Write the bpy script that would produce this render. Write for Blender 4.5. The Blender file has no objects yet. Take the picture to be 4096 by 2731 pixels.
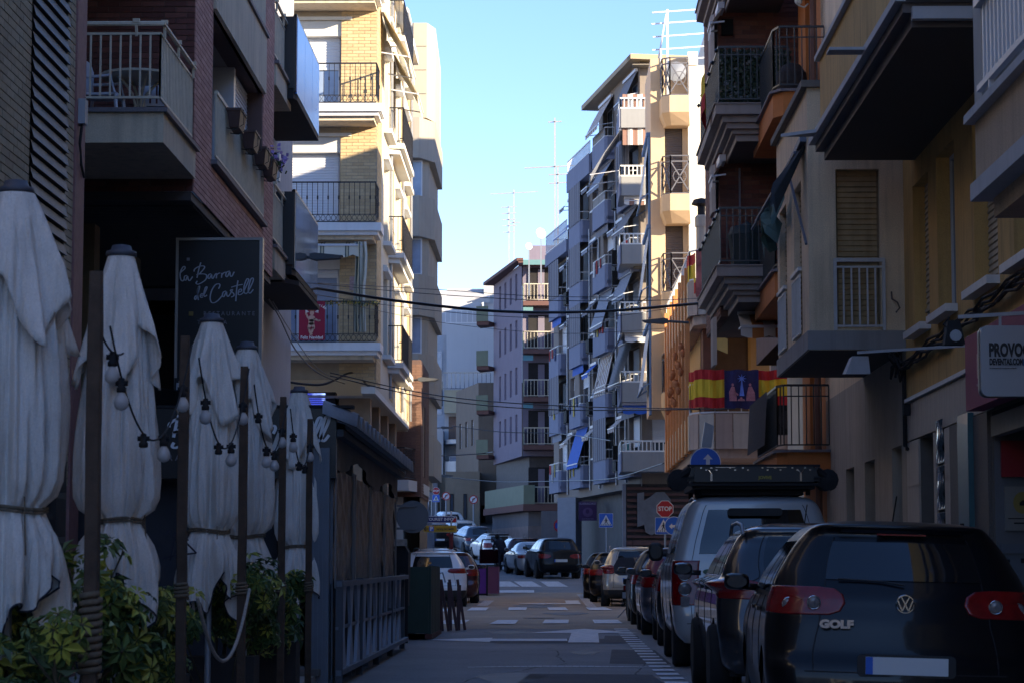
import bpy, math, random
import numpy as np
from mathutils import Matrix, Vector
random.seed(7)
rad = math.radians
sc = bpy.context.scene
C = bpy.data.collections.new("street_scene"); sc.collection.children.link(C)

# ---------------------------------------------------------------- camera
TILT, YAW, CAMZ = rad(5.69), rad(0.859), 1.28
cam_d = bpy.data.cameras.new("camera"); cam = bpy.data.objects.new("camera", cam_d); C.objects.link(cam)
cam_d.sensor_width = 23.5; cam_d.lens = 55.0; cam_d.clip_start = 0.1; cam_d.clip_end = 2000
cam.location = (0, 0, CAMZ); cam.rotation_euler = (math.pi/2 + TILT, 0, YAW)
cam_d.dof.use_dof = True; cam_d.dof.focus_distance = 40; cam_d.dof.aperture_fstop = 6.3
sc.camera = cam
FPX = 1024*55/23.5
RC = (Matrix.Rotation(YAW, 3, 'Z') @ Matrix.Rotation(math.pi/2+TILT, 3, 'X'))
def ray(u, v): return RC @ Vector(((u-512)/FPX, (341-v)/FPX, -1))
def P(u, v, Y):
    d = ray(u, v); t = Y/d.y
    return Vector((d.x*t, Y, CAMZ + d.z*t))
def PX(u, v, X):
    d = ray(u, v); t = X/d.x
    return Vector((X, d.y*t, CAMZ + d.z*t))

# ---------------------------------------------------------------- light
SUN_EL, SUN_AZ = rad(15), rad(125)
w = bpy.data.worlds.new("World"); sc.world = w; w.use_nodes = True
nt = w.node_tree; bg = nt.nodes["Background"]
sky = nt.nodes.new("ShaderNodeTexSky"); sky.sky_type = 'NISHITA'; sky.sun_disc = False
sky.sun_elevation = SUN_EL; sky.sun_rotation = SUN_AZ
sky.air_density = 0.9; sky.dust_density = 0.0; sky.ozone_density = 3.0; sky.altitude = 50
tint = nt.nodes.new("ShaderNodeVectorMath"); tint.operation = 'MULTIPLY'; tint.inputs[1].default_value = (1.0, 0.80, 0.88)
hs = nt.nodes.new("ShaderNodeHueSaturation"); hs.inputs["Saturation"].default_value = 1.12
nt.links.new(sky.outputs[0], hs.inputs["Color"]); nt.links.new(hs.outputs[0], tint.inputs[0]); nt.links.new(tint.outputs[0], bg.inputs[0]); bg.inputs[1].default_value = 0.15
sd = bpy.data.lights.new("sun", 'SUN'); sun = bpy.data.objects.new("sun", sd); C.objects.link(sun)
sd.energy = 5.0; sd.angle = rad(0.53); sd.color = (1.0, 0.83, 0.58)
sdir = Vector((math.sin(SUN_AZ)*math.cos(SUN_EL), math.cos(SUN_AZ)*math.cos(SUN_EL), math.sin(SUN_EL)))
sun.rotation_euler = sdir.to_track_quat('Z', 'Y').to_euler(); sun.location = (30, -30, 40)
vs = sc.view_settings; vs.view_transform = 'Standard'; vs.look = 'None'; vs.gamma = 1; vs.use_curve_mapping = False
vs.exposure = 1.48
sc.cycles.max_bounces = 8; sc.cycles.diffuse_bounces = 5; sc.cycles.glossy_bounces = 3; sc.cycles.transparent_max_bounces = 8

# ---------------------------------------------------------------- materials
MATS = {}
def mat(name, col, rough=0.8, var=0.15, scale=3.0, bump=0.0, bscale=60.0, metal=0.0, coat=0.0, alpha=1.0, emit=None, es=0.0, stain=0.0, trans=0.0, spec=0.5, fine=0.0, fscale=70.0, bstretch=None):
    if name in MATS: return MATS[name]
    m = bpy.data.materials.new(name); m.use_nodes = True; t = m.node_tree; N = t.nodes; L = t.links
    b = N["Principled BSDF"]
    b.inputs["Roughness"].default_value = rough; b.inputs["Metallic"].default_value = metal
    b.inputs["Coat Weight"].default_value = coat; b.inputs["Coat Roughness"].default_value = 0.04
    b.inputs["Alpha"].default_value = alpha; b.inputs["Transmission Weight"].default_value = trans
    b.inputs["Specular IOR Level"].default_value = spec
    if emit: b.inputs["Emission Color"].default_value = (*emit, 1); b.inputs["Emission Strength"].default_value = es
    c = (*col, 1)
    if var > 0:
        tc = N.new("ShaderNodeTexCoord"); n1 = N.new("ShaderNodeTexNoise"); n1.inputs["Scale"].default_value = scale
        n1.inputs["Detail"].default_value = 6; n1.inputs["Roughness"].default_value = 0.65
        L.new(tc.outputs["Object"], n1.inputs["Vector"])
        r = N.new("ShaderNodeMapRange"); r.inputs[1].default_value = 0.25; r.inputs[2].default_value = 0.75
        r.inputs[3].default_value = 1-var; r.inputs[4].default_value = 1+var
        L.new(n1.outputs["Fac"], r.inputs[0])
        mx = N.new("ShaderNodeVectorMath"); mx.operation = 'SCALE'; mx.inputs[0].default_value = col
        L.new(r.outputs[0], mx.inputs["Scale"]); out = mx.outputs[0]
        if stain > 0:   # vertical rain streaks
            mp = N.new("ShaderNodeMapping"); mp.inputs["Scale"].default_value = (5, 5, 0.35); L.new(tc.outputs["Object"], mp.inputs[0])
            n2 = N.new("ShaderNodeTexNoise"); n2.inputs["Scale"].default_value = 1.5; n2.inputs["Detail"].default_value = 5
            L.new(mp.outputs[0], n2.inputs["Vector"])
            r2 = N.new("ShaderNodeMapRange"); r2.inputs[1].default_value = 0.5; r2.inputs[2].default_value = 0.78
            r2.inputs[3].default_value = 1; r2.inputs[4].default_value = 1-stain; L.new(n2.outputs["Fac"], r2.inputs[0])
            m3 = N.new("ShaderNodeVectorMath"); m3.operation = 'SCALE'; L.new(out, m3.inputs[0]); L.new(r2.outputs[0], m3.inputs["Scale"]); out = m3.outputs[0]
        if fine > 0:    # grain of the surface
            nf = N.new("ShaderNodeTexNoise"); nf.inputs["Scale"].default_value = fscale; nf.inputs["Detail"].default_value = 3; nf.inputs["Roughness"].default_value = 0.8
            L.new(tc.outputs["Object"], nf.inputs["Vector"])
            rf = N.new("ShaderNodeMapRange"); rf.inputs[1].default_value = 0.3; rf.inputs[2].default_value = 0.7; rf.inputs[3].default_value = 1-fine; rf.inputs[4].default_value = 1+fine
            L.new(nf.outputs["Fac"], rf.inputs[0]); m4 = N.new("ShaderNodeVectorMath"); m4.operation = 'SCALE'; L.new(out, m4.inputs[0]); L.new(rf.outputs[0], m4.inputs["Scale"]); out = m4.outputs[0]
        L.new(out, b.inputs["Base Color"])
        if bump > 0:
            n3 = N.new("ShaderNodeTexNoise"); n3.inputs["Scale"].default_value = bscale; n3.inputs["Detail"].default_value = 4
            if bstretch:
                mb_ = N.new("ShaderNodeMapping"); mb_.inputs["Scale"].default_value = bstretch; L.new(tc.outputs["Object"], mb_.inputs[0]); L.new(mb_.outputs[0], n3.inputs["Vector"])
            else: L.new(tc.outputs["Object"], n3.inputs["Vector"])
            bp = N.new("ShaderNodeBump"); bp.inputs["Strength"].default_value = bump; bp.inputs["Distance"].default_value = 0.018 if bstretch else 0.01
            L.new(n3.outputs["Fac"], bp.inputs["Height"]); L.new(bp.outputs[0], b.inputs["Normal"])
    else: b.inputs["Base Color"].default_value = c
    MATS[name] = m; return m
def stripes(name, cols, period, axis=0, rough=0.85):
    """procedural striped canvas: cols = [(fraction_end, colour)]"""
    m = bpy.data.materials.new(name); m.use_nodes = True; t = m.node_tree; N = t.nodes; L = t.links
    b = N["Principled BSDF"]; b.inputs["Roughness"].default_value = rough
    tc = N.new("ShaderNodeTexCoord"); sp = N.new("ShaderNodeSeparateXYZ"); L.new(tc.outputs["Object"], sp.inputs[0])
    d = N.new("ShaderNodeMath"); d.operation = 'DIVIDE'; d.inputs[1].default_value = period; L.new(sp.outputs[axis], d.inputs[0])
    f = N.new("ShaderNodeMath"); f.operation = 'FLOORED_MODULO'; f.inputs[1].default_value = 1.0; L.new(d.outputs[0], f.inputs[0])
    cr = N.new("ShaderNodeValToRGB"); cr.color_ramp.interpolation = 'CONSTANT'
    el = cr.color_ramp.elements; el[0].position = 0; el[0].color = (*cols[0][1], 1)
    el[1].position = cols[0][0]; el[1].color = (*cols[1][1], 1)
    for i in range(2, len(cols)):
        e = el.new(cols[i-1][0]); e.color = (*cols[i][1], 1)
    L.new(f.outputs[0], cr.inputs[0]); L.new(cr.outputs[0], b.inputs["Base Color"])
    MATS[name] = m; return m

black = mat("black_paint", (0.012,0.012,0.016), 0.35, 0.1)
blackm = mat("black_matt", (0.015,0.014,0.016), 0.8, 0.2)
white = mat("white_paint", (0.72,0.72,0.72), 0.5, 0.08, stain=0.12)
greym = mat("grey_metal", (0.30,0.32,0.36), 0.45, 0.12, metal=0.4)
glass = mat("window_glass", (0.03,0.045,0.07), 0.06, 0.2, 0.6, spec=0.9)
glassl = mat("window_glass_with_curtain", (0.22,0.28,0.40), 0.12, 0.3, 1.2, spec=0.9)
alu = mat("white_aluminium", (0.55,0.56,0.6), 0.4, 0.06)
dark_in = mat("dark_interior", (0.02,0.018,0.02), 0.9, 0.3)
shut_w = mat("white_shutter_slats", (0.66,0.67,0.70), 0.6, 0.05)
shut_c = mat("cream_shutter_slats", (0.42,0.36,0.27), 0.6, 0.12, stain=0.2)
shut_b = mat("brown_shutter_slats", (0.10,0.075,0.055), 0.6, 0.12)
stucco_c = mat("cream_stucco", (0.64,0.54,0.40), 0.9, 0.12, 1.3, 0.5, 90, stain=0.3, fine=0.12)
slate = mat("granite_coping", (0.17,0.15,0.16), 0.7, 0.3, 40)

# ---------------------------------------------------------------- mesh builder
class MB:
    def __init__(s): s.v=[]; s.f=[]; s.m=[]; s.mats=[]; s.cur=0; s.M=None
    def mat(s, m):
        if m not in s.mats: s.mats.append(m)
        s.cur = s.mats.index(m); return s
    def add(s, vs, fs):
        o = len(s.v)
        if s.M is not None: vs = [s.M @ Vector(a) for a in vs]
        s.v.extend([tuple(a) for a in vs])
        for f in fs: s.f.append(tuple(o+i for i in f)); s.m.append(s.cur)
        return s
    def quad(s, *p): return s.add(p, [tuple(range(len(p)))])
    def box(s, x0,x1,y0,y1,z0,z1):
        if x1<x0: x0,x1=x1,x0
        if y1<y0: y0,y1=y1,y0
        if z1<z0: z0,z1=z1,z0
        v=[(x0,y0,z0),(x1,y0,z0),(x1,y1,z0),(x0,y1,z0),(x0,y0,z1),(x1,y0,z1),(x1,y1,z1),(x0,y1,z1)]
        return s.add(v, [(0,3,2,1),(4,5,6,7),(0,1,5,4),(1,2,6,5),(2,3,7,6),(3,0,4,7)])
    def cbox(s, c, d): return s.box(c[0]-d[0]/2,c[0]+d[0]/2,c[1]-d[1]/2,c[1]+d[1]/2,c[2]-d[2]/2,c[2]+d[2]/2)
    def prism(s, poly, h0, h1, axis=2):
        """poly 2d extruded along axis (2: xy->z, 1: xz->y, 0: yz->x)"""
        def mk(p, h): return (p[0],p[1],h) if axis==2 else ((p[0],h,p[1]) if axis==1 else (h,p[0],p[1]))
        n=len(poly); v=[mk(p,h0) for p in poly]+[mk(p,h1) for p in poly]
        return s.add(v, [tuple(range(n-1,-1,-1)), tuple(range(n,2*n))]+[(i,(i+1)%n,n+(i+1)%n,n+i) for i in range(n)])
    def tube(s, pts, r, n=6, cap=True, closed=False):
        pts=[Vector(p) for p in pts]; rings=[]
        up=Vector((0,0,1)); N=len(pts)
        for i,p in enumerate(pts):
            a=pts[(i-1)%N] if (i>0 or closed) else p; b=pts[(i+1)%N] if (i<N-1 or closed) else p
            t=(b-a)
            if t.length<1e-9: t=Vector((0,0,1))
            t.normalize()
            ref=up if abs(t.z)<0.92 else Vector((0,1,0))
            x=t.cross(ref).normalized(); y=x.cross(t)
            rr=r[i] if isinstance(r,(list,tuple)) else r
            rings.append([p+(x*math.cos(2*math.pi*k/n+math.pi/n)+y*math.sin(2*math.pi*k/n+math.pi/n))*rr for k in range(n)])
        v=[q for R_ in rings for q in R_]; f=[]
        for i in range(N-1 if not closed else N):
            j=(i+1)%N
            for k in range(n): f.append((i*n+k,i*n+(k+1)%n,j*n+(k+1)%n,j*n+k))
        if cap and not closed: f.append(tuple(range(n-1,-1,-1))); f.append(tuple((N-1)*n+k for k in range(n)))
        return s.add(v,f)
    def bar(s, a, b, t=0.02, t2=None):
        return s.tube([a,b], t/2*1.414, 4)
    def lathe(s, prof, n=16, c=(0,0,0), axis=2):
        """prof list of (r, h)"""
        v=[]; f=[]
        for r,h in prof:
            for k in range(n):
                a=2*math.pi*k/n; x,y=r*math.cos(a),r*math.sin(a)
                q=(x,y,h) if axis==2 else ((x,h,y) if axis==1 else (h,x,y))
                v.append((q[0]+c[0],q[1]+c[1],q[2]+c[2]))
        for i in range(len(prof)-1):
            for k in range(n): f.append((i*n+k,i*n+(k+1)%n,(i+1)*n+(k+1)%n,(i+1)*n+k))
        f.append(tuple(range(n-1,-1,-1))); f.append(tuple((len(prof)-1)*n+k for k in range(n)))
        return s.add(v,f)
    def grid(s, G, closed_u=False):
        """G[i][j] points"""
        n=len(G); m=len(G[0]); v=[p for r in G for p in r]; f=[]
        for i in range(n-1):
            for j in range(m if closed_u else m-1):
                k=(j+1)%m; f.append((i*m+j,i*m+k,(i+1)*m+k,(i+1)*m+j))
        return s.add(v,f)
    def mesh(s, name, smooth=False):
        me=bpy.data.meshes.new(name); me.from_pydata(s.v,[],s.f)
        for m in s.mats: me.materials.append(m)
        me.polygons.foreach_set("material_index", s.m)
        if smooth: me.polygons.foreach_set("use_smooth",[True]*len(s.f))
        me.update(); return me

I4 = Matrix.Identity(4)
def T(x,y,z=0): return Matrix.Translation((x,y,z))
def RZ(a): return Matrix.Rotation(a,4,'Z')
WM = {}
def place(o, M, parent=None):
    WM[o.name] = M
    if parent is not None:
        o.parent = parent; o.matrix_parent_inverse = I4; o.matrix_basis = WM[parent.name].inverted() @ M
    else: o.matrix_basis = M
def link(o, M=I4, parent=None):
    C.objects.link(o); place(o, M, parent); return o
def thing(name, label, cat, M=I4, group=None):
    o = bpy.data.objects.new(name, None); o.empty_display_size = 0.2; link(o, M)
    return tag(o, label, cat, group)
def tag(o, label=None, cat=None, group=None, kind=None):
    if label: o["label"]=label
    if cat: o["category"]=cat
    if group: o["group"]=group
    if kind: o["kind"]=kind
    return o
def obj(name, mb, parent=None, M=None, smooth=False, kind=None, label=None):
    me = mb.mesh(name, smooth) if isinstance(mb, MB) else mb
    o = bpy.data.objects.new(name, me)
    if M is None: M = WM[parent.name] if parent is not None else I4
    link(o, M, parent)
    if smooth:
        pass
    if kind: o["kind"]=kind
    if label: o["label"]=label
    return o
def wobj(name, mb, parent, **k):      # mesh given in world coordinates
    return obj(name, mb, parent, M=I4, **k)
CACHE = {}
def cached(key, fn):
    if key not in CACHE: CACHE[key]=fn()
    return CACHE[key]

# text ----------------------------------------------------------
def text_mb(s, size, M, m, depth=0.004, align='CENTER', sx=1.0, bold=0.0, spacing=1.0):
    cu = bpy.data.curves.new("lettering", 'FONT'); cu.body=s; cu.size=size; cu.align_x=align; cu.align_y='CENTER'
    cu.extrude=depth/2; cu.offset=bold; cu.space_character=spacing; cu.resolution_u=3
    o = bpy.data.objects.new("lettering", cu); me = bpy.data.meshes.new_from_object(o)
    mb = MB(); mb.mat(m)
    R_ = M @ Matrix.Rotation(math.pi/2,4,'X') @ Matrix.Diagonal((sx,1,1,1))
    mb.M = R_
    mb.add([v.co for v in me.vertices],[tuple(p.vertices) for p in me.polygons])
    bpy.data.objects.remove(o); return mb
def text(name, s, size, parent, M, m, **k):   # M: local x right, z up, facing -y
    return obj(name, text_mb(s,size,I4,m,**k), parent, M=M)

# profile of the road surface
ZP = [(-80,-0.7),(0,0),(84,0.76),(88,0.95),(94,1.34),(125,2.2),(132,2.6),(142,3.3),(150,3.9),(180,6.6),(220,10),(300,16),(420,22)]
def zg(y):
    for (a,za),(b,zb) in zip(ZP,ZP[1:]):
        if y<=b: return za+(zb-za)*(y-a)/(b-a)
    return ZP[-1][1]

# ---------------------------------------------------------------- facade tools
def facade(mb, W, z0, z1, holes, rev=0.2, y=0.0, x0=0.0):
    """wall facing -y in local coordinates with rectangular holes (xa,xb,za,zb) and reveals of depth rev"""
    xs=sorted({x0,W}|{h[0] for h in holes}|{h[1] for h in holes}); zs=sorted({z0,z1}|{h[2] for h in holes}|{h[3] for h in holes})
    xs=[x for x in xs if x0<=x<=W]; zs=[z for z in zs if z0<=z<=z1]
    for a,b in zip(xs,xs[1:]):
        for c,d in zip(zs,zs[1:]):
            cx,cz=(a+b)/2,(c+d)/2
            if any(h[0]<cx<h[1] and h[2]<cz<h[3] for h in holes): continue
            mb.quad((a,y,c),(b,y,c),(b,y,d),(a,y,d))
    for (a,b,c,d) in holes:
        r=y+rev
        mb.quad((a,y,c),(a,y,d),(a,r,d),(a,r,c)); mb.quad((b,y,d),(b,y,c),(b,r,c),(b,r,d))
        mb.quad((a,y,d),(b,y,d),(b,r,d),(a,r,d)); mb.quad((b,y,c),(a,y,c),(a,r,c),(b,r,c))
def bricks(mats, x0,x1,z0,z1, holes=(), bw=0.28, bh=0.075, gap=0.012, d=0.012, y=0.0, mortar=None, seed=1):
    rnd=random.Random(seed); mb=MB(); ci=[]
    for m in mats: mb.mat(m)
    row=0; z=z0
    while z+bh*0.5<z1:
        zt=min(z+bh,z1); x=x0-(bw/2 if row%2 else 0)
        while x<x1:
            a,b=max(x,x0),min(x+bw-gap,x1)
            if b-a>0.02:
                segs=[(a,b)]
                for h in holes:
                    if h[2]<(z+zt)/2<h[3]:
                        ns=[]
                        for (p,q) in segs:
                            if q<=h[0] or p>=h[1]: ns.append((p,q))
                            else:
                                if p<h[0]: ns.append((p,h[0]))
                                if q>h[1]: ns.append((h[1],q))
                        segs=ns
                for p,q in segs:
                    if q-p<0.02: continue
                    mb.cur=rnd.randrange(len(mats)); yy=y-d-rnd.random()*0.003; zb=zt-gap
                    v=[(p,y,z),(q,y,z),(q,y,zb),(p,y,zb),(p,yy,z),(q,yy,z),(q,yy,zb),(p,yy,zb)]
                    mb.add(v,[(4,5,6,7),(0,1,5,4),(2,3,7,6),(1,2,6,5),(3,0,4,7)])
            x+=bw
        z+=bh; row+=1
    return mb
def railing(mb, pts, z, h, sp=0.12, t=0.018, top=0.04, low=0.08, bulge=0.0, knob=False, mid=None):
    pts=[Vector((p[0],p[1],0)) for p in pts]
    for a,b in zip(pts,pts[1:]):
        L=(b-a).length
        if L<0.01: continue
        n=max(1,int(L/sp)); d=(b-a)/L; nrm=Vector((d.y,-d.x,0))
        A=a+Vector((0,0,z+h)); B=b+Vector((0,0,z+h)); mb.bar(A,B,top)
        mb.bar(a+Vector((0,0,z+low)),b+Vector((0,0,z+low)),t*1.3)
        if mid: mb.bar(a+Vector((0,0,z+mid)),b+Vector((0,0,z+mid)),t*1.2)
        for i in range(n+1):
            p=a+(b-a)*(i/n)
            if bulge>0:
                q=[p+nrm*(bulge*f)+Vector((0,0,z+low+(h-low)*g)) for g,f in ((0,0),(0.04,0.7),(0.15,1),(0.3,0.85),(0.55,0.2),(0.7,0),(1,0))]
                mb.tube(q,t*0.7,4,cap=False)
            else:
                mb.bar(p+Vector((0,0,z+low)),p+Vector((0,0,z+h)),t)
                if knob and i%2==0: mb.cbox((p.x,p.y,z+h*0.62),(t*2.4,t*2.4,0.09))
def window(root, M, w, h, frame=alu, pane=glass, shutter=0.0, sm=shut_w, mull=1, depth=0.05, name="window"):
    """M: lower left corner of the opening, facing -y"""
    def fr():
        mb=MB().mat(frame); t=0.05
        mb.box(0,w,0,depth,0,t); mb.box(0,w,0,depth,h-t,h); mb.box(0,t,0,depth,t,h-t); mb.box(w-t,w,0,depth,t,h-t)
        for i in range(1,mull+1):
            x=w*i/(mull+1); mb.box(x-t*0.6,x+t*0.6,0.004,depth,t,h-t)
        return mb.mesh(name)
    def pa():
        mb=MB().mat(pane); mb.box(0.05,w-0.05,depth*0.5,depth*0.7,0.05,h-0.05); return mb.mesh("pane")
    f=obj(name, cached((name,round(w,2),round(h,2),frame.name,mull),fr), root, M=M)
    obj("pane", cached(("pane",round(w,2),round(h,2),pane.name),pa), f, M=M)
    if shutter>0:
        def sh():
            mb=MB().mat(sm); H=h*shutter; n=max(2,int(H/0.07)); s=H/n
            for i in range(n):
                z=h-H+i*s; mb.quad((0.03,-0.02,z),(w-0.03,-0.02,z),(w-0.03,-0.004,z+s*0.85),(0.03,-0.004,z+s*0.85))
                mb.quad((0.03,-0.004,z+s*0.85),(w-0.03,-0.004,z+s*0.85),(w-0.03,-0.02,z+s),(0.03,-0.02,z+s))
            mb.box(0.02,w-0.02,-0.03,0.0,h-H-0.04,h-H); return mb.mesh("shutter")
        obj("shutter", cached(("sh",round(w,2),round(h,2),shutter,sm.name),sh), f, M=M)
    return f
def F_cam(x,y,z=0): return T(x,y,z)
def F_left(X,y0,z=0): return T(X,y0,z)@RZ(math.pi/2)     # local x -> +Y, faces +X
def F_right(X,y1,z=0): return T(X,y1,z)@RZ(-math.pi/2)   # local x -> -Y, faces -X
def awning(root, M, w, drop, out, m, val=0.18, frame=alu, name="awning"):
    """canvas from wall line (z=0) sloping out; hangs a scalloped valance"""
    mb=MB().mat(m); n=max(6,int(w/0.12)); 
    top=[(w*i/n,-0.03,0) for i in range(n+1)]; sag=[(w*i/n,-out*0.55,-drop*0.5) for i in range(n+1)]; bot=[(w*i/n,-out,-drop) for i in range(n+1)]
    hem=[(w*i/n,-out-0.01,-drop-val*(0.75+0.25*abs(math.sin(i*math.pi/4)))) for i in range(n+1)]
    mb.grid([top,sag,bot,hem])
    a=obj(name,mb,root,M=M)
    fb=MB().mat(frame); fb.bar((0,-out,-drop),(w,-out,-drop),0.05); fb.bar((0.03,0,-drop*0.9),(0.03,-out,-drop),0.03); fb.bar((w-0.03,0,-drop*0.9),(w-0.03,-out,-drop),0.03)
    fb.box(0,w,-0.12,0,-0.02,0.1)
    obj("awning_arm",fb,a,M=M); return a
def ac_unit(root, M, w=0.8, h=0.6):
    def f():
        mb=MB().mat(mat("ac_housing",(0.55,0.54,0.52),0.5,0.1,stain=0.3)); mb.box(0,w,-0.42,-0.1,0,h)
        mb.mat(greym); mb.bar((0.1,-0.4,-0.03),(0.1,0,-0.03),0.04); mb.bar((w-0.1,-0.4,-0.03),(w-0.1,0,-0.03),0.04)
        mb.mat(blackm); mb.lathe([(0.02,-0.425),(0.22,-0.425),(0.22,-0.421)],14,(w*0.4,0,h*0.5),axis=1); return mb.mesh("air_conditioner")
    return obj("air_conditioner", cached(("ac",w,h),f), root, M=M)
def shell(mb, x0,x1,y0,y1,z0,z1, skip=()):
    """open block of walls and roof; skip any of 'W','E','S','N' (S faces the camera)"""
    if 'S' not in skip: mb.quad((x0,y0,z0),(x1,y0,z0),(x1,y0,z1),(x0,y0,z1))
    if 'N' not in skip: mb.quad((x1,y1,z0),(x0,y1,z0),(x0,y1,z1),(x1,y1,z1))
    if 'W' not in skip: mb.quad((x0,y1,z0),(x0,y0,z0),(x0,y0,z1),(x0,y1,z1))
    if 'E' not in skip: mb.quad((x1,y0,z0),(x1,y1,z0),(x1,y1,z1),(x1,y0,z1))
    if 'T' not in skip: mb.quad((x0,y0,z1),(x1,y0,z1),(x1,y1,z1),(x0,y1,z1))
# ================================================================ ground and road
asph = mat("asphalt",(0.24,0.235,0.24),0.8,0.22,0.45,0.6,200,fine=0.35,fscale=45)
asph_l = mat("asphalt_pale_sun_warm",(0.36,0.28,0.21),0.85,0.2,0.6,0.6,200,fine=0.3,fscale=40)  # paler paving, with the warmth of sunlight put into its colour
asph_d = mat("asphalt_patch",(0.10,0.095,0.10),0.85,0.25,1.5,0.6,200,fine=0.35,fscale=50)
paint = mat("road_paint",(0.66,0.66,0.68),0.7,0.32,7,fine=0.25,fscale=40)
pave = mat("pavement_tiles",(0.34,0.32,0.30),0.85,0.2,2,0.4,40)
def strip(name, xs, y0, y1, m, dz, kind="structure", step=3.0):
    mb=MB().mat(m); ys=sorted({y0,y1}|{p[0] for p in ZP if y0<p[0]<y1}|{y0+step*i for i in range(1,int((y1-y0)/step)+1) if y0+step*i<y1})
    G=[[(x(y) if callable(x) else x, y, zg(y)+dz) for x in xs] for y in ys]
    mb.grid(G); o=obj(name,mb); o["kind"]=kind; return o
strip("ground",[-400,-60,-12,0,12,60,400],-80,420,mat("ground_earth",(0.30,0.28,0.25),0.95,0.2),-0.02)
rw = lambda y: -9.0 if y<48 else (-10 if y<100 else -10-0.2*(y-100))
rr_ = lambda y: 6.0 if y<100 else 6.0-0.2*(y-100)
strip("road",[rw,-3,0,3,rr_],-60,260,asph,0.0)
# raised lighter table of the crossing
mb=MB().mat(asph_l)
mb.grid([[(x,y,zg(y)+dz) for x in (-3.0,0,3.25)] for y,dz in ((44.2,0.004),(44.9,0.03),(60,0.03),(84,0.02),(86,0.004))]); o=obj("raised_crossing",mb); o["kind"]="structure"
# pavements with kerbs
def pavement(name,x0,x1,y0,y1,h=0.12):
    mb=MB().mat(pave); 
    ys=[y0]+[p[0] for p in ZP if y0<p[0]<y1]+[y1]
    G=[[(x0,y,zg(y)-0.1),(x0,y,zg(y)+h),(x1,y,zg(y)+h),(x1,y,zg(y)-0.1)] for y in ys]
    mb.grid(G); mb.quad(*[G[0][i] for i in (0,1,2,3)]); mb.quad(*[G[-1][i] for i in (3,2,1,0)])
    # tile joints as raised tiles near the lens are hidden by the cars
    o=obj(name,mb); o["kind"]="structure"
pavement("pavement",3.45,6.2,-50,56); pavement("pavement",3.45,6.2,58,86); pavement("pavement",-9.0,-2.3,-50,48,0.13)
pavement("pavement",-7.0,-4.2,60.3,84)
# markings
def mark(name, polys, m=paint, dz=0.008):
    mb=MB().mat(m)
    for p in polys: mb.quad(*[(x,y,zg(y)+dz) for x,y in p])
    o=obj(name,mb); o["kind"]="structure"; return o
dash=[]
y=20.0
while y<44:
    dash.append([(1.2,y),(1.45,y),(1.45,y+0.45),(1.2,y+0.45)]); y+=0.95
mark("parking_line",dash)
dash=[]; y=62.5
while y<84: dash.append([(1.0,y),(1.25,y),(1.25,y+0.5),(1.0,y+0.5)]); y+=1.0
y=64.0
while y<72: dash.append([(-1.9,y),(-1.6,y),(-1.6,y+0.5),(-1.9,y+0.5)]); y+=1.0
mark("parking_line",dash,dz=0.045)
def gp(u,v,dz=0.0):
    Y=3072/(v-558.6)
    for _ in range(8):
        p=P(u,v,Y); d=ray(u,v)
        # intersect ray with the road profile
        f=CAMZ+d.z/d.y*Y-(zg(Y)+dz); Y+= f/(0.02+abs(d.z/d.y)-0.0)*0.9
    return (d.x/d.y*Y, Y)
def blocks(rows,y0,y1): return [[(a,y0),(b,y0),(b+s,y1),(a+s,y1)] for a,b,s in rows]
def ux(u,Y): return (u-548)/2400*Y
cols=[(439,464),(493,512),(541,562),(592,613)]
mark("crosswalk",[[(ux(437,46),46.0),(ux(463,46),46.0),(ux(470,49),49.0),(ux(446,49),49.0)],
  [(ux(489,46),46.0),(ux(515,46),46.0),(ux(518.5,49),49.0),(ux(498,49),49.0)],
  [(ux(542,46.5),46.5),(ux(568,46.5),46.5),(ux(568.5,49.2),49.2),(ux(545,49.2),49.2)],
  [(ux(594,46.5),46.5),(ux(622,46.5),46.5),(ux(617,49.2),49.2),(ux(592,49.2),49.2)],
  [(ux(467,58),58.0),(ux(486,58),58.0),(ux(489,61.5),61.5),(ux(472,61.5),61.5)],
  [(ux(508,58.5),58.5),(ux(526,58.5),58.5),(ux(527,61.8),61.8),(ux(509,61.8),61.8)],
  [(ux(549,58.5),58.5),(ux(568,58.5),58.5),(ux(565,61.8),61.8),(ux(547,61.8),61.8)],
  [(ux(589,58.5),58.5),(ux(612,58.5),58.5),(ux(605,61.8),61.8),(ux(585,61.8),61.8)],
  [(ux(438,57),57.0),(ux(448,57),57.0),(ux(448,60),60.0),(ux(439,60),60.0)]],dz=0.045)
mark("stop_line",[[(ux(493,85.5),85.5),(ux(534,85.5),85.5),(ux(534,87.2),87.2),(ux(494,87.2),87.2)],
                  [(ux(592,80),80.0),(ux(625,80),80.0),(ux(625,81.5),81.5),(ux(592,81.5),81.5)]],dz=0.03)
mark("crosswalk",[[(ux(a,89.5),89.5),(ux(a+20,89.5),89.5),(ux(a+10,92.5),92.5),(ux(a-8,92.5),92.5)] for a in (500,522,548)],dz=0.012)
mark("crosswalk",[[(-8.0+i*1.3,150),(-7.4+i*1.3,150),(-8.4+i*1.3,156),(-9.0+i*1.3,156)] for i in range(-3,1)],dz=0.03)
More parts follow.
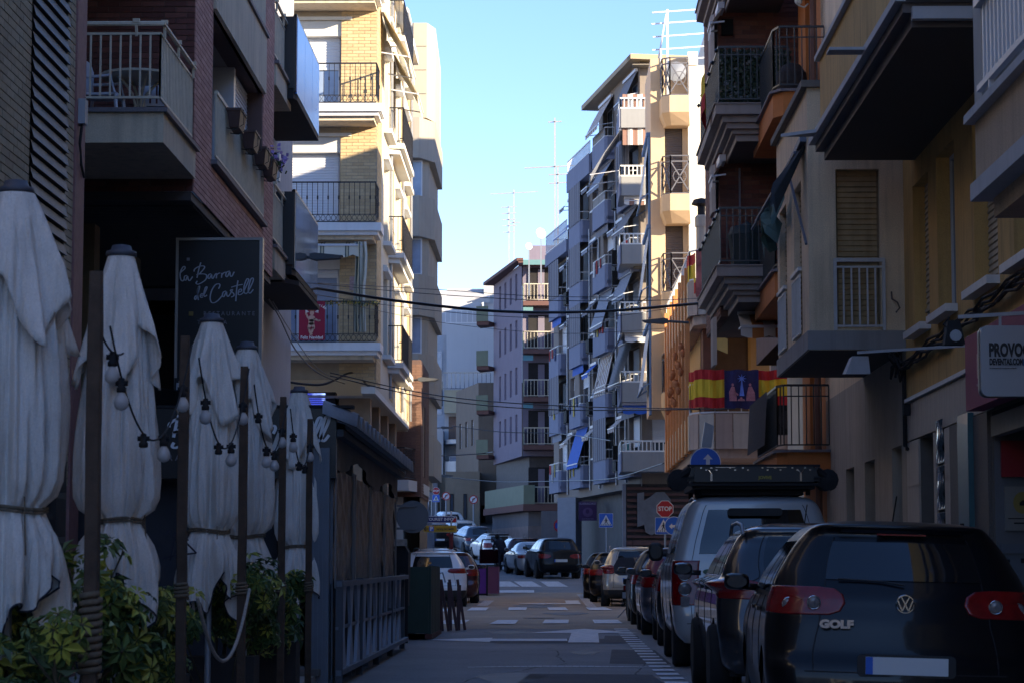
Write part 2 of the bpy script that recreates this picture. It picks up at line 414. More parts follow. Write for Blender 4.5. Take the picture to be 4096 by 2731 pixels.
# turn arrow: left and straight on
def A(pts): return [[((u-548)/2400*Y,Y) for u,Y in pts]]
arr=[]
shaft=[(-0.9,37.6),(0.30,37.6),(0.30,38.6),(-0.9,38.6)]
arr.append(shaft); arr.append([(-1.95,38.1),(-0.9,37.1),(-0.9,39.1)]); arr.append([(0.30,36.9),(0.78,36.9),(0.86,41.6),(0.40,41.6)])
arr.append([(-0.35,41.6),(1.55,41.6),(0.66,44.1)])
mark("lane_arrow",arr,dz=0.009)
mark("lane_arrow",[[(-0.1,66.0),(0.9,66.0),(0.9,67.4),(-0.1,67.4)],[(-0.9,66.7),(-0.1,65.6),(-0.1,67.8)],[(0.5,67.4),(0.9,67.4),(0.9,72),(0.5,72)]],dz=0.045)
mark("asphalt_patch",[[(-0.35,24.5),(1.2,24.2),(1.15,26.8),(-0.2,27.0)],[(-1.3,22.0),(0.3,22.1),(0.4,25.0),(-1.1,24.6)]],asph_d,0.004)
mark("asphalt_patch",[[(-0.9,37.0),(-0.75,36.6),(1.4,36.7),(1.5,40.2),(0.95,40.4),(0.9,38.8),(-0.85,38.9)],[(0.75,29.6),(1.5,29.4),(1.5,34.0),(0.9,34.2)]],asph_d,0.003)
mb=MB().mat(mat("crack_tar",(0.03,0.03,0.032),0.7,0.1)); rn=random.Random(11)
for (x,y,dx,dy,n) in ((-1.6,22.5,.12,.55,14),(-0.9,33,.16,.22,12),(0.2,30,-.05,.6,9),(-1.8,44.0,.3,.02,18),(-1.2,57.0,.25,.05,16),(0.9,24,.02,.5,16),(-2.6,62,.3,.1,20)):
    for i in range(n):
        x2=x+dx*rn.uniform(.5,1.4)+rn.uniform(-.06,.06); y2=y+dy*rn.uniform(.5,1.5)+rn.uniform(-.1,.1); w_=.012; z=zg(y)+(.006 if y<44 else .042)
        mb.quad((x-w_,y,z),(x+w_,y,z),(x2+w_,y2,z),(x2-w_,y2,z)); x,y=x2,y2
o=obj("road_cracks",mb); o["kind"]="structure"
mb=MB().mat(mat("cast_iron",(0.05,0.048,0.048),0.6,0.2,8)); mb.prism([(-.2+.33*math.cos(2*math.pi*k/20),51+.33*math.sin(2*math.pi*k/20)) for k in range(20)],zg(51)+.032,zg(51)+.037); o=obj("manhole_cover",mb); tag(o,"round iron manhole cover in the raised crossing","manhole cover")
mb=MB().mat(mat("oil_stain",(0.075,0.073,0.078),0.6,0.3,5)); 
for cx,cy,a,b in ((-.4,26,.35,1.2),(.5,33,.2,.8),(-.7,42,.4,.9),(.4,55,.5,1.5),(-.3,63.5,.6,2)):
    z=zg(cy)+(.004 if cy<44 else .036); mb.add([(cx+a*math.cos(t)*(1+.2*math.sin(3*t)),cy+b*math.sin(t),zg(cy+b*math.sin(t))+z-zg(cy)) for t in [2*math.pi*k/16 for k in range(16)]],[tuple(range(16))])
o=obj("oil_stains",mb); o["kind"]="structure"
# worn sill of an old speed bump line
pts=[]; n=26
for i in range(n):
    a=-0.95+i*2.3/n; b=a+2.3/n*0.93; w_=0.22*(0.35+0.65*math.sin(math.pi*(i+0.5)/n)); yy=28.55+0.25*math.sin(math.pi*(i+.5)/n)
    j=random.uniform(-0.03,0.03); pts.append([(a,yy-w_/2+j),(b,yy-w_/2+random.uniform(-0.02,0.02)),(b,yy+w_/2+j),(a,yy+w_/2)])
mark("worn_paint_line",pts,dz=0.007)

# ================================================================ left side: cream brick wall with louvre (nearest, left)
br_cream=[mat("cream_brick_%d"%i,c,0.85,0.12,20) for i,c in enumerate(((0.42,0.34,0.23),(0.38,0.30,0.205),(0.45,0.37,0.26)))]
br_pink=[mat("pink_brick_%d"%i,c,0.85,0.12,20) for i,c in enumerate(((0.52,0.27,0.22),(0.47,0.24,0.20),(0.57,0.31,0.26)))]
br_red=[mat("red_brick_%d"%i,c,0.85,0.15,20) for i,c in enumerate(((0.155,0.055,0.045),(0.125,0.045,0.038),(0.185,0.07,0.055)))]
br_dark=[mat("brown_brick_%d"%i,c,0.85,0.15,20) for i,c in enumerate(((0.15,0.06,0.045),(0.12,0.05,0.04),(0.19,0.08,0.055)))]
br_yel=[mat("sand_brick_%d"%i,c,0.85,0.12,20) for i,c in enumerate(((0.52,0.385,0.215),(0.48,0.35,0.195),(0.56,0.42,0.24)))]
mort=mat("mortar",(0.16,0.14,0.12),0.95,0.15); mort_p=mat("mortar_pink",(0.13,0.08,0.07),0.95,0.15); mort_y=mat("mortar_pale",(0.36,0.30,0.22),0.95,0.15)
r=thing("brick_building","cream brick building with a dark louvred strip, at the left edge","building",T(-4.7,16,0))
F=F_left(-4.7,12.0)
hl=[(9.34,10.95,2.6,12.5)]
mb=MB().mat(mort); facade(mb,11.82,0,13,hl,0.25); obj("wall",mb,r,M=F)
mb=MB().mat(mort); shell(mb,-14,-4.72,12,23.82,0,13,skip=('E',)); wobj("wall",mb,r)
o=obj("brick",bricks(br_cream,0,11.34,2.2,10.5,hl,0.30,0.078,y=0),r,M=F,kind="stuff")
mb=MB().mat(mat("red_stone_pillar",(0.30,0.15,0.14),0.7,0.2,12)); mb.box(11.36,11.82,-0.03,0.3,0,10.4); obj("pillar",mb,r,M=F)
mb=MB().mat(dark_in); mb.quad((9.34,0.24,2.6),(10.95,0.24,2.6),(10.95,0.24,12.5),(9.34,0.24,12.5)); obj("louvre_backing",mb,r,M=F)
lm=mat("grey_louvre_metal",(0.15,0.14,0.14),0.55,0.25,6)
def sl():
    mb=MB().mat(lm); mb.prism([(0.0,0.0),(0.012,-0.012),(0.15,0.075),(0.138,0.087)],0,1.61,axis=0); return mb.mesh("slat")
# slats lean outwards and down
def sl2():
    mb=MB().mat(lm); w_=1.61; n=4
    mb.add([(0,-0.05,0),(w_,-0.05,0),(w_,-0.02,0.105),(0,-0.02,0.105),(0,0.12,0.05),(w_,0.12,0.05),(w_,0.12,0.12),(0,0.12,0.12)],[(0,1,2,3),(3,2,6,7),(0,4,5,1),(4,7,6,5)])
    return mb.mesh("slat")
sm_=sl2(); z=2.65
while z<10.4:
    obj("slat",sm_,r,M=F@T(9.34,0,z)); z+=0.125
mb=MB().mat(mat("grey_plastic",(0.35,0.36,0.38),0.6,0.1)); mb.box(11.44,11.58,-0.10,-0.03,5.80,6.05); mb.mat(blackm); mb.tube([(11.5,-0.06,5.8),(11.46,-0.05,5.6),(11.55,-0.05,5.4),(11.7,-0.05,5.3)],0.015,5); obj("junction_box",mb,r,M=F)

# ================================================================ pink brick building
r=thing("brick_apartment_building","pink brick apartment building with cream balconies above the dark restaurant","building",T(-4.7,31.5,0)); PB=r
F=F_left(-4.7,31.32)
op=[(1.75,7.5,7.12,9.26),(1.75,7.5,10.25,12.4)]
mb=MB().mat(mort_p); facade(mb,9.1,6.4,15.2,op,0.3); obj("wall",mb,r,M=F)
obj("brick",bricks(br_pink,0,9.1,6.4,11.5,[(1.63,7.6,7.0,10.25)],0.30,0.078,y=0,seed=3),r,M=F,kind="stuff")
mb=MB().mat(mort_p); mb.quad((-9,31.32,6.4),(-4.70,31.32,6.4),(-4.70,31.32,15.2),(-9,31.32,15.2)); wobj("wall",mb,r)
o=wobj("brick",bricks(br_red,-7.2,-4.702,6.4,11.0,(),0.30,0.078,y=31.32,seed=4),r,kind="stuff")
mb=MB().mat(mort_p); shell(mb,-16,-9,24.3,43.6,0,15.2,skip=('S',)); mb.quad((-9,31.32,15.2),(-4.7,31.32,15.2),(-4.7,40.45,15.2),(-9,40.45,15.2)); mb.quad((-9,40.44,6.4),(-9,40.44,15.2),(-4.72,40.44,15.2),(-4.72,40.44,6.4)); wobj("wall",mb,r)
# setback wall over the restaurant, recess side
mb=MB().mat(mat("dark_stone_and_shade",(0.075,0.068,0.07),0.7,0.25,4)); 
mb.quad((-7.6,24.3,0),(-7.6,44,0),(-7.6,44,6.4),(-7.6,24.3,6.4)); mb.quad((-7.2,24.3,6.4),(-7.2,31.5,6.4),(-7.2,31.5,15),(-7.2,24.3,15)); wobj("shopfront_wall",mb,r)
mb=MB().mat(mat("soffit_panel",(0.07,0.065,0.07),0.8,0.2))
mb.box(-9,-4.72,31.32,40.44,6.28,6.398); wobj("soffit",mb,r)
sfm=MB().mat(mat("soffit_panel"  ,(0,0,0))); sfm.box(-8.5,-4.75,0,0.09,-0.025,0)
sfm=sfm.mesh("soffit_slat"); y=31.7
while y<40.3: obj("soffit_slat",sfm,r,M=T(0,y,6.278)); y+=0.14
# restaurant glazing: upright frames and grey panes in the recess
for i,yy in enumerate((25.2,27.0,28.8,30.6,32.6,34.6,36.8,39.0)):
    mb=MB().mat(mat("bronze_frame",(0.15,0.12,0.10),0.5,0.2)); mb.box(-7.6,-7.45,yy,yy+0.14,0,6.2); wobj("door_post",mb,r)
for i in range(3):
    window(r,F_left(-7.5,25.4+1.8*i,3.3),1.5,2.2,frame=mat("bronze_frame",(0,0,0)),pane=glass,mull=1)
mb=MB().mat(mat("tan_lintel",(0.20,0.16,0.10),0.7,0.2)); mb.box(-7.6,-7.42,24.6,30.8,5.55,6.1); wobj("lintel",mb,r)
for y_ in (33.2,36.6): mb=MB().mat(mat("tan_lintel",(0,0,0))); mb.box(-6.7,-6.35,y_,y_+.4,0,6.28); wobj("column",mb,r)
# cream spandrels, coping, railing and shutters of the long window
for z_,h_ in ((9.26,.95),(12.4,.9)): mb=MB().mat(stucco_c); mb.box(1.63,7.6,-0.06,0.05,z_,z_+h_); obj("spandrel",mb,r,M=F)
for z_ in (7.05,10.211): mb=MB().mat(slate); mb.box(1.60,7.65,-0.1,0.3,z_,z_+.062); obj("coping",mb,r,M=F)
cream_rail=mat("cream_railing",(0.60,0.53,0.41),0.55,0.15,8,stain=0.2)
for z0 in (7.12,10.27):
    mb=MB().mat(cream_rail); railing(mb,[(1.8,-0.04),(7.45,-0.04)],z0,0.98,0.11,0.022,0.05); obj("railing",mb,r,M=F)
    mb=MB().mat(mat("loggia_back",(0.30,0.27,0.25),0.9,0.1)); mb.quad((1.75,1.2,z0),(7.5,1.2,z0),(7.5,1.2,z0+2.14),(1.75,1.2,z0+2.14)); mb.quad((1.75,0.3,z0),(1.75,1.2,z0),(1.75,1.2,z0+2.14),(1.75,0.3,z0+2.14));mb.quad((7.5,0.3,z0),(7.5,1.2,z0),(7.5,1.2,z0+2.14),(7.5,0.3,z0+2.14)); mb.quad((1.75,0.3,z0+2.14),(7.5,0.3,z0+2.14),(7.5,1.2,z0+2.14),(1.75,1.2,z0+2.14)); obj("loggia",mb,r,M=F)
    window(r,F@T(1.78,0.25,z0),1.2,2.1,shutter=0.97); window(r,F@T(5.75,0.25,z0),1.7,2.1,shutter=0.97,mull=0)
    window(r,F@T(3.3,1.1,z0+0.05),2.2,2.0,pane=glass)
    mb=MB().mat(alu); mb.box(5.5,5.7,0.2,1.15,z0,z0+2.14); obj("window_jamb",mb,r,M=F)
# balconies flush with the street face
def cream_balcony(y0,y1,xi,xo,z0,zt,label=None):
    mb=MB().mat(stucco_c); mb.box(xi,xo,y0,y1,z0,zt); 
    b=wobj("balcony",mb,PB)
    mb=MB().mat(slate); mb.box(xi,xo+0.05,y0-0.05,y1+0.06,zt+0.001,zt+0.055); wobj("coping",mb,b)
    mb=MB().mat(cream_rail); railing(mb,[(xi,y0+0.05),(xo-0.06,y0+0.05),(xo-0.06,y1)],zt+0.055,0.93,0.118,0.022,0.03,low=0.14)
    zz=zt+1.10
    mb.tube([(xo-1.02,y0+0.0,zz),(xo-0.02,y0+0.0,zz),(xo-0.02,y1-0.05,zz)],0.03,6)
    for q in ((xo-1.0,y0),(xo-0.35,y0),(xo-0.02,y0+0.1),(xo-0.02,y0+1.2),(xo-0.02,y1-0.2)): mb.cbox((q[0],q[1],zz+0.035),(0.08,0.05,0.05)); mb.bar((q[0],q[1]+0.03,zt+0.95),(q[0],q[1],zz),0.03)
    wobj("railing",mb,b); return b
for z0,zt in ((6.56,6.93),(9.6,9.97),(12.65,13.0)): cream_balcony(28.62,31.28,-7.15,-4.66,z0,zt)
for z0,zt in ((6.56,6.93),(9.75,10.12)): cream_balcony(40.5,42.85,-7.15,-4.66,z0,zt)
mb=MB().mat(greym); mb.tube([(-4.95,31.44,11.5),(-4.95,31.44,8.05),(-5.05,31.4,7.95),(-5.1,31.2,7.9)],0.022,6); wobj("downpipe",mb,r)
mb=MB().mat(white); mb.cbox((-4.69+0.03,41.0,8.4),(0.04,0.2,0.5)); wobj("wall_plaque",mb,r)

# balcony table and chairs
plast=mat("white_plastic",(0.55,0.56,0.62),0.45,0.06)
t=thing("balcony_table","round cream table on curved legs behind the bars of the near pink building balcony","table",T(-5.25,30.3,6.99))
mb=MB().mat(cream_rail); mb.lathe([(0.02,0.72),(0.5,0.72),(0.5,0.75),(0.02,0.75)],20); obj("table_top",mb,t)
for k in range(4):
    a=k*math.pi/2+0.5; ca,sa=math.cos(a),math.sin(a)
    mb=MB().mat(cream_rail); mb.tube([(ca*rr,sa*rr,zz) for rr,zz in ((0.30,0.0),(0.22,0.08),(0.08,0.25),(0.05,0.36),(0.09,0.5),(0.22,0.66),(0.3,0.72))],0.018,6); obj("leg",mb,t)
def chair(x,y,rz,label):
    t=thing("plastic_chair",label,"chair",T(x,y,6.99)@RZ(rz),"white plastic chairs on the near balcony")
    mb=MB().mat(plast); mb.box(-0.22,0.22,-0.22,0.22,0.40,0.43); obj("seat",mb,t)
    mb=MB().mat(plast)
    for i in range(5): mb.box(-0.20+i*0.085,-0.14+i*0.085,0.20,0.225,0.43,0.80)
    G=[[(math.cos(a)*0.24,0.21,0.78+math.sin(a)*0.09),(math.cos(a)*0.24,0.24,0.78+math.sin(a)*0.09),(math.cos(a)*0.18,0.24,0.74+math.sin(a)*0.05),(math.cos(a)*0.18,0.21,0.74+math.sin(a)*0.05)] for a in [math.pi*i/8 for i in range(9)]]
    mb.grid(G,closed_u=True); mb.box(-0.24,-0.18,0.2,0.24,0.42,0.79); mb.box(0.18,0.24,0.2,0.24,0.42,0.79); obj("backrest",mb,t)
    for sx in (-1,1):
        for sy in (-1,1):
            mb=MB().mat(plast); mb.tube([(sx*0.2,sy*0.2,0.41),(sx*0.24,sy*0.24,0)],0.025,5); obj("leg",mb,t)
        mb=MB().mat(plast); mb.tube([(sx*0.24,0.22,0.62),(sx*0.27,-0.15,0.64),(sx*0.25,-0.2,0.42)],0.022,5); obj("armrest",mb,t)
chair(-5.05,30.75,0.2,"white plastic chair right of the table on the near balcony")
chair(-5.65,30.0,1.5,"white plastic chair left of the table on the near balcony")
# flower boxes
potm=mat("brown_plastic_planter",(0.075,0.038,0.032),0.6,0.25,10); soil=mat("soil",(0.03,0.02,0.015),1,0.2)
for i,(yy,lab) in enumerate(((34.3,"brown flower box nearest the lens on the pink building railing"),(36.0,"second brown flower box from the near end of the railing"),(37.4,"third brown flower box from the near end of the railing"),(38.5,"brown flower box farthest along the railing, below the purple flowers"))):
    t=thing("flower_box",lab,"planter",T(-4.52,yy,7.78),"flower boxes hung on the long railing")
    mb=MB().mat(potm); mb.add([(-.07,-.27,0),(.07,-.27,0),(.07,.27,0),(-.07,.27,0),(-.1,-.33,.24),(.1,-.33,.24),(.1,.33,.24),(-.1,.33,.24)],[(0,3,2,1),(0,1,5,4),(1,2,6,5),(2,3,7,6),(3,0,4,7)]); mb.box(-.115,.115,-.345,.345,.235,.27); obj("box",mb,t)
    mb=MB().mat(black); 
    for s_ in (-.2,.2): mb.tube([(-.16,s_,.3),(-.12,s_,.3),(.13,s_,.26),(.13,s_,.05),(.0,s_,-.02),(-.12,s_,0)],0.008,4)
    obj("hanger",mb,t)
t=thing("potted_flowers","clump of small purple flowers above the farthest flower box","flowers",T(-4.5,39.0,8.05))
mb=MB().mat(mat("purple_petals",(0.35,0.25,0.55),0.8,0.2)); rn=random.Random(5)
for i in range(70):
    p=Vector((rn.gauss(0,.09),rn.gauss(0,.22),rn.gauss(.16,.07))); n_=Vector((rn.gauss(0,1),rn.gauss(0,1),rn.gauss(.5,1))).normalized(); a=n_.orthogonal().normalized()*.04; b=n_.cross(a)
    mb.quad(p+a,p+b,p-a,p-b)
obj("petals",mb,t)
mb=MB().mat(mat("dark_leaves",(0.03,0.06,0.02),0.8,0.2))
for i in range(80):
    p=Vector((rn.gauss(0,.08),rn.gauss(0,.2),rn.gauss(.03,.06))); n_=Vector((rn.gauss(0,1),rn.gauss(0,1),rn.gauss(.5,1))).normalized(); a=n_.orthogonal().normalized()*.04; b=n_.cross(a)
    mb.quad(p+a,p+b,p-a,p-b)
obj("leaves",mb,t)

# ================================================================ white building with black and glass balconies
r=thing("apartment_building","pale rendered building with black slabs and reflecting glass balconies past the pink brick one","building",T(-5.35,42.9,0))
pale=mat("pale_blue_render",(0.42,0.42,0.44),0.9,0.08,1.5,0.3,60,stain=0.1)
mb=MB().mat(pale); shell(mb,-14,-5.35,42.9,49.6,0,14.5,skip=('S',)); mb.quad((-14,42.9,6.3),(-5.35,42.9,6.3),(-5.35,42.9,14.5),(-14,42.9,14.5)); wobj("wall",mb,r)
bluegl=mat("blue_balcony_glass",(0.12,0.34,0.85),0.12,0.05,spec=0.5)
mirgl=mat("mirror_balcony_glass",(0.30,0.36,0.42),0.05,0.1,metal=0.7)
for z0,gm in ((9.98,bluegl),(6.8,mirgl)):
    mb=MB().mat(blackm); mb.prism([(-5.34,42.2),(-4.55,42.2),(-4.5,42.4),(-4.5,46.4),(-5.34,46.4)],z0-0.12,z0+0.08); b=wobj("balcony",mb,r)
    mb=MB().mat(black); mb.box(-5.6,-4.53,42.18,42.21,z0+0.06,z0+1.37); mb.box(-4.56,-4.5,42.2,42.26,z0,z0+1.4); mb.bar((-4.52,42.2,z0+1.39),(-4.52,46.4,z0+1.39),0.05); wobj("end_panel",mb,b)
    for k in range(3): mb=MB().mat(gm); mb.box(-4.53,-4.49,42.28+k*1.37,42.28+k*1.37+1.35,z0-0.02,z0+1.37); wobj("glass_panel",mb,b)
mb=MB().mat(blackm); mb.prism([(-7.5,42.0),(-4.7,42.0),(-4.45,42.5),(-4.45,46.4),(-7.5,46.4)],6.52,6.6); wobj("canopy",mb,r)
mb=MB().mat(blackm); mb.box(-7.5,-5.36,42.92,49.5,3.0,6.04); wobj("shopfront",mb,r)
# ================================================================ sand brick corner building with the banner
r=thing("corner_apartment_building","sand coloured brick corner building with white balcony slabs and black railings, sunlit","building",T(-4.33,60,0)); SB=r
F=F_cam(-10,60); FL=F_left(-4.33,60)
cream_wall=mat("cream_render",(0.55,0.50,0.41),0.9,0.06,1,0.3,60)
whiter=mat("white_render",(0.62,0.61,0.58),0.85,0.05,1,0.2,60,stain=0.06)
levels=[7.15,10.14,13.15,16.15]
ho=[(0.6,4.75,z,z+2.35) for z in levels]
mb=MB().mat(mort_y); facade(mb,5.67,6.3,19.0,ho,0.28); obj("wall",mb,r,M=F)
obj("brick",bricks(br_yel,4.75,5.66,6.3,18.2,(),0.30,0.078,y=0,seed=8,bh=0.08) if False else bricks(br_yel,4.75,5.66,6.3,18.2,(),0.30,0.085,y=0,seed=8),r,M=F,kind="stuff")
for i,z in enumerate(levels):
    m=(MB().mat(whiter)); m.box(0.6,4.75,0.06,0.27,z+1.95,z+2.35); m.box(0.3,5.02,-0.06,0.02,z+2.35,z+2.43); obj("shutter_box",m,r,M=F)
    sh=[0.22,0.98,0.5,0.98][i]
    window(r,F@T(0.6,0.29,z),4.1,2.3,shutter=sh,pane=glassl,mull=3,frame=alu)
    # slab with moulded cornice
    s=MB().mat(white); s.box(-1.5,5.86,-1.1,0.0,z-0.22,z-0.02); s.box(-1.5,5.78,-1.02,0.0,z-0.32,z-0.22); s.mat(stucco_c); s.box(-1.5,5.66,-0.9,0.0,z-0.42,z-0.32); b=obj("balcony",s,r,M=F)
    s=MB().mat(black); railing(s,[(-1.5,-1.05),(5.72,-1.05),(5.72,0)],z-0.02,1.02,0.13,0.016,0.035,low=0.21,knob=True)
    x=-1.5
    while x<5.7:   # ring frieze along the foot of the railing
        s.tube([(x+0.065+0.055*math.cos(a),-1.05,z+0.10+0.075*math.sin(a)) for a in [k*math.pi/4 for k in range(8)]],0.009,4,closed=True); x+=0.13
    s.bar((-1.5,-1.05,z+0.01),(5.72,-1.05,z+0.01),0.025)
    obj("railing",s,b,M=F)
canvas_g=stripes("striped_canvas_green",[(0.45,(0.60,0.57,0.47)),(0.5,(0.08,0.10,0.09)),(0.58,(0.42,0.38,0.26)),(0.62,(0.08,0.10,0.09)),(0.70,(0.60,0.57,0.47)),(1.0,(0.62,0.58,0.48))],0.62,0)
aw=awning(r,F@T(2.2,-0.5,10.14-0.42),3.2,0.15,0.5,canvas_g,0.32)
awning(r,F@T(0.2,-0.3,17.3),4.5,0.4,0.8,canvas_g,0.35)
mb=MB().mat(canvas_g); mb.grid([[(5.2+0.03*math.sin(i*1.3)+0.3*k/6,-1.0+0.1*math.sin(k*2),z_) for i,z_ in enumerate((9.65,9.3,8.9,8.5,8.1,7.4))] for k in range(7)]); obj("curtain",mb,r,M=F)
mb=MB().mat(mat("tile_picture",(0.40,0.30,0.33),0.5,0.5,14)); mb.box(5.0,5.28,-0.03,-0.005,8.55,8.9); obj("wall_tile",mb,r,M=F)
# street face
xs=[(2.6,4.2),(7.4,9.0),(11.2,12.8)]
ho=[(a,b,z+0.05,z+2.2) for z in levels for a,b in xs]
mb=MB().mat(cream_wall); facade(mb,14.5,6.1,17.5,ho,0.2); obj("wall",mb,r,M=FL)
for a,b in ((0.02,1.6),(5.2,6.6),(9.8,10.6),(13.2,14.4)):
    obj("brick",bricks(br_yel,a,b,6.2,17.4,(),0.30,0.085,seed=int(a*7)),r,M=FL,kind="stuff")
for a,b in xs:
    for i,z in enumerate(levels):
        window(r,FL@T(a,0.15,z+0.05),b-a,2.15,pane=glassl,mull=1,shutter=0.35)
        m=MB().mat(whiter); m.box(a-0.15,b+0.15,-0.14,0.0,z+2.2,z+2.32); m.box(a-0.1,b+0.1,-0.1,0.0,z+2.32,z+2.38); obj("lintel",m,r,M=FL)
for i,z in enumerate(levels):
    a,b=4.6,9.3
    m=MB().mat(whiter); m.prism([(a,-0.42),(b,-0.42),(b+0.05,0),(a-0.05,0)],z-0.14,z); m.prism([(a+.1,-0.30),(b-.1,-0.30),(b,0),(a,0)],z-0.28,z-0.14); bb=obj("balcony",m,r,M=FL)
    m=MB().mat(black); railing(m,[(a+.05,0),(a+.05,-0.38),(b-.05,-0.38),(b-.05,0)],z,1.0,0.12,0.015,0.03); obj("railing",m,bb,M=FL)
    for a,b in (xs[0],xs[2]):
        m=MB().mat(whiter); m.prism([(a-.12,-.22),(b+.12,-.22),(b+.18,0),(a-.18,0)],z-.1,z+.02); obj("sill",m,r,M=FL)
canvas_y=stripes("striped_canvas_cream_green",[(0.62,(0.78,0.70,0.50)),(0.70,(0.10,0.15,0.12)),(0.80,(0.75,0.62,0.35)),(0.86,(0.10,0.15,0.12)),(1.0,(0.78,0.70,0.50))],0.7,0)
for a,zt in ((0.7,15.9),(4.7,15.75)):
    awning(r,FL@T(a,-0.05,zt),2.7,1.2,0.72,canvas_y,0.28)
mb=MB().mat(whiter); mb.box(-0.2,14.6,-0.25,0.05,17.5,17.75); obj("cornice",mb,r,M=FL)
mb=MB().mat(whiter); mb.box(-0.15,14.5,-0.0,0.35,5.95,6.12); obj("ledge",mb,r,M=FL)
for px in (3.5,8.8,13.0):
    mb=MB().mat(greym); mb.tube([(px+1.3,-0.06,17.4),(px+1.3,-0.06,6.2)],0.04,6); obj("downpipe",mb,r,M=FL)
mb=MB().mat(cream_wall); shell(mb,-16,-4.36,60.3,74.5,5.9,17.6,skip=('E','S')); mb.quad((-16,60.3,5.93),(-4.4,60.3,5.93),(-4.4,74.5,5.93),(-16,74.5,5.93)); wobj("wall",mb,r)
# street level: set back, with brick piers, shop window
mb=MB().mat(mat("purple_grey_panel",(0.17,0.14,0.19),0.7,0.1)); mb.box(-14,-5.6,61.9,62.1,0.4,5.9); mb.mat(mat("tan_render",(0.26,0.19,0.13),0.9,0.15)); mb.box(-16,-5.0,62.1,74.4,0.4,5.92); wobj("ground_floor_wall",mb,r)
for k,yy in enumerate((61.2,64.4,67.8,71.2)):
    mb=MB().mat(mat("tan_render",(0,0,0))); mb.box(-5.35,-4.55,yy,yy+0.6,0.4,5.94); 
    wobj("pier",mb,r)
for k,yy in enumerate((62.6,65.6,69.0)):
    window(r,F_left(-4.98,yy,3.0),1.7,2.2,pane=glass,frame=mat("tan_lintel",(0,0,0)))
screen=bpy.data.materials.new("reflected_sky_glow"); screen.use_nodes=True  # blinds glow to stand in for the sky reflected in the window
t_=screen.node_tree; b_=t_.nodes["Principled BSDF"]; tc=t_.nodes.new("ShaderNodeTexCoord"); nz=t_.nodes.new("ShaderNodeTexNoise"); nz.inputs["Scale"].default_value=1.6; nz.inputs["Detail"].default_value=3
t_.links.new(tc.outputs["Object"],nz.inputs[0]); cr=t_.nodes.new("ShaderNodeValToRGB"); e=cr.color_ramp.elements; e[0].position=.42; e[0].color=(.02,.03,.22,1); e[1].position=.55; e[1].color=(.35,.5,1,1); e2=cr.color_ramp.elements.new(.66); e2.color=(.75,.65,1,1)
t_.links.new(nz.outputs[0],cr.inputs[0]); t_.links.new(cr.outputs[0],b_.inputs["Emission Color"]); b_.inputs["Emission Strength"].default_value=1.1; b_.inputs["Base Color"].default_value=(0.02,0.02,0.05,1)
s=thing("sky_reflecting_window","window with blue and white blinds, glowing in place of reflected sky, above the last parasols","window",T(-6.9,61.5,5.0))
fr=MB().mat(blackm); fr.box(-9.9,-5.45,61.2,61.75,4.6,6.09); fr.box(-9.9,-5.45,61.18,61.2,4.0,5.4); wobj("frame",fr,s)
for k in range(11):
    m=MB().mat(screen); zz=5.50+k*0.052; m.box(-7.3,-5.70,61.12,61.16,zz,zz+0.032); wobj("glowing_blind_slat",m,s)
# nativity banner on the balcony
red_b=mat("crimson_cloth",(0.30,0.012,0.04),0.8,0.06,4); skin=mat("banner_skin",(0.62,0.36,0.26),0.8,0.06,6); wht=mat("banner_white",(0.75,0.72,0.68),0.8,0.03)
t=thing("christmas_banner","crimson Christmas banner with a standing child, hung on the lowest black railing","banner",T(-6.15,58.84,7.2))
BF=T(-6.15,58.80,7.18)@Matrix.Diagonal((0.61,0.61,0.63,1))
def cloth(w,h,m,amp=0.02,n=14,k=5):
    mb=MB().mat(m); mb.grid([[(w*i/n,amp*math.sin(k*math.pi*i/n+j*0.5),h*j/6) for j in range(7)] for i in range(n+1)]); return mb
BW,BH=1.06,1.52
obj("cloth",cloth(BW,BH,red_b,0.008),t,M=BF)
def arc_text(s,x,z,R,size,M,m,par):
    n=len(s); tot=size*0.62*n
    for i,chh in enumerate(s):
        if chh==' ': continue
        a=(-tot/2+size*0.62*(i+0.5))/R
        obj("letter",text_mb(chh,size,I4,m,bold=0.004),par,M=M@T(x+R*math.sin(a),-0.02,z+R*(math.cos(a)-1))@Matrix.Rotation(a,4,'Y'))
arc_text("Dios Ha Nacido",BW/2,1.42,0.95,0.145,BF,wht,t)
text("lettering","Feliz Navidad",0.17,t,BF@T(BW/2,-0.02,0.10),wht,bold=0.004)
def blob(mb,pts):  # flat printed shape
    mb.add([(x,0,z) for x,z in pts],[tuple(range(len(pts)))])
fig=MB().mat(skin)
def ell(cx,cz,a,b,n=16,rot=0): return [(cx+a*math.cos(t_)*math.cos(rot)-b*math.sin(t_)*math.sin(rot),cz+a*math.cos(t_)*math.sin(rot)+b*math.sin(t_)*math.cos(rot)) for t_ in [2*math.pi*k/n for k in range(n)]]
for (cx,cz,a,b,ro) in ((.53,1.06,.085,.10,0),(.52,.84,.15,.13,0),(.51,.70,.125,.12,0),(.43,.55,.065,.15,-.25),(.58,.56,.07,.15,.3),(.44,.36,.045,.15,.25),(.55,.38,.045,.15,-.35),(.50,.22,.07,.03,.3),(.34,.94,.04,.12,.35),(.30,1.07,.035,.09,-.3),(.70,.80,.12,.04,-.5),(.82,.76,.07,.03,.2)): blob(fig,ell(cx,cz,a,b,14,ro))
obj("printed_child",fig,t,M=BF@T(0,-0.014,0))
fig=MB().mat(mat("banner_hair",(0.30,0.10,0.05),0.8,0.1)); blob(fig,[(.43,1.08),(.45,1.18),(.53,1.21),(.61,1.18),(.63,1.08),(.58,1.13),(.48,1.13)]); obj("printed_hair",fig,t,M=BF@T(0,-0.017,0))
fig=MB().mat(wht)
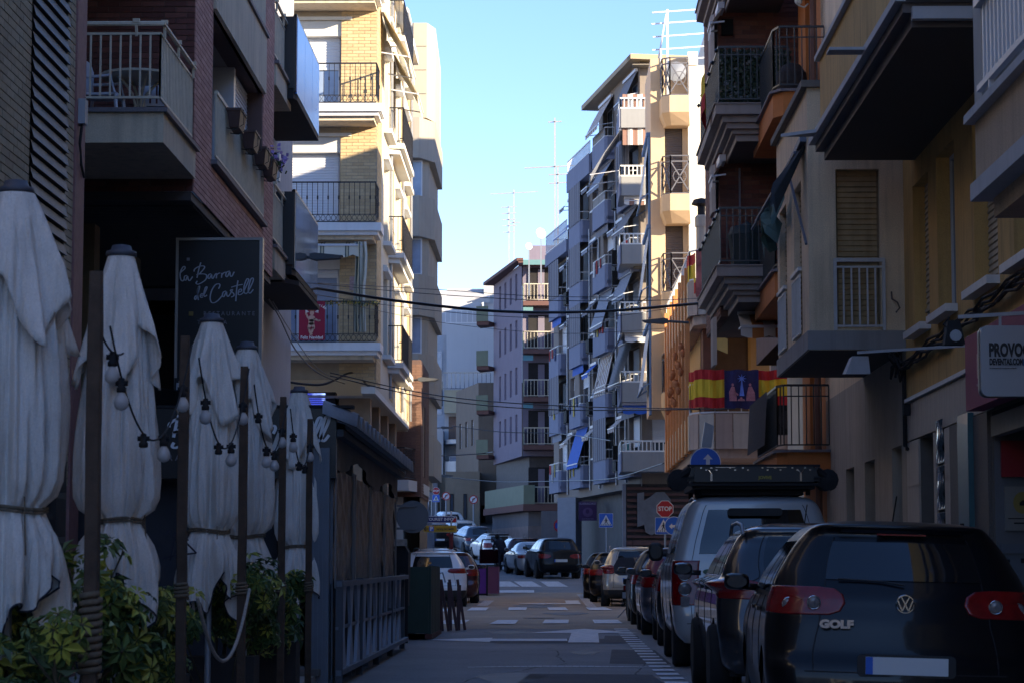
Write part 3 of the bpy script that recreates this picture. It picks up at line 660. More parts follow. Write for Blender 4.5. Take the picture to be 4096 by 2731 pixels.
for k in range(-3,4):
    a=k*0.12; blob(fig,[(.53,1.2),(.53+math.sin(a)*0.12-.012,1.33),(.53+math.sin(a)*0.12+.012,1.35)])
    for sx in (-1,1): blob(fig,[(.53+sx*.11,1.10),(.53+sx*.27,1.12+k*.022),(.53+sx*.26,1.135+k*.022)])
obj("printed_crown",fig,t,M=BF@T(0,-0.016,0))
t=thing("garland","gold and green tinsel garland along the top of the banner railing","garland",T(-6,58.9,8.15))
rn=random.Random(3)
for mm,nm in ((mat("gold_tinsel",(0.55,0.38,0.05),0.35,0.3,20,metal=0.6),"gold_tinsel"),(mat("green_tinsel",(0.04,0.09,0.03),0.6,0.3,20),"green_tinsel")):
    mb=MB().mat(mm)
    for i in range(420):
        x=rn.uniform(-9,-4.15); sag=0.06*abs(math.sin(x*3.1)); p=Vector((x,58.92+rn.gauss(0,.03),8.15-sag+rn.gauss(0,.035))); n_=Vector((rn.gauss(0,1),rn.gauss(0,1),rn.gauss(0,1))).normalized(); a=n_.orthogonal().normalized()*.04; b=n_.cross(a)*.35
        mb.quad(p+a,p+b,p-a,p-b)
    wobj(nm,mb,t)

# ---- red brick lower house with a black balcony, beyond the corner building
r=thing("brick_house","low red brick house with lace curtained door and black railing below the sand brick corner","house",T(-4.5,75,0))
rb=[mat("orange_brick_%d"%i,c,0.85,0.12,20) for i,c in enumerate(((0.19,0.105,0.075),(0.165,0.09,0.065)))]
F=F_cam(-8,75.2)
mb=MB().mat(mort_p); facade(mb,4.45,3.9,8.2,[(2.75,3.7,4.5,6.9)],0.15); obj("wall",mb,r,M=F)
obj("brick",bricks(rb,1.0,4.44,3.9,8.1,[(2.75,3.7,4.5,6.9)],0.30,0.085),r,M=F,kind="stuff")
window(r,F@T(2.75,0.1,4.5),0.95,2.35,pane=glassl,mull=0)
FL=F_left(-3.55,75.2)
mb=MB().mat(mort_p); facade(mb,5,3.9,8.2,[(1.2,2.6,4.6,6.9)],0.15); obj("wall",mb,r,M=FL); obj("brick",bricks(rb,0,5,3.9,8.1,[(1.2,2.6,4.6,6.9)],0.30,0.085),r,M=FL,kind="stuff")
window(r,FL@T(1.2,0.1,4.6),1.4,2.25,pane=glassl,mull=1)
mb=MB().mat(whiter); mb.prism([(-6,74.0),(-3.85,74.0),(-3.55,75.8),(-3.5,80),(-6,80)],4.05,4.38); bb=wobj("balcony",mb,r)
mb=MB().mat(black); railing(mb,[(-5.6,74.1),(-4.0,74.1),(-3.62,75.6),(-3.6,79)],4.38,1.0,0.12,0.016,0.035,mid=0.6); wobj("railing",mb,bb)
mb=MB().mat(mat("tan_render",(0,0,0))); shell(mb,-10,-3.57,75.3,80,0,8.2,skip=('S',)); mb.mat(whiter); mb.box(-8,-4.1,75.4,79.8,0.6,3.9); wobj("wall",mb,r)
R_BRICK=r; r.location.x-=0.45; WM[r.name]=T(-0.45,0,0)@WM[r.name]
# ---- bay fronted beige tower
r=thing("bay_fronted_building","tall beige building with faceted window bays, last on the left against the sky","building",T(-4,88,0))
beige=mat("beige_panel",(0.36,0.32,0.27),0.85,0.08,1.2,0.3,40,stain=0.15); beige2=mat("beige_panel_pale",(0.44,0.39,0.31),0.85,0.06,1.2,0.3,40)
poly=lambda e:[(-12,88),(-5.35,88-e),(-4.55-0.0*e,88-e),(-4.22+e,88.9),(-4.22+e,96),(-12,96)]
for (za,zb,e,mm) in ((3.9,22.0,0.0,beige),):
    mb=MB().mat(beige); mb.prism([(-12,88.5),(-4.9,88.5),(-4.6,89),(-4.6,96),(-12,96)],4.8,19.0); mb.prism([(-14,88.5),(-6.2,88.5),(-6.2,96),(-14,96)],0.8,4.8); mb.mat(beige2); mb.prism([(-12,88.2),(-5.2,88.2),(-5.0,87.9),(-4.5,87.9),(-4.22,88.9),(-4.35,96),(-12,96)],18.4,22.0); wobj("wall",mb,r)
for zz in (19.3,20.2,21.1):
    mb=MB().mat(mat("panel_joint",(0.2,0.18,0.15),0.9,0)); mb.box(-5.0,-4.5,87.88,87.895,zz,zz+.02); wobj("panel_joint",mb,r)
for k in range(-1,4):
    zb=18.4-(k+1)*2.93
    m=MB().mat(beige); m.prism([(-6.2,88.2),(-5.6,87.6),(-4.75,87.6),(-4.22,88.7),(-4.22,95),(-6.2,95)],zb-1.55,zb-0.03) if k<5 else None
    wobj("spandrel",m,r)
    m=MB().mat(beige); m.prism([(-4.70,88.3),(-4.45,88.7),(-4.4,95),(-4.62,95)],zb,zb+1.38); wobj("corner_pier",m,r)
    window(r,F_cam(-5.6,88.1,zb),0.5,1.36,pane=glass if k%2 else glassl,mull=0); window(r,F_cam(-5.08,88.1,zb),0.42,1.36,pane=glassl,mull=0)
    for q in (-5.62,-5.1): m=MB().mat(beige2); m.box(q-0.03,q+0.03,88.0,88.3,zb-0.03,zb+1.4); wobj("mullion",m,r)
# ================================================================ right side, nearest: ochre building
ochre=mat("ochre_render",(0.60,0.38,0.14),0.9,0.18,1.2,0.4,70,stain=0.35,fine=.12); pinkst=mat("beige_roughcast",(0.55,0.40,0.27),0.95,0.10,1.5,0.8,120,stain=0.2,fine=.25)
r=thing("ochre_building","ochre rendered building with deep dark balcony soffits, nearest on the right","building",T(4.64,20,0))
FR=F_right(4.64,31.0)    # local x: 0 at Y=31 towards the camera
holes=[(31-30.2,31-29.0,4.4,6.25),(31-28.35,31-27.1,4.4,6.3),(31-25.9,31-24.55,4.4,6.25),(31-23.7,31-22.0,4.4,6.25)]
up=[(a,b,7.0,9.4) for a,b in ((2,4),(6,8),(12,14),(16,18))]
mb=MB().mat(ochre); facade(mb,26,3.55,15.0,holes+up,0.22); obj("wall",mb,r,M=FR)
for i,h in enumerate(holes):
    window(r,FR@T(h[0],0.16,h[2]),h[1]-h[0],h[3]-h[2],shutter=(0.85,0,0.97,0.97)[i],sm=shut_c,mull=0 if i!=1 else 1)
    m=MB().mat(white); m.box(h[0]-0.08,h[1]+0.08,-0.14,0.2,h[2]-0.09,h[2]-0.002); obj("sill",m,r,M=FR)
for i,h in enumerate(up): window(r,FR@T(h[0],0.16,h[2]),h[1]-h[0],h[3]-h[2],shutter=0.5,sm=shut_c)
mb=MB().mat(ochre); shell(mb,4.66,14,5,31,0,15,skip=('W',)); wobj("wall",mb,r)
# balcony with the dark soffit
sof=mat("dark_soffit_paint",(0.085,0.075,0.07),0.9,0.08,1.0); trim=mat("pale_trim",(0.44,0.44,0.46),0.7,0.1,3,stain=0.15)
mb=MB().mat(ochre); mb.box(3.46,3.6,22.6,30.0,6.86,7.85); mb.box(3.6,4.64,29.86,29.999,6.86,7.85); mb.box(3.6,4.64,22.6,22.74,6.86,7.85)
b=wobj("balcony",mb,r)
mb=MB().mat(trim); mb.box(3.32,4.64,22.5,30.15,6.78,6.859); mb.box(3.40,3.66,22.5,30.1,7.851,7.91); wobj("trim",mb,b)
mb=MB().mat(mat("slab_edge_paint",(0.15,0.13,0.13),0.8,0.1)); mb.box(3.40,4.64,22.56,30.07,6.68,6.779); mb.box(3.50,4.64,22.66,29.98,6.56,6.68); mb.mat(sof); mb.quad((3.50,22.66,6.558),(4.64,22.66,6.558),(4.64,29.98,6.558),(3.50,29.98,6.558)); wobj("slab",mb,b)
mb=MB().mat(trim); mb.add([(3.32,29.3,6.79),(3.32,29.6,6.79),(2.9,29.45,6.76),(3.32,29.3,6.83),(3.32,29.6,6.83),(2.9,29.45,6.8)],[(0,1,2),(3,5,4),(0,2,5,3),(1,4,5,2)]); wobj("clothes_line_bracket",mb,b)
mb=MB().mat(trim); mb.box(2.95,3.32,24.7,24.95,6.80,6.83); wobj("clothes_line_bracket",mb,b)
mb=MB().mat(trim)
for z_,o_ in ((6.78,0.0),(6.60,0.06)): mb.box(3.42+o_,4.64,22.4+o_,22.5+o_,z_,z_+0.12)
wobj("cornice",mb,b)
# near white railed balcony
mb=MB().mat(pinkst); mb.box(3.5,4.64,8,19.4,4.5,5.0); b=wobj("balcony",mb,r)
mb=MB().mat(trim); mb.box(3.42,4.64,8,19.48,5.0,5.07); mb.box(3.46,4.64,8,19.46,4.36,4.499); mb.mat(pinkst); mb.box(3.62,4.64,8,19.3,4.2,4.359); wobj("trim",mb,b)
mb=MB().mat(mat("cream_panel_wall",(0.42,0.40,0.37),0.8,0.08,3,stain=0.15)); mb.box(3.5,3.62,19.05,19.4,5.071,8.5); mb.box(3.62,4.64,19.25,19.4,5.071,8.5); mb.box(3.5,4.64,17.0,19.39,6.6,7.2); wobj("screen_wall",mb,b)
mb=MB().mat(alu)
for k in range(26): yy=18.9-k*0.16; mb.box(3.48,3.51,yy-0.055,yy+0.0,5.2,5.88)
mb.bar((3.47,19.02,5.9),(3.47,10,5.9),0.07); mb.bar((3.47,19.0,5.2),(3.47,10,5.2),0.05)
for yy in (18.5,16.5): mb.bar((3.47,yy,5.05),(3.47,yy,5.2),0.04)
wobj("railing",mb,b)
# ground floor: tiles, doors, glass brick strip, shop
tile=mat("cream_wall_tile",(0.48,0.41,0.34),0.55,0.12,2,stain=0.2,fine=.08); tdark=mat("granite",(0.12,0.105,0.095),0.6,0.45,60)
gh=[(31-30.0,31-28.85,-0.3,3.05),(31-27.65,31-26.75,-0.3,3.05),(31-25.2,31-19.0,-0.3,3.0)]
mb=MB().mat(mort); facade(mb,26,-0.3,3.55,gh,0.9,y=0.02); obj("ground_floor_wall",mb,r,M=FR)
# the wall tiles, each one its own piece, skipping the openings
def tile_row(x0,x1,z0,z1,n,lab="wall_tile"):
    w_=(x1-x0)/n
    me=cached(("tile",round(w_,3),round(z1-z0,3)),lambda:(lambda q:(q.mat(tile),q.box(0.006,w_-0.006,-0.012,0.015,0.006,z1-z0-0.006),q.mesh("wall_tile"))[2])(MB()))
    for i in range(n): obj(lab,me,r,M=FR@T(x0+i*w_,0,z0))
tile_row(0.02,6.0,3.06,3.54,17)
for z0 in (-0.1,0.55,1.2,1.85,2.45):
    z1=z0+0.64 if z0<2.4 else 3.05
    tile_row(0.02,1.0,z0,min(z1,3.05),1) ; tile_row(2.15,2.35,z0,min(z1,3.05),1); tile_row(2.95,3.3,z0,min(z1,3.05),1)
mb=MB().mat(white); mb.box(0,6.0,-0.05,0.02,3.552,3.60); obj("ledge",mb,r,M=FR)
gb=mat("glass_brick",(0.10,0.13,0.15),0.12,0.5,30,spec=0.9,coat=0.4)
def gbm():
    q=MB().mat(gb); n=6
    q.grid([[(0.02+0.54*i/n,-0.015-0.02*math.sin(i*2.9)*math.sin(j*2.4),0.02+0.50*j/n) for j in range(n+1)] for i in range(n+1)]); q.box(0.01,0.57,0,0.05,0.01,0.53); return q.mesh("glass_brick")
gbm_=gbm(); z=-0.1
while z<3.0: obj("glass_brick",gbm_,r,M=FR@T(2.36,0,z)); z+=0.55
mb=MB().mat(tdark); mb.box(3.32,4.2,-0.01,0.02,0,3.05); mb.box(4.9,5.75,-0.02,0.02,-0.2,3.05); obj("granite_pier",mb,r,M=FR)
teal=mat("teal_panel",(0.04,0.13,0.15),0.3,0.2,3,coat=0.3); mb=MB().mat(teal); mb.box(4.25,4.92,-0.08,0.02,-0.2,3.1); mb.mat(blackm); mb.bar((4.75,-0.13,0.9),(4.75,-0.13,1.9),0.04); obj("door_panel",mb,r,M=FR)
mb=MB().mat(mat("door_recess",(0.13,0.115,0.10),0.7,0.15)); mb.box(0.98,2.2,0.85,0.95,-0.2,3.1); mb.box(3.3,4.3,0.85,0.95,-0.2,3.1); obj("door_recess",mb,r,M=FR)
# shop entrance recess
mb=MB().mat(mat("dim_white_wall",(0.16,0.165,0.175),0.8,0.08)); mb.box(4.68,7.5,25.18,25.25,-0.2,3.05); mb.box(7.4,7.5,19,25.2,-0.2,3.05); mb.mat(blackm); mb.box(4.66,7.5,19,25.18,3.0,3.04); wobj("entrance_wall",mb,r)
mb=MB().mat(mat("grey_steel_beam",(0.2,0.19,0.17),0.6,0.2)); mb.box(4.64,4.75,19.0,25.15,2.78,2.99); wobj("shutter_track",mb,r)
mb=MB().mat(mat("red_notice",(0.30,0.01,0.02),0.5,0.08)); mb.box(4.74,5.7,25.12,25.17,2.36,2.74); wobj("red_sign",mb,r)
mb=MB().mat(mat("plaque",(0.24,0.235,0.22),0.5,0.06)); mb.box(4.77,5.12,25.14,25.17,1.80,2.26); pl_=wobj("notice",mb,r)
mb=MB().mat(mat("gold_print",(0.28,0.22,0.06),0.5,0.1)); mb.prism(ell(4.95,2.09,0.095,0.115,16),25.130,25.138,axis=1); mb.mat(blackm); mb.box(4.80,5.10,25.132,25.139,1.92,1.93); mb.box(4.86,5.04,25.132,25.139,1.87,1.885); mb.prism([(4.92,2.06),(4.99,2.06),(4.99,2.09),(4.955,2.12),(4.92,2.09)],25.12,25.129,axis=1); wobj("emblem",mb,pl_)
boxm=mat("mailbox_grey",(0.12,0.14,0.17),0.45,0.12)
for z0,h in ((1.22,0.44),(0.62,0.45),(0.05,0.45)):
    mb=MB().mat(boxm); mb.box(4.72,5.08,25.02,25.17,z0,z0+h); mb.box(4.71,5.09,24.99,25.02,z0+h-0.1,z0+h); mb.mat(blackm); mb.box(4.90,5.03,25.005,25.019,z0+h*0.55,z0+h*0.66); mb.cbox((4.77,25.012,z0+h*0.6),(0.03,0.01,0.03)); mb.box(4.76,4.77,25.005,25.019,z0+0.05,z0+0.15);mb.box(4.98,4.99,25.005,25.019,z0+0.05,z0+0.15); wobj("mailbox",mb,r)
mb=MB().mat(mat("white_card",(0.6,0.6,0.6),0.6,0.05)); mb.box(4.9,5.02,25.0,25.004,0.95,1.0); wobj("name_card",mb,r)
# shop fascia, magenta
t=thing("shop_fascia","magenta shop fascia board on the ochre building behind the white box sign","sign",T(4.5,26,3.1))
mb=MB().mat(mat("magenta_panel",(0.26,0.03,0.10),0.6,0.15,2)); mb.box(4.42,4.6,18,26.0,3.06,3.83); wobj("board",mb,t)
mb=MB().mat(mat("magenta_print",(0.30,0.10,0.15),0.4,0.1)); 
for k in range(6): mb.box(4.41,4.419,25.2-k*0.13,25.27-k*0.13,3.35,3.6)
mb.box(4.41,4.419,24.5,25.3,3.27,3.29); wobj("faded_lettering",mb,t)
t.location.y-=0.65
# white projecting box sign
t=thing("box_sign","white rounded box sign with black lettering hung from a bracket at the right edge","sign",T(4.0,20,3.1))
mb=MB().mat(mat("sign_white",(0.42,0.43,0.45),0.35,0.05,2,coat=0.3))
def rrect(x0,x1,z0,z1,rr,n=6):
    p=[]
    for cx,cz,a0 in ((x1-rr,z1-rr,0),(x0+rr,z1-rr,90),(x0+rr,z0+rr,180),(x1-rr,z0+rr,270)):
        for k in range(n+1): a=rad(a0+90*k/n); p.append((cx+rr*math.cos(a),cz+rr*math.sin(a)))
    return p
mb.prism(rrect(3.62,4.55,2.81,3.40,0.06),20.0,20.16,axis=1); wobj("box",mb,t)
mb=MB().mat(black); mb.prism(rrect(3.615,4.555,2.805,3.405,0.065),20.05,20.11,axis=1); wobj("rim",mb,t)
inkm=mat("black_print",(0.02,0.02,0.025),0.5,0.0)
text("lettering","PROVOCA",0.150,t,T(3.685,19.993,3.19),inkm,align='LEFT',bold=0.0070,sx=0.56)
text("lettering","DEVENTAS.COM",0.072,t,T(3.688,19.993,3.095),inkm,align='LEFT',bold=0.0035,sx=0.53)
mb=MB().mat(mat("blue_square",(0.03,0.10,0.25),0.5,0)); mb.box(3.965,4.01,19.99,19.998,3.065,3.12); wobj("logo_square",mb,t)
text("lettering","te asesoramos en la venta de tu vivienda",0.016,t,T(3.69,19.993,3.045),inkm,align='LEFT',sx=0.85)
mb=MB().mat(trim); mb.bar((3.45,20.08,3.48),(4.64,20.08,3.55),0.03); mb.bar((3.8,20.08,3.40),(3.8,20.08,3.5),0.02); mb.bar((4.4,20.08,3.40),(4.4,20.08,3.53),0.02); wobj("bracket",mb,t)
t=thing("floodlight","small bracket floodlight left of the white box sign","lamp",T(3.4,20.2,3.3))
mb=MB().mat(blackm); mb.prism([(3.33,3.25),(3.5,3.25),(3.46,3.45),(3.36,3.45)],20.05,20.2,axis=1); mb.tube([(3.38,20.1,3.48),(3.33,20.1,3.42),(3.38,20.08,3.36),(3.46,20.08,3.40)],0.01,5); wobj("housing",mb,t)
mb=MB().mat(mat("lamp_glass",(0.4,0.42,0.45),0.15,0.05)); mb.lathe([(0.01,0),(0.05,0),(0.05,0.02)],12,(3.42,20.03,3.32),axis=1); wobj("lens",mb,t)
t=thing("arm_lamp","long horizontal arm with a flat flood lamp, left of the magenta fascia","lamp",T(4.5,27,3.6))
mb=MB().mat(trim); mb.bar((3.5,27.0,3.84),(4.62,26.2,3.84),0.03); mb.cbox((4.62,26.2,3.84),(0.05,0.06,0.2)); wobj("arm",mb,t)
mb=MB().mat(trim); mb.add([(3.36,27.0,3.60),(3.64,27.0,3.60),(3.64,27.3,3.62),(3.36,27.3,3.62),(3.44,27.0,3.80),(3.62,27.0,3.80),(3.62,27.3,3.8),(3.44,27.3,3.8)],[(0,1,2,3),(4,7,6,5),(0,4,5,1),(1,5,6,2),(2,6,7,3),(3,7,4,0)]); wobj("lamp_head",mb,t)
# cable bundle along the wall
def cable(name,label,pts,rr,sag=0.0,m=black,n=16):
    mb=MB().mat(m); q=[]
    for a,b in zip(pts,pts[1:]):
        a,b=Vector(a),Vector(b)
        for i in range(n): s=i/n; p=a.lerp(b,s); p.z-=sag*4*s*(1-s); q.append(p)
    q.append(Vector(pts[-1])); mb.tube(q,rr,6)
    o=obj(name,mb); tag(o,label,"cable"); return o
t=thing("wall_cables","bundle of black cables clipped along the ochre wall under the window sills","cable",T(4.55,25,4.1))
for k in range(5):
    mb=MB().mat(blackm); rn=random.Random(k); q=[(4.58-rn.random()*0.05,20+i*0.45,4.16+0.03*k+rn.uniform(-.035,.035)-0.22*(i/25)) for i in range(25)]
    q+=[(4.5+rn.uniform(-.1,.1),31+rn.uniform(-.2,.2),4.0+rn.uniform(-.2,.3)) for i in range(4)]; mb.tube(q,0.018,5); wobj("cable_strand",mb,t)
mb=MB().mat(blackm); mb.tube([(4.6,30.9,4.0),(4.6,30.9,3.0),(4.58,30.6,2.95)],0.03,5); mb.cbox((4.58,30.6,3.45),(0.08,0.1,0.14)); wobj("cable_drop",mb,t)

# ================================================================ cream bay building
boxc=mat("cream_roughcast",(0.78,0.62,0.43),0.95,0.12,1.5,0.8,110,stain=0.3,fine=.2); boxg=mat("grey_beige_render",(0.42,0.36,0.29),0.9,0.14,1.5,0.3,60,stain=0.3,fine=.12)
r=thing("bay_house","cream roughcast house with a boxed out first floor bay above two narrow garage doors","house",T(4.64,34,0))
F=F_cam(3.4,31.0); FRb=F_right(3.4,35.2)
mb=MB().mat(boxc); facade(mb,1.24,4.25,7.7,[(0.36,0.93,4.55,6.62)],0.12); obj("wall",mb,r,M=F)
mb=MB().mat(boxc); facade(mb,4.2,4.25,7.7,[(0.35,1.35,4.55,6.62),(2.35,3.35,4.55,6.62)],0.12); obj("wall",mb,r,M=FRb)
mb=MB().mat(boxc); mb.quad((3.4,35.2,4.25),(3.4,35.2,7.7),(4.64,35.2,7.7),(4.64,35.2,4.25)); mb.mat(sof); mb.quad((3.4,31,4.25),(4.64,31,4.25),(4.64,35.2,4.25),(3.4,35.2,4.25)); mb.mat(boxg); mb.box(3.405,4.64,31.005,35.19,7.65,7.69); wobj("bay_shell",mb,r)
mb=MB().mat(mat("skirt_grey",(0.30,0.29,0.29),0.9,0.1,2,stain=0.3)); mb.box(3.37,4.64,30.97,31.0,4.255,4.50); mb.box(3.37,3.4,31.0,35.2,4.255,4.50); wobj("skirt",mb,r)
mb=MB().mat(mat("stone_coping_dark",(0.17,0.15,0.13),0.9,0.2,8)); mb.box(3.32,4.64,30.92,35.25,7.7,7.79); wobj("coping",mb,r)
shl=mat("worn_wood_shutter",(0.38,0.27,0.14),0.8,0.25,5,stain=0.3)
w_=window(r,F@T(0.36,0.10,4.55),0.57,2.07,frame=mat("worn_wood_frame",(0.25,0.19,0.12),0.8,0.25,10,stain=0.3),shutter=0.96,sm=shl,mull=0)
for xx in (0.35,2.35): window(r,FRb@T(xx,0.10,4.55),1.0,2.07,frame=mat("worn_wood_frame",(0,0,0)),shutter=0.96,sm=shl,mull=0)
wr=mat("white_railing_paint",(0.55,0.54,0.54),0.5,0.12,6,stain=0.2)
mb=MB().mat(wr); mb.bar((0.33,-0.03,5.42),(0.97,-0.03,5.42),0.05); railing(mb,[(0.34,-0.03),(0.96,-0.03)],4.5,0.83,0.10,0.022,0.025,low=0.06); mb.bar((0.335,-0.03,4.5),(0.335,-0.03,5.44),0.04); mb.bar((0.965,-0.03,4.5),(0.965,-0.03,5.44),0.04); obj("railing",mb,r,M=F)
for xx in (0.35,2.35): mb=MB().mat(wr); mb.bar((xx-.02,-0.03,5.42),(xx+1.02,-0.03,5.42),0.05); railing(mb,[(xx,-0.03),(xx+1.0,-0.03)],4.5,0.83,0.10,0.02,0.025,low=0.06); obj("railing",mb,r,M=FRb)
mb=MB().mat(mat("bracket_rust",(0.12,0.09,0.08),0.7,0.3)); mb.tube([(4.46,30.95,5.0),(4.46,30.9,4.9),(4.52,30.85,4.85),(4.55,30.85,4.78),(4.5,30.85,4.72)],0.012,5); wobj("iron_hook",mb,r)
FR2=F_right(4.64,40.0)
mb=MB().mat(boxg); facade(mb,9.0,-0.3,4.25,[(2.6,3.6,-0.3,3.0),(4.8,5.9,-0.3,3.0),(7.6,8.5,-0.3,3.05)],0.35); mb.mat(boxc); facade(mb,9.0,7.7,15,[(4.0,5.2,8.2,10.4)],0.3); mb.mat(boxc); facade(mb,4.8,4.25,7.7,[]); obj("wall",mb,r,M=FR2)
for xx,w_ in ((2.6,1.0),(4.8,1.1),(7.6,0.9)): window(r,FR2@T(xx,0.3,0),w_,2.95,frame=shut_b,shutter=0.99,sm=shut_b,mull=0,name="garage_door")
mb=MB().mat(boxg); shell(mb,4.66,14,31.02,40,0,15,skip=('W',)); wobj("wall",mb,r)
mb=MB().mat(mat("terracotta_pipe",(0.16,0.07,0.045),0.7,0.15)); mb.tube([(4.5,39.9,15),(4.5,39.9,0.2)],0.06,6); wobj("downpipe",mb,r)
t=thing("folded_awning","torn teal awning folded on crooked arms beside the cream bay","awning",T(3.6,35,7))
tealc=mat("faded_teal_canvas",(0.07,0.14,0.14),0.85,0.25,6)
G=[]
for i in range(16):
    s=i/15; a=P(0,0,1)
    y_=33.4+2.0*s; G.append([(3.26-0.10*math.sin(s*3.0)+0.05*math.sin(i*1.9+j)-.03*j*math.sin(i*.9),y_-.3,6.78-0.30*s-0.10*j*(1+.35*math.sin(i*1.3))-0.02*math.sin(i*2.3)*j) for j in range(5)])
mb=MB().mat(tealc); mb.grid(G); wobj("canvas",mb,t)
G=[[(3.38-0.10*j+0.03*math.sin(i*2.1),31.2+0.5*s_,7.0-0.05*math.sin(i)-0.17*j*(1+0.3*math.sin(i*1.7))) for j in range(5)] for i,s_ in enumerate([k/7 for k in range(8)])]
mb=MB().mat(mat("dark_torn_canvas",(0.03,0.04,0.05),0.9,0.3)); mb.grid(G); wobj("canvas",mb,t)
mb=MB().mat(mat("faded_blue_tube",(0.13,0.15,0.20),0.6,0.1)); mb.bar((3.36,31.1,7.05),(3.36,34.2,6.9),0.09); mb.bar((3.3,31.6,6.95),(3.05,34.8,6.5),0.035); mb.bar((3.38,31.1,5.65),(3.32,32.6,6.8),0.03); mb.bar((3.0,34.9,6.4),(3.35,33.5,7.0),0.03); wobj("awning_arm",mb,t)

# ================================================================ terracotta balconies
terra=mat("terracotta_render",(0.50,0.17,0.045),0.85,0.14,2,0.2,50,stain=0.1)
r=thing("terracotta_house","terracotta orange house with bellied black iron balconies, right","house",T(4.64,42,0))
FR3=F_right(4.64,44.2)
mb=MB().mat(terra); facade(mb,4.2,0,15,[(1.2,2.8,z,z+2.3) for z in (3.4,6.4,9.4,12.4)],0.25); obj("wall",mb,r,M=FR3)
mb=MB().mat(terra); shell(mb,4.66,14,40.02,44.2,0,15,skip=('W',)); wobj("wall",mb,r)
for z in (3.4,6.4,9.4,12.4):
    window(r,FR3@T(1.2,0.2,z),1.6,2.3,frame=mat("orange_door_frame",(0.30,0.10,0.03),0.6,0.1),pane=mat("orange_door_pane",(0.16,0.04,0.015),0.3,0.2),mull=1)  # door panes in one dark orange colour
    m=MB().mat(terra); m.prism([(4.64,40.0),(3.93,40.0),(3.78,40.25),(3.78,44.1),(4.64,44.1)],z-0.42,z-0.02); bb=wobj("balcony",m,r)
    m=MB().mat(slate); m.prism([(4.64,39.93),(3.88,39.93),(3.72,40.2),(3.72,44.15),(4.64,44.15)],z-0.021,z+0.02); wobj("coping",m,bb)
    m=MB().mat(black); railing(m,[(4.62,40.0),(3.88,40.0)],z+0.02,1.06,0.11,0.018,0.035); railing(m,[(3.88,40.02),(3.80,40.3),(3.80,44.0)],z+0.02,1.06,0.11,0.02,0.035,bulge=-0.22)
    m.bar((4.62,40.0,z+0.9),(3.88,40.0,z+0.9),0.02); wobj("railing",m,bb)
r.location.y-=0.6; WM[r.name]=T(0,-0.6,0)@WM[r.name]
t=thing("plant_urn","dark round woven urn on the upper terracotta balcony","pot",T(4.2,40.6,9.42))
mb=MB().mat(mat("wicker_dark",(0.03,0.022,0.02),0.8,0.4,30)); mb.lathe([(0.16,0),(0.24,0.15),(0.27,0.35),(0.25,0.52),(0.15,0.66),(0.02,0.70)],14); obj("urn",mb,t)
t=thing("wall_lantern","small white glass wall lantern on the terracotta wall at the top edge","lamp",T(4.3,40.0,11.2))
mb=MB().mat(mat("lantern_cream",(0.5,0.47,0.4),0.5,0.1)); mb.lathe([(0.02,-.2),(0.06,-.16),(0.09,.05),(0.05,.12),(0.01,.2)],6,(4.25,39.85,11.15)); wobj("lantern",mb,t); mb=MB().mat(mat("lantern_cream",(0,0,0))); mb.tube([(4.25,39.85,10.95),(4.35,39.87,10.92),(4.42,39.95,11.0)],0.015,5); wobj("bracket",mb,t)
t=thing("reed_screen","bundle of dark laundry and reed matting hung along the lowest terracotta balcony rail","screen",T(3.8,41,4.5))
mb=MB().mat(mat("dark_reed",(0.045,0.045,0.055),0.9,0.4,25)); n=30
mb.grid([[(3.70-0.02*(i%2)-0.05*j/4,40.4+3.4*i/n,4.45-0.9*j/4) for j in range(5)] for i in range(n+1)]); wobj("matting",mb,t)

# ================================================================ dark brick building with stepped cornice balconies
r=thing("brick_apartment_building","dark brick block with stepped cornice balconies and ivy behind the railings, right","building",T(3.2,44.7,0))
BX=3.25
mb=MB().mat(mort_p); facade(mb,8,6.2,15.2,[],0.1); obj("wall",mb,r,M=F_cam(BX,44.75))
obj("brick",bricks(br_dark+br_red[:1],0.0,2.2,6.4,15.1,(),0.30,0.085,seed=5),r,M=F_cam(BX,44.75),kind="stuff")
mb=MB().mat(mort_p); shell(mb,BX,14,44.75,48.7,6.2,15.2,skip=('S',)); mb.quad((BX,44.75,6.2),(14,44.75,6.2),(14,48.7,6.2),(BX,48.7,6.2)); mb.mat(boxg); shell(mb,5.6,14,44.3,56,0,9.4); mb.mat(mort_p); shell(mb,4.8,14,48.71,55,6.2,15.2); wobj("wall",mb,r)
obj("brick",bricks(br_dark+br_red[:1],0,3.95,6.25,15.1,(),0.30,0.085,seed=6),r,M=F_right(BX,48.7),kind="stuff")
corn=mat("grey_stone_cornice",(0.32,0.27,0.24),0.8,0.1,3,stain=0.15)
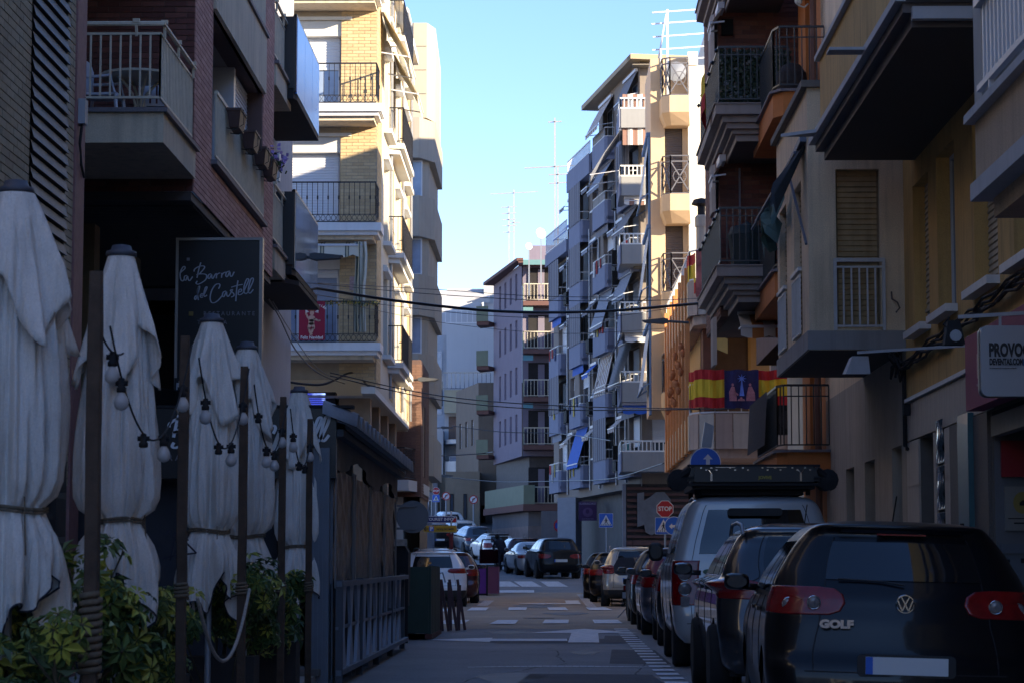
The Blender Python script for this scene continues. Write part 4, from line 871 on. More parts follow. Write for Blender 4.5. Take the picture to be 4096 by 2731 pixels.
for z in (6.82,9.72,12.62):
    m=MB().mat(corn)
    for k,(o_,za,zb) in enumerate(((0,-0.02,0.0),(0.03,-0.20,-0.02),(0.16,-0.32,-0.20),(0.24,-0.42,-0.32),(0.34,-0.50,-0.42),(0.42,-0.62,-0.50))):
        m.prism([(2.96+o_,42.0+o_),(4.4,42.0+o_),(4.4,44.7),(3.24,47.5-o_),(2.96+o_,47.3-o_)],z+za,z+zb)
    bb=wobj("balcony",m,r)
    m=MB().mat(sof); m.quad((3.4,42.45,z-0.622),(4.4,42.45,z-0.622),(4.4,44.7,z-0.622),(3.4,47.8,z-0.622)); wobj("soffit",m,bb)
    m=MB().mat(black); railing(m,[(4.3,42.08),(3.06,42.08)],z,1.02,0.11,0.018,0.04,mid=0.88); railing(m,[(3.06,42.1),(3.06,47.2)],z,1.02,0.11,0.018,0.04,bulge=-0.24)
    for k in range(6): m.lathe([(0.01,-.04),(0.04,0),(0.01,.04)],6,(3.02,42.2+k*1.0,z+0.98))
    wobj("railing",m,bb)
    m=MB().mat(corn); m.prism([(3.18,44.9),(3.12,45.1),(3.12,45.7),(3.18,45.9)],z-1.5,z-0.6); wobj("pilaster",m,r)
    awning(r,F_cam(3.5,44.0,z-0.66) if z<7 else F_right(3.32,44.9,z-0.66),1.4 if z<7 else .8,0.30,0.7 if z<7 else .25,stripes("white_orange_canvas_%d"%int(z),[(0.5,(0.62,0.60,0.57)),(1.0,(0.45,0.17,0.05) if z<7 else (0.55,0.53,0.5))],0.42,0),0.22)
mb=MB().mat(mat("ac_housing",(0,0,0))); mb.box(3.30,3.52,44.62,44.73,11.55,11.85); wobj("alarm_box",mb,r)
mb=MB().mat(greym); mb.tube([(3.62,44.68,9.0),(3.62,44.68,7.2),(3.75,44.66,7.1),(3.78,44.66,6.9)],0.02,5); wobj("cable_conduit",mb,r)
t=thing("ivy_screen","dark ivy screen behind the upper cornice balcony railing","plant",T(3.7,42.3,9.8)); rn=random.Random(9)
mb=MB().mat(mat("ivy_leaves",(0.035,0.055,0.03),0.7,0.4,8)); mb2=MB().mat(mat("ivy_leaves_pale",(0.16,0.16,0.15),0.7,0.3,8))
for i in range(1500):
    p=Vector((rn.uniform(3.08,4.35),42.22+rn.gauss(0,.03),9.78+rn.random()*0.95)); n_=Vector((rn.gauss(0,.6),-1,rn.gauss(0,.6))).normalized(); a=n_.orthogonal().normalized()*.035; b=n_.cross(a)
    (mb if rn.random()<.8 else mb2).quad(p+a,p+b,p-a,p-b)
wobj("leaves",mb,t); wobj("pale_leaves",mb2,t); 
mb=MB().mat(mat("ivy_backing",(0.02,0.028,0.02),0.95,0.2)); mb.box(3.08,4.35,42.30,42.33,9.75,10.7); wobj("backing_net",mb,t)
t=thing("spanish_flag","yellow and red flag rolled against the side of the upper cornice balcony","flag",T(3.0,43.4,9.9))
mb=MB().mat(mat("flag_yellow",(0.62,0.42,0.02),0.8,0.08)); mb.grid([[(2.86-0.06*math.sin(i),42.9+i*0.12,10.45-0.08*i-0.12*j) for j in range(4)] for i in range(6)]); wobj("yellow_band",mb,t)
mb=MB().mat(mat("flag_red",(0.42,0.01,0.015),0.8,0.08)); mb.grid([[(2.86-0.06*math.sin(i),42.9+i*0.12,10.09-0.08*i-0.1*j) for j in range(4)] for i in range(6)]); wobj("red_band",mb,t)
t=thing("covered_barbecue","dark covered barbecue and chair on the lower cornice balcony","barbecue",T(3.6,42.8,6.85))
mb=MB().mat(mat("dark_green_cover",(0.015,0.028,0.03),0.7,0.2)); mb.lathe([(0.30,0),(0.32,.3),(0.36,.6),(0.30,.75),(0.1,.8),(.01,.86)],12); obj("cover",mb,t)
mb=MB().mat(greym); mb.tube([(.6,0,0),(.6,0,.8),(.95,0,.8),(.95,0,0)],0.02,5); mb.box(.58,.97,-.2,.2,.42,.45); obj("chair_frame",mb,t)

# ================================================================ orange striped building with flags
r=thing("orange_balcony_building","two storey cream and orange building with slatted curved balconies and flags","building",T(3.43,58,0))
slat_c=mat("cream_slat",(0.50,0.43,0.36),0.7,0.10,4,stain=0.15); slat_p=mat("pinkish_slat",(0.42,0.32,0.27),0.7,0.1,4,stain=0.15); slat_o=mat("orange_pole",(0.62,0.25,0.08),0.55,0.12,6); creamw=mat("cream_orange_render",(0.55,0.36,0.16),0.85,0.1,2,stain=0.1)
mb=MB().mat(creamw); facade(mb,8,5.0,8.2,[(0.55,1.15,5.0,7.1),(1.75,2.9,5.6,7.3)],0.2); mb.mat(slat_p); facade(mb,8,0,4.3,[],0.1); obj("wall",mb,r,M=F_cam(3.85,60.4))
window(r,F_cam(4.3,60.55,5.0),0.75,2.1,shutter=0.97,sm=shut_c,mull=0); window(r,F_cam(5.6,60.55,5.6),1.15,1.7,pane=glassl,mull=2)
mb=MB().mat(mat("ochre_door",(0.5,0.30,0.08),0.6,0.1)); mb.box(5.05,5.12,60.3,60.4,5.0,7.4); mb.mat(mat("red_brown_pilaster",(0.16,0.07,0.05),0.8,0.2)); mb.box(3.86,4.05,59.3,60.3,5.0,7.7); mb.mat(mat("door_brown_wall",(0.14,0.09,0.05),0.8,0.2)); mb.quad((4.05,60.33,5.0),(5.05,60.33,5.0),(5.05,60.33,7.7),(4.05,60.33,7.7)) ; wobj("door_jamb",mb,r)
def corner_path(xl,xr,yn,yf,c=0.55): return [(xr,yn),(xl+c,yn),(xl+c*0.35,yn+c*0.35),(xl,yn+c),(xl,yf)]
for z0,top,pan in ((4.45,0.62,1),(7.72,0.62,1)):
    pth=corner_path(3.5,6.6,58.0,71)
    m=MB().mat(slat_p); m.prism([(6.6,58.1)]+[(p[0]+.08,p[1]+.08) for p in pth[1:4]]+[(3.58,71),(6.6,71)],z0-0.22,z0+0.35); bb=wobj("balcony",m,r)
    # upright boards, each a piece
    i=0
    for a,b in zip(pth,pth[1:]):
        a,b=Vector((*a,0)),Vector((*b,0)); L=(b-a).length; n=max(1,round(L/0.42)) if a.y<58.6 and b.y<58.8 else max(1,round(L/0.35)); d=(b-a)/L; nn=Vector((d.y,-d.x,0))
        ang=math.atan2(d.y,d.x)
        for k in range(n):
            w__=L/n; p=a+d*(w__*k); mm=(slat_c,slat_p)[i%2] if a.y<58.5 else (slat_c,mat("orange_slat",(0.58,0.40,0.22),0.7,0.1))[i%2]; i+=1
            me=cached(("board",round(w__,2),mm.name,z0),lambda:(lambda q:(q.mat(mm),q.box(0.01,w__-0.01,-0.05,0.0,0,0.85),q.mesh("board"))[2])(MB()))
            obj("board",me,bb,M=T(p.x,p.y,z0-0.02-0.0)@RZ(ang+math.pi)@T(-w__,0,0) if False else T((p+d*w__).x,(p+d*w__).y,z0)@RZ(ang+math.pi))
    m=MB().mat(white); railing(m,pth,z0+0.85,0.75,0.3,0.03,0.04,low=0.04); wobj("railing",m,bb)
# orange poles and urn ornaments of the street side
for k in range(8):
    m=MB().mat(slat_o); yy=59.2+k*1.45; m.box(3.40,3.52,yy,yy+0.16,4.4,9.0); wobj("orange_pole",m,r)
for k in range(7):
    m=MB().mat(mat("terracotta_pot",(0.45,0.16,0.06),0.8,0.25,5)); 
    for q in range(3): m=MB().mat(MATS["terracotta_pot"]); m.lathe([(0.02,-.10),(0.06,-.05),(0.075,.04),(0.03,.10),(0.045,.12)],8,(3.36-0.05*q,59.4+k*0.9+.2*q,6.9-q*0.45+0.25*math.sin(k*2))); wobj("hanging_pot",m,r)
mb=MB().mat(creamw); shell(mb,3.9,14,60.42,71,4.2,7.9,skip=('S',)); mb.mat(slat_p); shell(mb,4.3,14,60.42,71,0,4.3,skip=()); wobj("wall",mb,r)
mb=MB().mat(mat("canvas_ochre_stripe",(0.5,0.33,0.1),0.8,0.1)); mb.grid([[(4.0+i*0.1,58.6-0.05*i,7.35-0.05*i-0.12*j) for j in range(4)] for i in range(5)]); wobj("awning",mb,r)
ac_unit(r,F_cam(5.4,57.6,4.75),0.8,0.7)
# chimney
t=thing("chimney_pipe","tan metal chimney pipe with a black cap above the orange balconies","chimney",T(4.2,62,8))
mb=MB().mat(mat("tan_flue",(0.42,0.36,0.28),0.5,0.1)); mb.lathe([(.14,0),(.14,2.1),(.17,2.1),(.17,2.35),(.12,2.4)],12,(3.95,61,8.2)); wobj("flue",mb,t)
mb=MB().mat(blackm); mb.lathe([(.1,0),(.1,.25),(.26,.3),(.20,.42),(.02,.47)],12,(3.95,61,10.58)); wobj("cap",mb,t)
# flags on the balconies
fr_=mat("flag_red",(0,0,0)); fy_=mat("flag_yellow",(0,0,0))
def flag(lab,path,z0,h,name="spanish_flag"):
    t=thing(name,lab,"flag",T(path[0][0],path[0][1],z0)); 
    L=[0]
    for a,b in zip(path,path[1:]): L.append(L[-1]+math.dist(a,b))
    def pt(s):
        for i in range(len(path)-1):
            if s<=L[i+1]: 
                f=(s-L[i])/(L[i+1]-L[i]); return (path[i][0]+(path[i+1][0]-path[i][0])*f, path[i][1]+(path[i+1][1]-path[i][1])*f-0.02)
        return path[-1]
    n=18
    for nm,a,b,mm in (("red_band",0,.27,fr_),("yellow_band",.27,.74,fy_),("red_band",.74,1,fr_)):
        mb=MB().mat(mm); G=[]
        for i in range(n+1):
            x,y=pt(L[-1]*i/n); G.append([(x+0.012*math.sin(i*1.7),y+0.03*math.sin(i*1.7+j*.4),z0+h*(a+(b-a)*j/3)-0.02*math.sin(i*math.pi/6)) for j in range(4)])
        mb.grid(G); wobj(nm,mb,t)
    return t
flag("Spanish flag left of the night blue nativity cloth on the lower orange balcony",[(3.46,58.7),(3.6,58.2),(3.95,57.92),(4.28,57.92)],5.45,0.92)
flag("Spanish flag right of the night blue nativity cloth on the lower orange balcony",[(5.08,57.92),(6.3,57.92)],5.47,0.88)
flag("Spanish flag with a printed centre on the upper orange balcony",[(3.5,60.0),(3.47,58.7),(3.62,58.2)],8.25,1.0)
t=thing("nativity_cloth","night blue nativity cloth between the two flags on the lower balcony","banner",T(4.7,57.9,5.5))
mb=MB().mat(mat("night_blue_print",(0.02,0.018,0.09),0.8,0.5,4)); mb.grid([[(4.27+0.83*i/12,57.88+0.02*math.sin(i*1.3),5.42+0.93*j/6-0.015*math.sin(i)) for j in range(7)] for i in range(13)]); wobj("cloth",mb,t)
mb=MB().mat(mat("star_glow",(0.15,0.25,0.75),0.8,0.3,8)); blob(mb,[(0.42+(.12 if k%2==0 else .035)*math.cos(math.pi*k/8),0.72+(.12 if k%2==0 else .035)*math.sin(math.pi*k/8)) for k in range(16)]); blob(mb,[(.41,.68),(.36,.30),(.48,.30),(.43,.68)]); obj("star",mb,t,M=T(4.27,57.84,5.42))
mb=MB().mat(mat("figures_rose",(0.42,0.18,0.22),0.8,0.4,14))
for cx,cz,a,b in ((.20,.57,.03,.038),(.62,.57,.03,.038),(.40,.25,.035,.02)): blob(mb,ell(cx,cz,a,b,10))
for pts in ([(.12,.18),(.30,.18),(.29,.30),(.24,.52),(.17,.53),(.11,.40)],[(.52,.18),(.74,.18),(.73,.38),(.66,.53),(.58,.52),(.53,.32)],[(.31,.18),(.50,.18),(.47,.23),(.34,.23)],[(.24,.42),(.34,.34),(.33,.30),(.24,.36)]): blob(mb,pts)
obj("printed_figures",mb,t,M=T(4.27,57.835,5.42))
t=thing("printed_cloth","rose and brown printed cloth beside the flag on the upper orange balcony","banner",T(4,58,8.4))
mb=MB().mat(mat("rose_print",(0.34,0.10,0.09),0.8,0.9,3.5)); mb.grid([[(3.62+0.75*i/8,58.15-0.15*min(i,3)/3,8.15+1.15*j/5+0.03*math.sin(i)) for j in range(6)] for i in range(9)]); wobj("cloth",mb,t)

# ================================================================ yellow building with X railings
r=thing("yellow_apartment_building","yellow tiled apartment block with grey X railings and a blazing sunlit side wall","building",T(3.1,71,0))
yel=mat("yellow_render",(0.62,0.46,0.20),0.85,0.06,1.5,0.2,50,stain=0.1); pchy=mat("peach_tiles",(0.58,0.43,0.28),0.7,0.06,1.5,stain=0.08); crw=mat("cream_white_wall",(0.72,0.68,0.60),0.9,0.05,0.6,0.2,40,stain=0.08)
mb=MB().mat(pchy); facade(mb,1.10,6.3,16.9,[(0.42,0.95,z,z+2.2) for z in (6.9,9.85,12.75)],0.15); obj("wall",mb,r,M=F_cam(3.1,71.0))
mb=MB().mat(crw); shell(mb,4.2,14,70.6,84,6.3,16.6,skip=()); mb.quad((4.2,70.6,6.3),(14,70.6,6.3),(14,84,6.3),(4.2,84,6.3)); shell(mb,5.2,14,71,84,0,6.29,skip=()); shell(mb,14.01,48,72,84,0,16.6,skip=()); shell(mb,5.7,13.9,77,92,0,21,skip=()); mb.box(4.2,4.5,70.55,70.9,16.6,17.0); wobj("side_wall_and_sun_block",mb,r)  # far right and tall rear shells are unseen, added to stop the sun
mb=MB().mat(pchy); mb.quad((3.1,75,6.3),(3.1,71,6.3),(3.1,71,16.9),(3.1,75,16.9)); mb.quad((3.1,71,16.88),(4.3,71,16.88),(4.3,75,16.88),(3.1,75,16.88)); mb.quad((3.1,71,6.3),(4.6,71,6.3),(4.6,75,6.3),(3.1,75,6.3)); mb.quad((3.1,75,6.3),(4.6,75,6.3),(4.6,75,16.88),(3.1,75,16.88)); wobj("wall",mb,r)
for z in (6.9,9.85,12.75): window(r,F_cam(3.52,71.12,z),0.53,2.2,frame=shut_b,shutter=0.98,sm=mat("dark_taupe_shutter",(0.11,0.09,0.08),0.7,0.1),mull=0)
railg=mat("grey_rail_paint",(0.13,0.13,0.15),0.5,0.15)
for z in (6.9,9.85,12.75,15.7):
    m=MB().mat(pchy); 
    pt=[(3.36,71.0),(3.40,70.25),(3.62,70.05),(4.2,70.05),(4.2,71.0)]; pl=[(3.45,71.0),(3.5,70.6),(3.65,70.45),(4.2,70.4),(4.2,71.0)]
    v=[(x,y,z-0.12) for x,y in pt]+[(x,y,z-0.62) for x,y in pt]+[(x+0.04,y,z-0.95) for x,y in pl]; n=5
    m.add(v,[(0,1,2,3,4)]+[(i,(i+1)%n,n+(i+1)%n,n+i) for i in range(n)]+[(n+i,n+(i+1)%n,2*n+(i+1)%n,2*n+i) for i in range(n)]+[(14,13,12,11,10)]); bb=wobj("balcony",m,r)
    m=MB().mat(railg)
    for a,b in (((3.40,70.95),(3.42,70.28)),((3.42,70.28),(3.64,70.08)),((3.64,70.08),(4.18,70.08))):
        A0,B0=Vector((*a,z-0.1)),Vector((*b,z-0.1)); up_=Vector((0,0,1.12))
        for p_,q_ in ((A0,B0),(A0+up_,B0+up_),(A0+up_*.85,B0+up_*.85),(A0,A0+up_),(B0,B0+up_),(A0+up_*.05,B0+up_*.85),(A0+up_*.85,B0+up_*.05)): m.bar(p_,q_,0.035)
        c=(A0+B0)/2+up_*.45; d=(B0-A0).normalized()
        m.tube([c+d*math.cos(t_)*0.2*min(1,(B0-A0).length/0.5)+Vector((0,0,math.sin(t_)*0.2)) for t_ in [2*math.pi*k/10 for k in range(10)]],0.015,4,closed=True)
    wobj("railing",m,bb)
bawn=mat("blue_canvas",(0.10,0.20,0.42),0.8,0.1)
for z in (8.9,11.8,14.6):
    awning(r,F_right(3.1,74.9,z),3.6,1.9,0.28,mat("pale_blue_canvas",(0.34,0.42,0.56),0.8,0.08),0.0,frame=bawn)
    m=MB().mat(bawn); m.box(3.03,3.09,71.3,71.8,z-2.7,z); wobj("blue_pilaster",m,r)
for (a,b) in ((16.85,-1.0),(17.6,-.8),(18.0,-1.0),(18.35,-.9),(17.2,-.9)):
    m=MB().mat(alu); m.bar((3.35+b*0.2,71.2,a),(6.5,71.6,a+0.32),0.04); wobj("pergola_beam",m,r)
mb=MB().mat(alu); mb.bar((3.62,71.0,15.6),(3.62,71.0,18.4),0.07); mb.bar((3.35,71.2,16.9),(3.60,71.2,18.3),0.05); mb.bar((3.42,71.0,15.6),(3.42,71.0,17.2),0.06); wobj("pergola_post",mb,r)
mb=MB().mat(greym); mb.lathe([(0.0,0),(.30,.04),(.30,.06)],16,(3.85,70.5,16.4),axis=1); wobj("satellite_dish",mb,r)
# ================================================================ long blue grey block with four balcony columns
r=thing("balcony_apartment_block","long blue grey apartment block with stacked solid balconies and sloping awnings, centre right","building",T(4.4,100,0)); FB=r
WF=21.5; FF=T(0.30,121.3,0)@RZ(-rad(80.3))
lav=mat("lavender_render",(0.21,0.23,0.32),0.9,0.08,1.5,0.2,40,stain=0.1); grb=mat("grey_brick_facing",(0.10,0.09,0.10),0.85,0.35,30); bgp=mat("beige_facade_strip",(0.24,0.205,0.18),0.9,0.1,1.5,stain=0.1)
fl=[5.95+2.87*k for k in range(6)]
cols_=[(1.2,4.0,4),(6.9,9.9,5),(13.0,16.0,6),(18.6,21.4,6)]
wcols=[(4.6,6.1),(10.5,12.2),(16.7,18.3)]
H1=fl[-1]+2.87
ho=[]
for ci,(a,b,n) in enumerate(cols_): ho+= [(a+0.3,b-0.3,z+0.02,z+2.3) for z in fl[:n]]
for a,b in wcols: ho+=[(a+0.15,b-0.15,z+0.95,z+2.25) for z in fl[:5]]
mb=MB().mat(bgp); facade(mb,WF,5.2,H1,[h for h in ho if h[1]>12.3],0.25,x0=12.3); facade(mb,12.3,5.2,fl[5]+.1,[h for h in ho if h[1]<12.3 and h[0]>6.2 and h[2]<fl[5]-1],0.25,x0=6.2); facade(mb,6.2,5.2,fl[4]+0.3,[h for h in ho if h[1]<6.2],0.25); 
mb.mat(grb)
for a,b in wcols:
    for z in fl: mb.box(a-0.45,b+0.45,-0.02,-0.003,z-0.15,z+0.93) if z<fl[4]+.1 or a>6.2 else None
obj("wall",mb,r,M=FF)
mb=MB().mat(bgp); mb.quad((0,12,5.2),(0,0,5.2),(0,0,fl[4]+.3),(0,12,fl[4]+.3)); mb.quad((6.2,0,fl[4]+.3),(6.2,12,fl[4]+.3),(6.2,12,fl[5]+.1),(6.2,0,fl[5]+.1)); mb.quad((12.3,0,fl[5]+.1),(12.3,12,fl[5]+.1),(12.3,12,H1),(12.3,0,H1)); mb.quad((6.2,0,fl[5]+.1),(12.3,0,fl[5]+.1),(12.3,12,fl[5]+.1),(6.2,12,fl[5]+.1)); mb.quad((0,0,fl[4]+.3),(6.2,0,fl[4]+.3),(6.2,12,fl[4]+.3),(0,12,fl[4]+.3)); mb.quad((12.3,0,H1),(WF,0,H1),(WF,12,H1),(12.3,12,H1)); mb.quad((0,0,5.2),(WF,0,5.2),(WF,12,5.2),(0,12,5.2)); obj("roof_deck",mb,r,M=FF)
roofm=mat("roof_edge_tan",(0.38,0.30,0.20),0.85,0.12)
mb=MB().mat(roofm); mb.box(10.6,WF+0.4,-0.5,0.3,H1,H1+0.22); mb.box(WF-0.2,WF+0.5,-0.5,12,H1+0.001,H1+0.221); obj("eaves",mb,r,M=FF)
st_b=stripes("blue_grey_stripe_canvas",[(0.5,(0.17,0.19,0.25)),(1.0,(0.30,0.32,0.38))],0.35,0); st_r=stripes("brown_white_stripe_canvas",[(0.5,(0.62,0.60,0.57)),(1.0,(0.25,0.14,0.11))],0.42,0); st_g=stripes("grey_stripe_canvas",[(0.55,(0.13,0.13,0.16)),(1.0,(0.24,0.24,0.27))],0.3,0)
bluc=mat("bright_blue_canvas",(0.03,0.12,0.50),0.8,0.08)
rn=random.Random(21)
aws=[st_b,st_r,bluc,st_g,st_b,st_g]
for ci,(a,b,n) in enumerate(cols_):
    for k,z in enumerate(fl[:n]):
        window(r,FF@T(a+0.3,0.2,z+0.02),b-a-0.6,2.25,pane=rn.choice((glass,glassl,dark_in)),shutter=rn.choice((0,0.3,0.55,0.97)),mull=1)
        m=MB().mat(lav); m.prism([(a,-.40),(b,-.40),(b,0.0),(a,0.0)],z-0.2,z-0.05); m.prism([(a,-.45),(b-.12,-.45),(b,-.33),(b,-.25),(b-.12,-.36),(a,-.36)],z-0.36,z+0.66); m.box(a,a+0.08,-0.36,0,z-0.36,z+0.66); m.box(b-0.08,b,-0.25,0,z-0.36,z+0.66); bb=obj("balcony",m,r,M=FF)
        m=MB().mat(wr); railing(m,[(a+.04,0),(a+.04,-.42),(b-.12,-.42),(b-.04,-.3),(b-.04,0)],z+0.66,0.42,0.16,0.03,0.045,low=0.03); obj("railing",m,bb,M=FF)
        q=rn.random()
        if q<0.42: awning(r,FF@T(a+0.05,-0.05 if q<.2 else -0.3,z+2.5),b-a-0.1,rn.uniform(0.9,1.8),rn.uniform(0.35,0.8),aws[(k*3+ci*2)%6],0.2)
        elif q<0.66: # hanging blind over the opening
            m=MB().mat(st_g); n_=12; m.grid([[(a+0.05+(b-a-0.1)*i/n_,-.48-0.03*math.sin(i*2),z+2.5-1.85*j/4) for j in range(5)] for i in range(n_+1)]); obj("sun_blind",m,r,M=FF)
        else:
            m=MB().mat(aws[(k+ci)%6]); n_=10; m.grid([[(a+0.1+(b-a-0.2)*i/n_,-0.3,z+2.52-0.35*j) for j in range(2)] for i in range(n_+1)]); obj("rolled_awning",m,r,M=FF)
for a,b in wcols:
    for k,z in enumerate(fl[:5]):
        window(r,FF@T(a+0.15,0.2,z+0.95),b-a-0.3,1.3,pane=rn.choice((glass,glassl)),shutter=rn.choice((0,0.4,0.6,0.97)),mull=1)
        m=MB().mat(white); m.box(a+0.1,b-0.1,-0.12,0.2,z+0.87,z+0.947); obj("sill",m,r,M=FF)
        q=rn.random()
        if q<0.75: ac_unit(r,FF@T(a+0.3,0.05,z+0.05),0.8,0.6)
        if q>0.45: awning(r,FF@T(a+0.1,-0.02,z+2.35),b-a-0.2,0.45,0.5,aws[(k+1)%6],0.2)
lc=[mat("laundry_%s"%n,c,0.9,0.1) for n,c in (("red",(0.35,0.04,0.04)),("white",(0.6,0.6,0.6)),("teal",(0.05,0.2,0.2)),("yellow",(0.5,0.4,0.1)),("navy",(0.03,0.05,0.15)))]
rl=random.Random(8)
for ci,(a,b,n) in enumerate(cols_):
    for k,z in enumerate(fl[:n]):
        if rl.random()<.5:
            x=a+.2
            while x<b-.5:
                w_=rl.uniform(.25,.55); h_=rl.uniform(.4,.9); m=MB().mat(rl.choice(lc)); m.grid([[(x+w_*i/4,-.47-.02*math.sin(i*2),z+1.05-h_*j/3) for j in range(4)] for i in range(5)]); obj("laundry",m,r,M=FF); x+=w_+rl.uniform(.1,.8)
for x in (4.3,10.2,12.5,16.4,18.45): m=MB().mat(greym); m.tube([(x,-.06,fl[0]-.5),(x,-.06,fl[4]+.2)],.05,6); obj("downpipe",m,r,M=FF)
for x,y in ((2.5,3),(4,5),(8,3),(9.5,5),(11,4)):
    m=MB().mat(wr); m.box(x,x+.9,y,y+.7,(fl[4] if x<6 else fl[5])+.3,(fl[4] if x<6 else fl[5])+1.4); obj("roof_box",m,r,M=FF)
# roof terrace rails
m=MB().mat(white); railing(m,[(0.1,-0.4),(6.1,-0.4)],fl[4]+.3,0.95,0.25,0.03,0.05); obj("railing",m,r,M=FF)
m=MB().mat(lav); m.box(0.05,6.2,-.45,0.0,fl[4]-0.3,fl[4]+.3) ; obj("parapet",m,r,M=FF)
m=MB().mat(mat("ochre_attic",(0.38,0.28,0.12),0.9,0.1)); m.box(2.0,6.2,1.5,6,fl[4]+.3,fl[4]+2.4); obj("attic",m,r,M=FF)
awning(r,FF@T(2.2,1.3,fl[4]+2.4),3.8,1.6,1.7,bluc,0.1)
m=MB().mat(white); m.mat(lav); m.box(6.3,12.2,-.45,-.35,fl[5]-.35,fl[5]+.55); m.box(6.3,12.2,-.35,0,fl[5]-.35,fl[5]-.2); m.box(6.3,6.4,-.35,0,fl[5]-.2,fl[5]+.55); m.mat(white); railing(m,[(6.4,-0.4),(12.2,-0.4)],fl[5]+.55,0.6,0.25,0.03,0.05); obj("railing",m,r,M=FF)
# camera facing end: stacked corner balconies
FE=F_cam(3.86,100.3)
mb=MB().mat(bgp); facade(mb,9,5.2,H1,[(0.5,2.1,z+0.02,z+2.3) for z in fl],0.3); obj("wall",mb,r,M=FE)
wb=mat("white_balcony_render",(0.30,0.30,0.30),0.85,0.06,2,0.2,40,stain=0.12)
for k,z in enumerate(fl):
    window(r,FE@T(0.5,0.25,z+0.02),1.6,2.25,pane=(glass,glassl)[k%2],shutter=(0.5,0.3,0,0.4,0.2,0.6)[k],mull=1)
    m=MB().mat(wb); xo=6.2 if k else 7.0
    m.prism([(3.05,99.0),(xo,99.0),(xo,100.29),(3.05,102)],z-0.2,z-0.05); m.box(3.05,xo,98.95,99.05,z-0.19,z+0.62); m.mat(lav); m.box(3.0,3.08,98.95,102,z-0.19,z+0.62); bb=wobj("balcony",m,r)
    m=MB().mat(mat("rail_white_bright",(0.75,0.75,0.73),0.5,0.04)); railing(m,[(3.05,101.8),(3.05,99.0),(xo,99.0)],z+0.62,0.45,0.17,0.045,0.06,low=0.03); wobj("railing",m,bb)
    m=MB().mat(mat("dark_ceiling_beige",(0.22,0.19,0.15),0.9,0.1)); m.box(3.6,6.4,99.6,100.28,z+2.62,z+2.66); wobj("ceiling",m,r)
wobj("striped_curtain",(lambda q:(q.mat(st_r),q.grid([[(3.15+2.6*i/16,99.1+0.03*math.sin(i*2.2),fl[5]-0.9+0.72*j) for j in range(4)] for i in range(17)]),q)[2])(MB()),r)
awning(r,F_right(3.1,101.8,fl[5]-0.25),2.7,1.9,1.3,st_b,0.2)
awning(r,F_right(3.1,101.8,fl[2]-0.25),2.7,2.3,1.2,mat("steel_blue_canvas",(0.17,0.24,0.40),0.8,0.08),0.2)
awning(r,F_cam(3.1,99.3,fl[1]-0.28),3.6,0.18,0.35,bluc,0.25)
awning(r,F_cam(3.2,99.3,fl[2]-0.28),2.6,0.1,0.2,white,0.2)
awning(r,F_cam(3.2,99.3,fl[4]-0.28),2.6,0.1,0.2,st_r,0.2)
ac_unit(r,F_right(3.2,103.5,fl[3]+0.3)); ac_unit(r,F_right(3.2,103.5,fl[3]-0.6)); ac_unit(r,F_right(3.2,103.6,fl[0]+0.5))
# ground floor: dark shop with louvred fascia and relief
dst=mat("dark_shop_stone",(0.045,0.04,0.045),0.7,0.3,2); 
mb=MB().mat(dst); mb.box(4.6,13,100.9,101.2,0.5,5.2); wobj("shopfront_wall",mb,r)
mb=MB().mat(dst); mb.box(0,21,0.6,0.9,0.5,5.2); obj("shopfront_wall",mb,r,M=FF)
for k in range(9):
    mb=MB().mat(mat("brown_fascia_slat",(0.12,0.06,0.055),0.7,0.2)); mb.box(3.3,6.3,100.15,100.25,3.05+k*0.25,3.16+k*0.25); wobj("fascia_slat",mb,r)
mb=MB().mat(dst); mb.box(3.2,6.6,100.26,100.4,2.7,5.3); mb.mat(mat("brown_fascia_slat",(0,0,0))); mb.box(3.25,6.4,100.1,100.26,2.75,2.95); wobj("fascia",mb,r)
mb=MB().mat(mat("pale_relief",(0.17,0.18,0.20),0.7,0.25,3)); mb.prism([(3.72,3.5),(3.72,4.9),(4.0,4.95),(4.0,4.6),(4.25,4.75),(4.5,4.95),(4.85,4.95),(5.1,4.65),(5.15,4.2),(5.0,3.85),(4.75,3.7),(4.6,3.35),(4.3,3.15),(4.05,3.3),(4.0,3.6)],100.0,100.14,axis=1); wobj("heart_relief",mb,r)
for k in range(5):
    window(r,F_cam(3.4+k*0.75,100.85,1.4),0.7,1.5,frame=dst,pane=glass,mull=0)
mb=MB().mat(mat("blue_grey_pier",(0.26,0.28,0.33),0.8,0.1)); mb.prism([(.45,114.0),(1.30,113.3),(1.6,114.2),(.7,114.9)],1.5,5.2); mb.box(3.1,3.25,100.2,100.4,1.3,5.3); wobj("pier",mb,r)
t=thing("karaoke_sign","purple karaoke sign on the dark shopfront under the blue grey block","sign",T(1.2,112,4))
SF=T(1.42,111.2,4.02)@Matrix.Diagonal((.62,1,.52,1))
mb=MB().mat(mat("purple_panel",(0.055,0.015,0.10),0.5,0.1)); mb.box(0,1.35,0,0.1,0.05,1.75); obj("board",mb,t,M=SF)
text("lettering","KARAOKE",0.27,t,SF@T(0.68,-0.01,1.55),mat("lilac_print",(0.35,0.28,0.42),0.5,0),bold=0.006)
mb=MB().mat(mat("purple_print",(0.13,0.06,0.18),0.5,0.2)); blob(mb,ell(0.68,0.80,0.38,0.42)); mb.mat(mat("purple_panel",(0,0,0))); mb.add([(x,-0.004,z) for x,z in ell(0.66,0.86,0.14,0.2)],[tuple(range(16))]); obj("logo_disc",mb,t,M=SF@T(0,-0.012,0))
text("lettering","PUB  MUSIC BAR",0.12,t,SF@T(0.68,-0.01,0.2),mat("lilac_print",(0,0,0)))

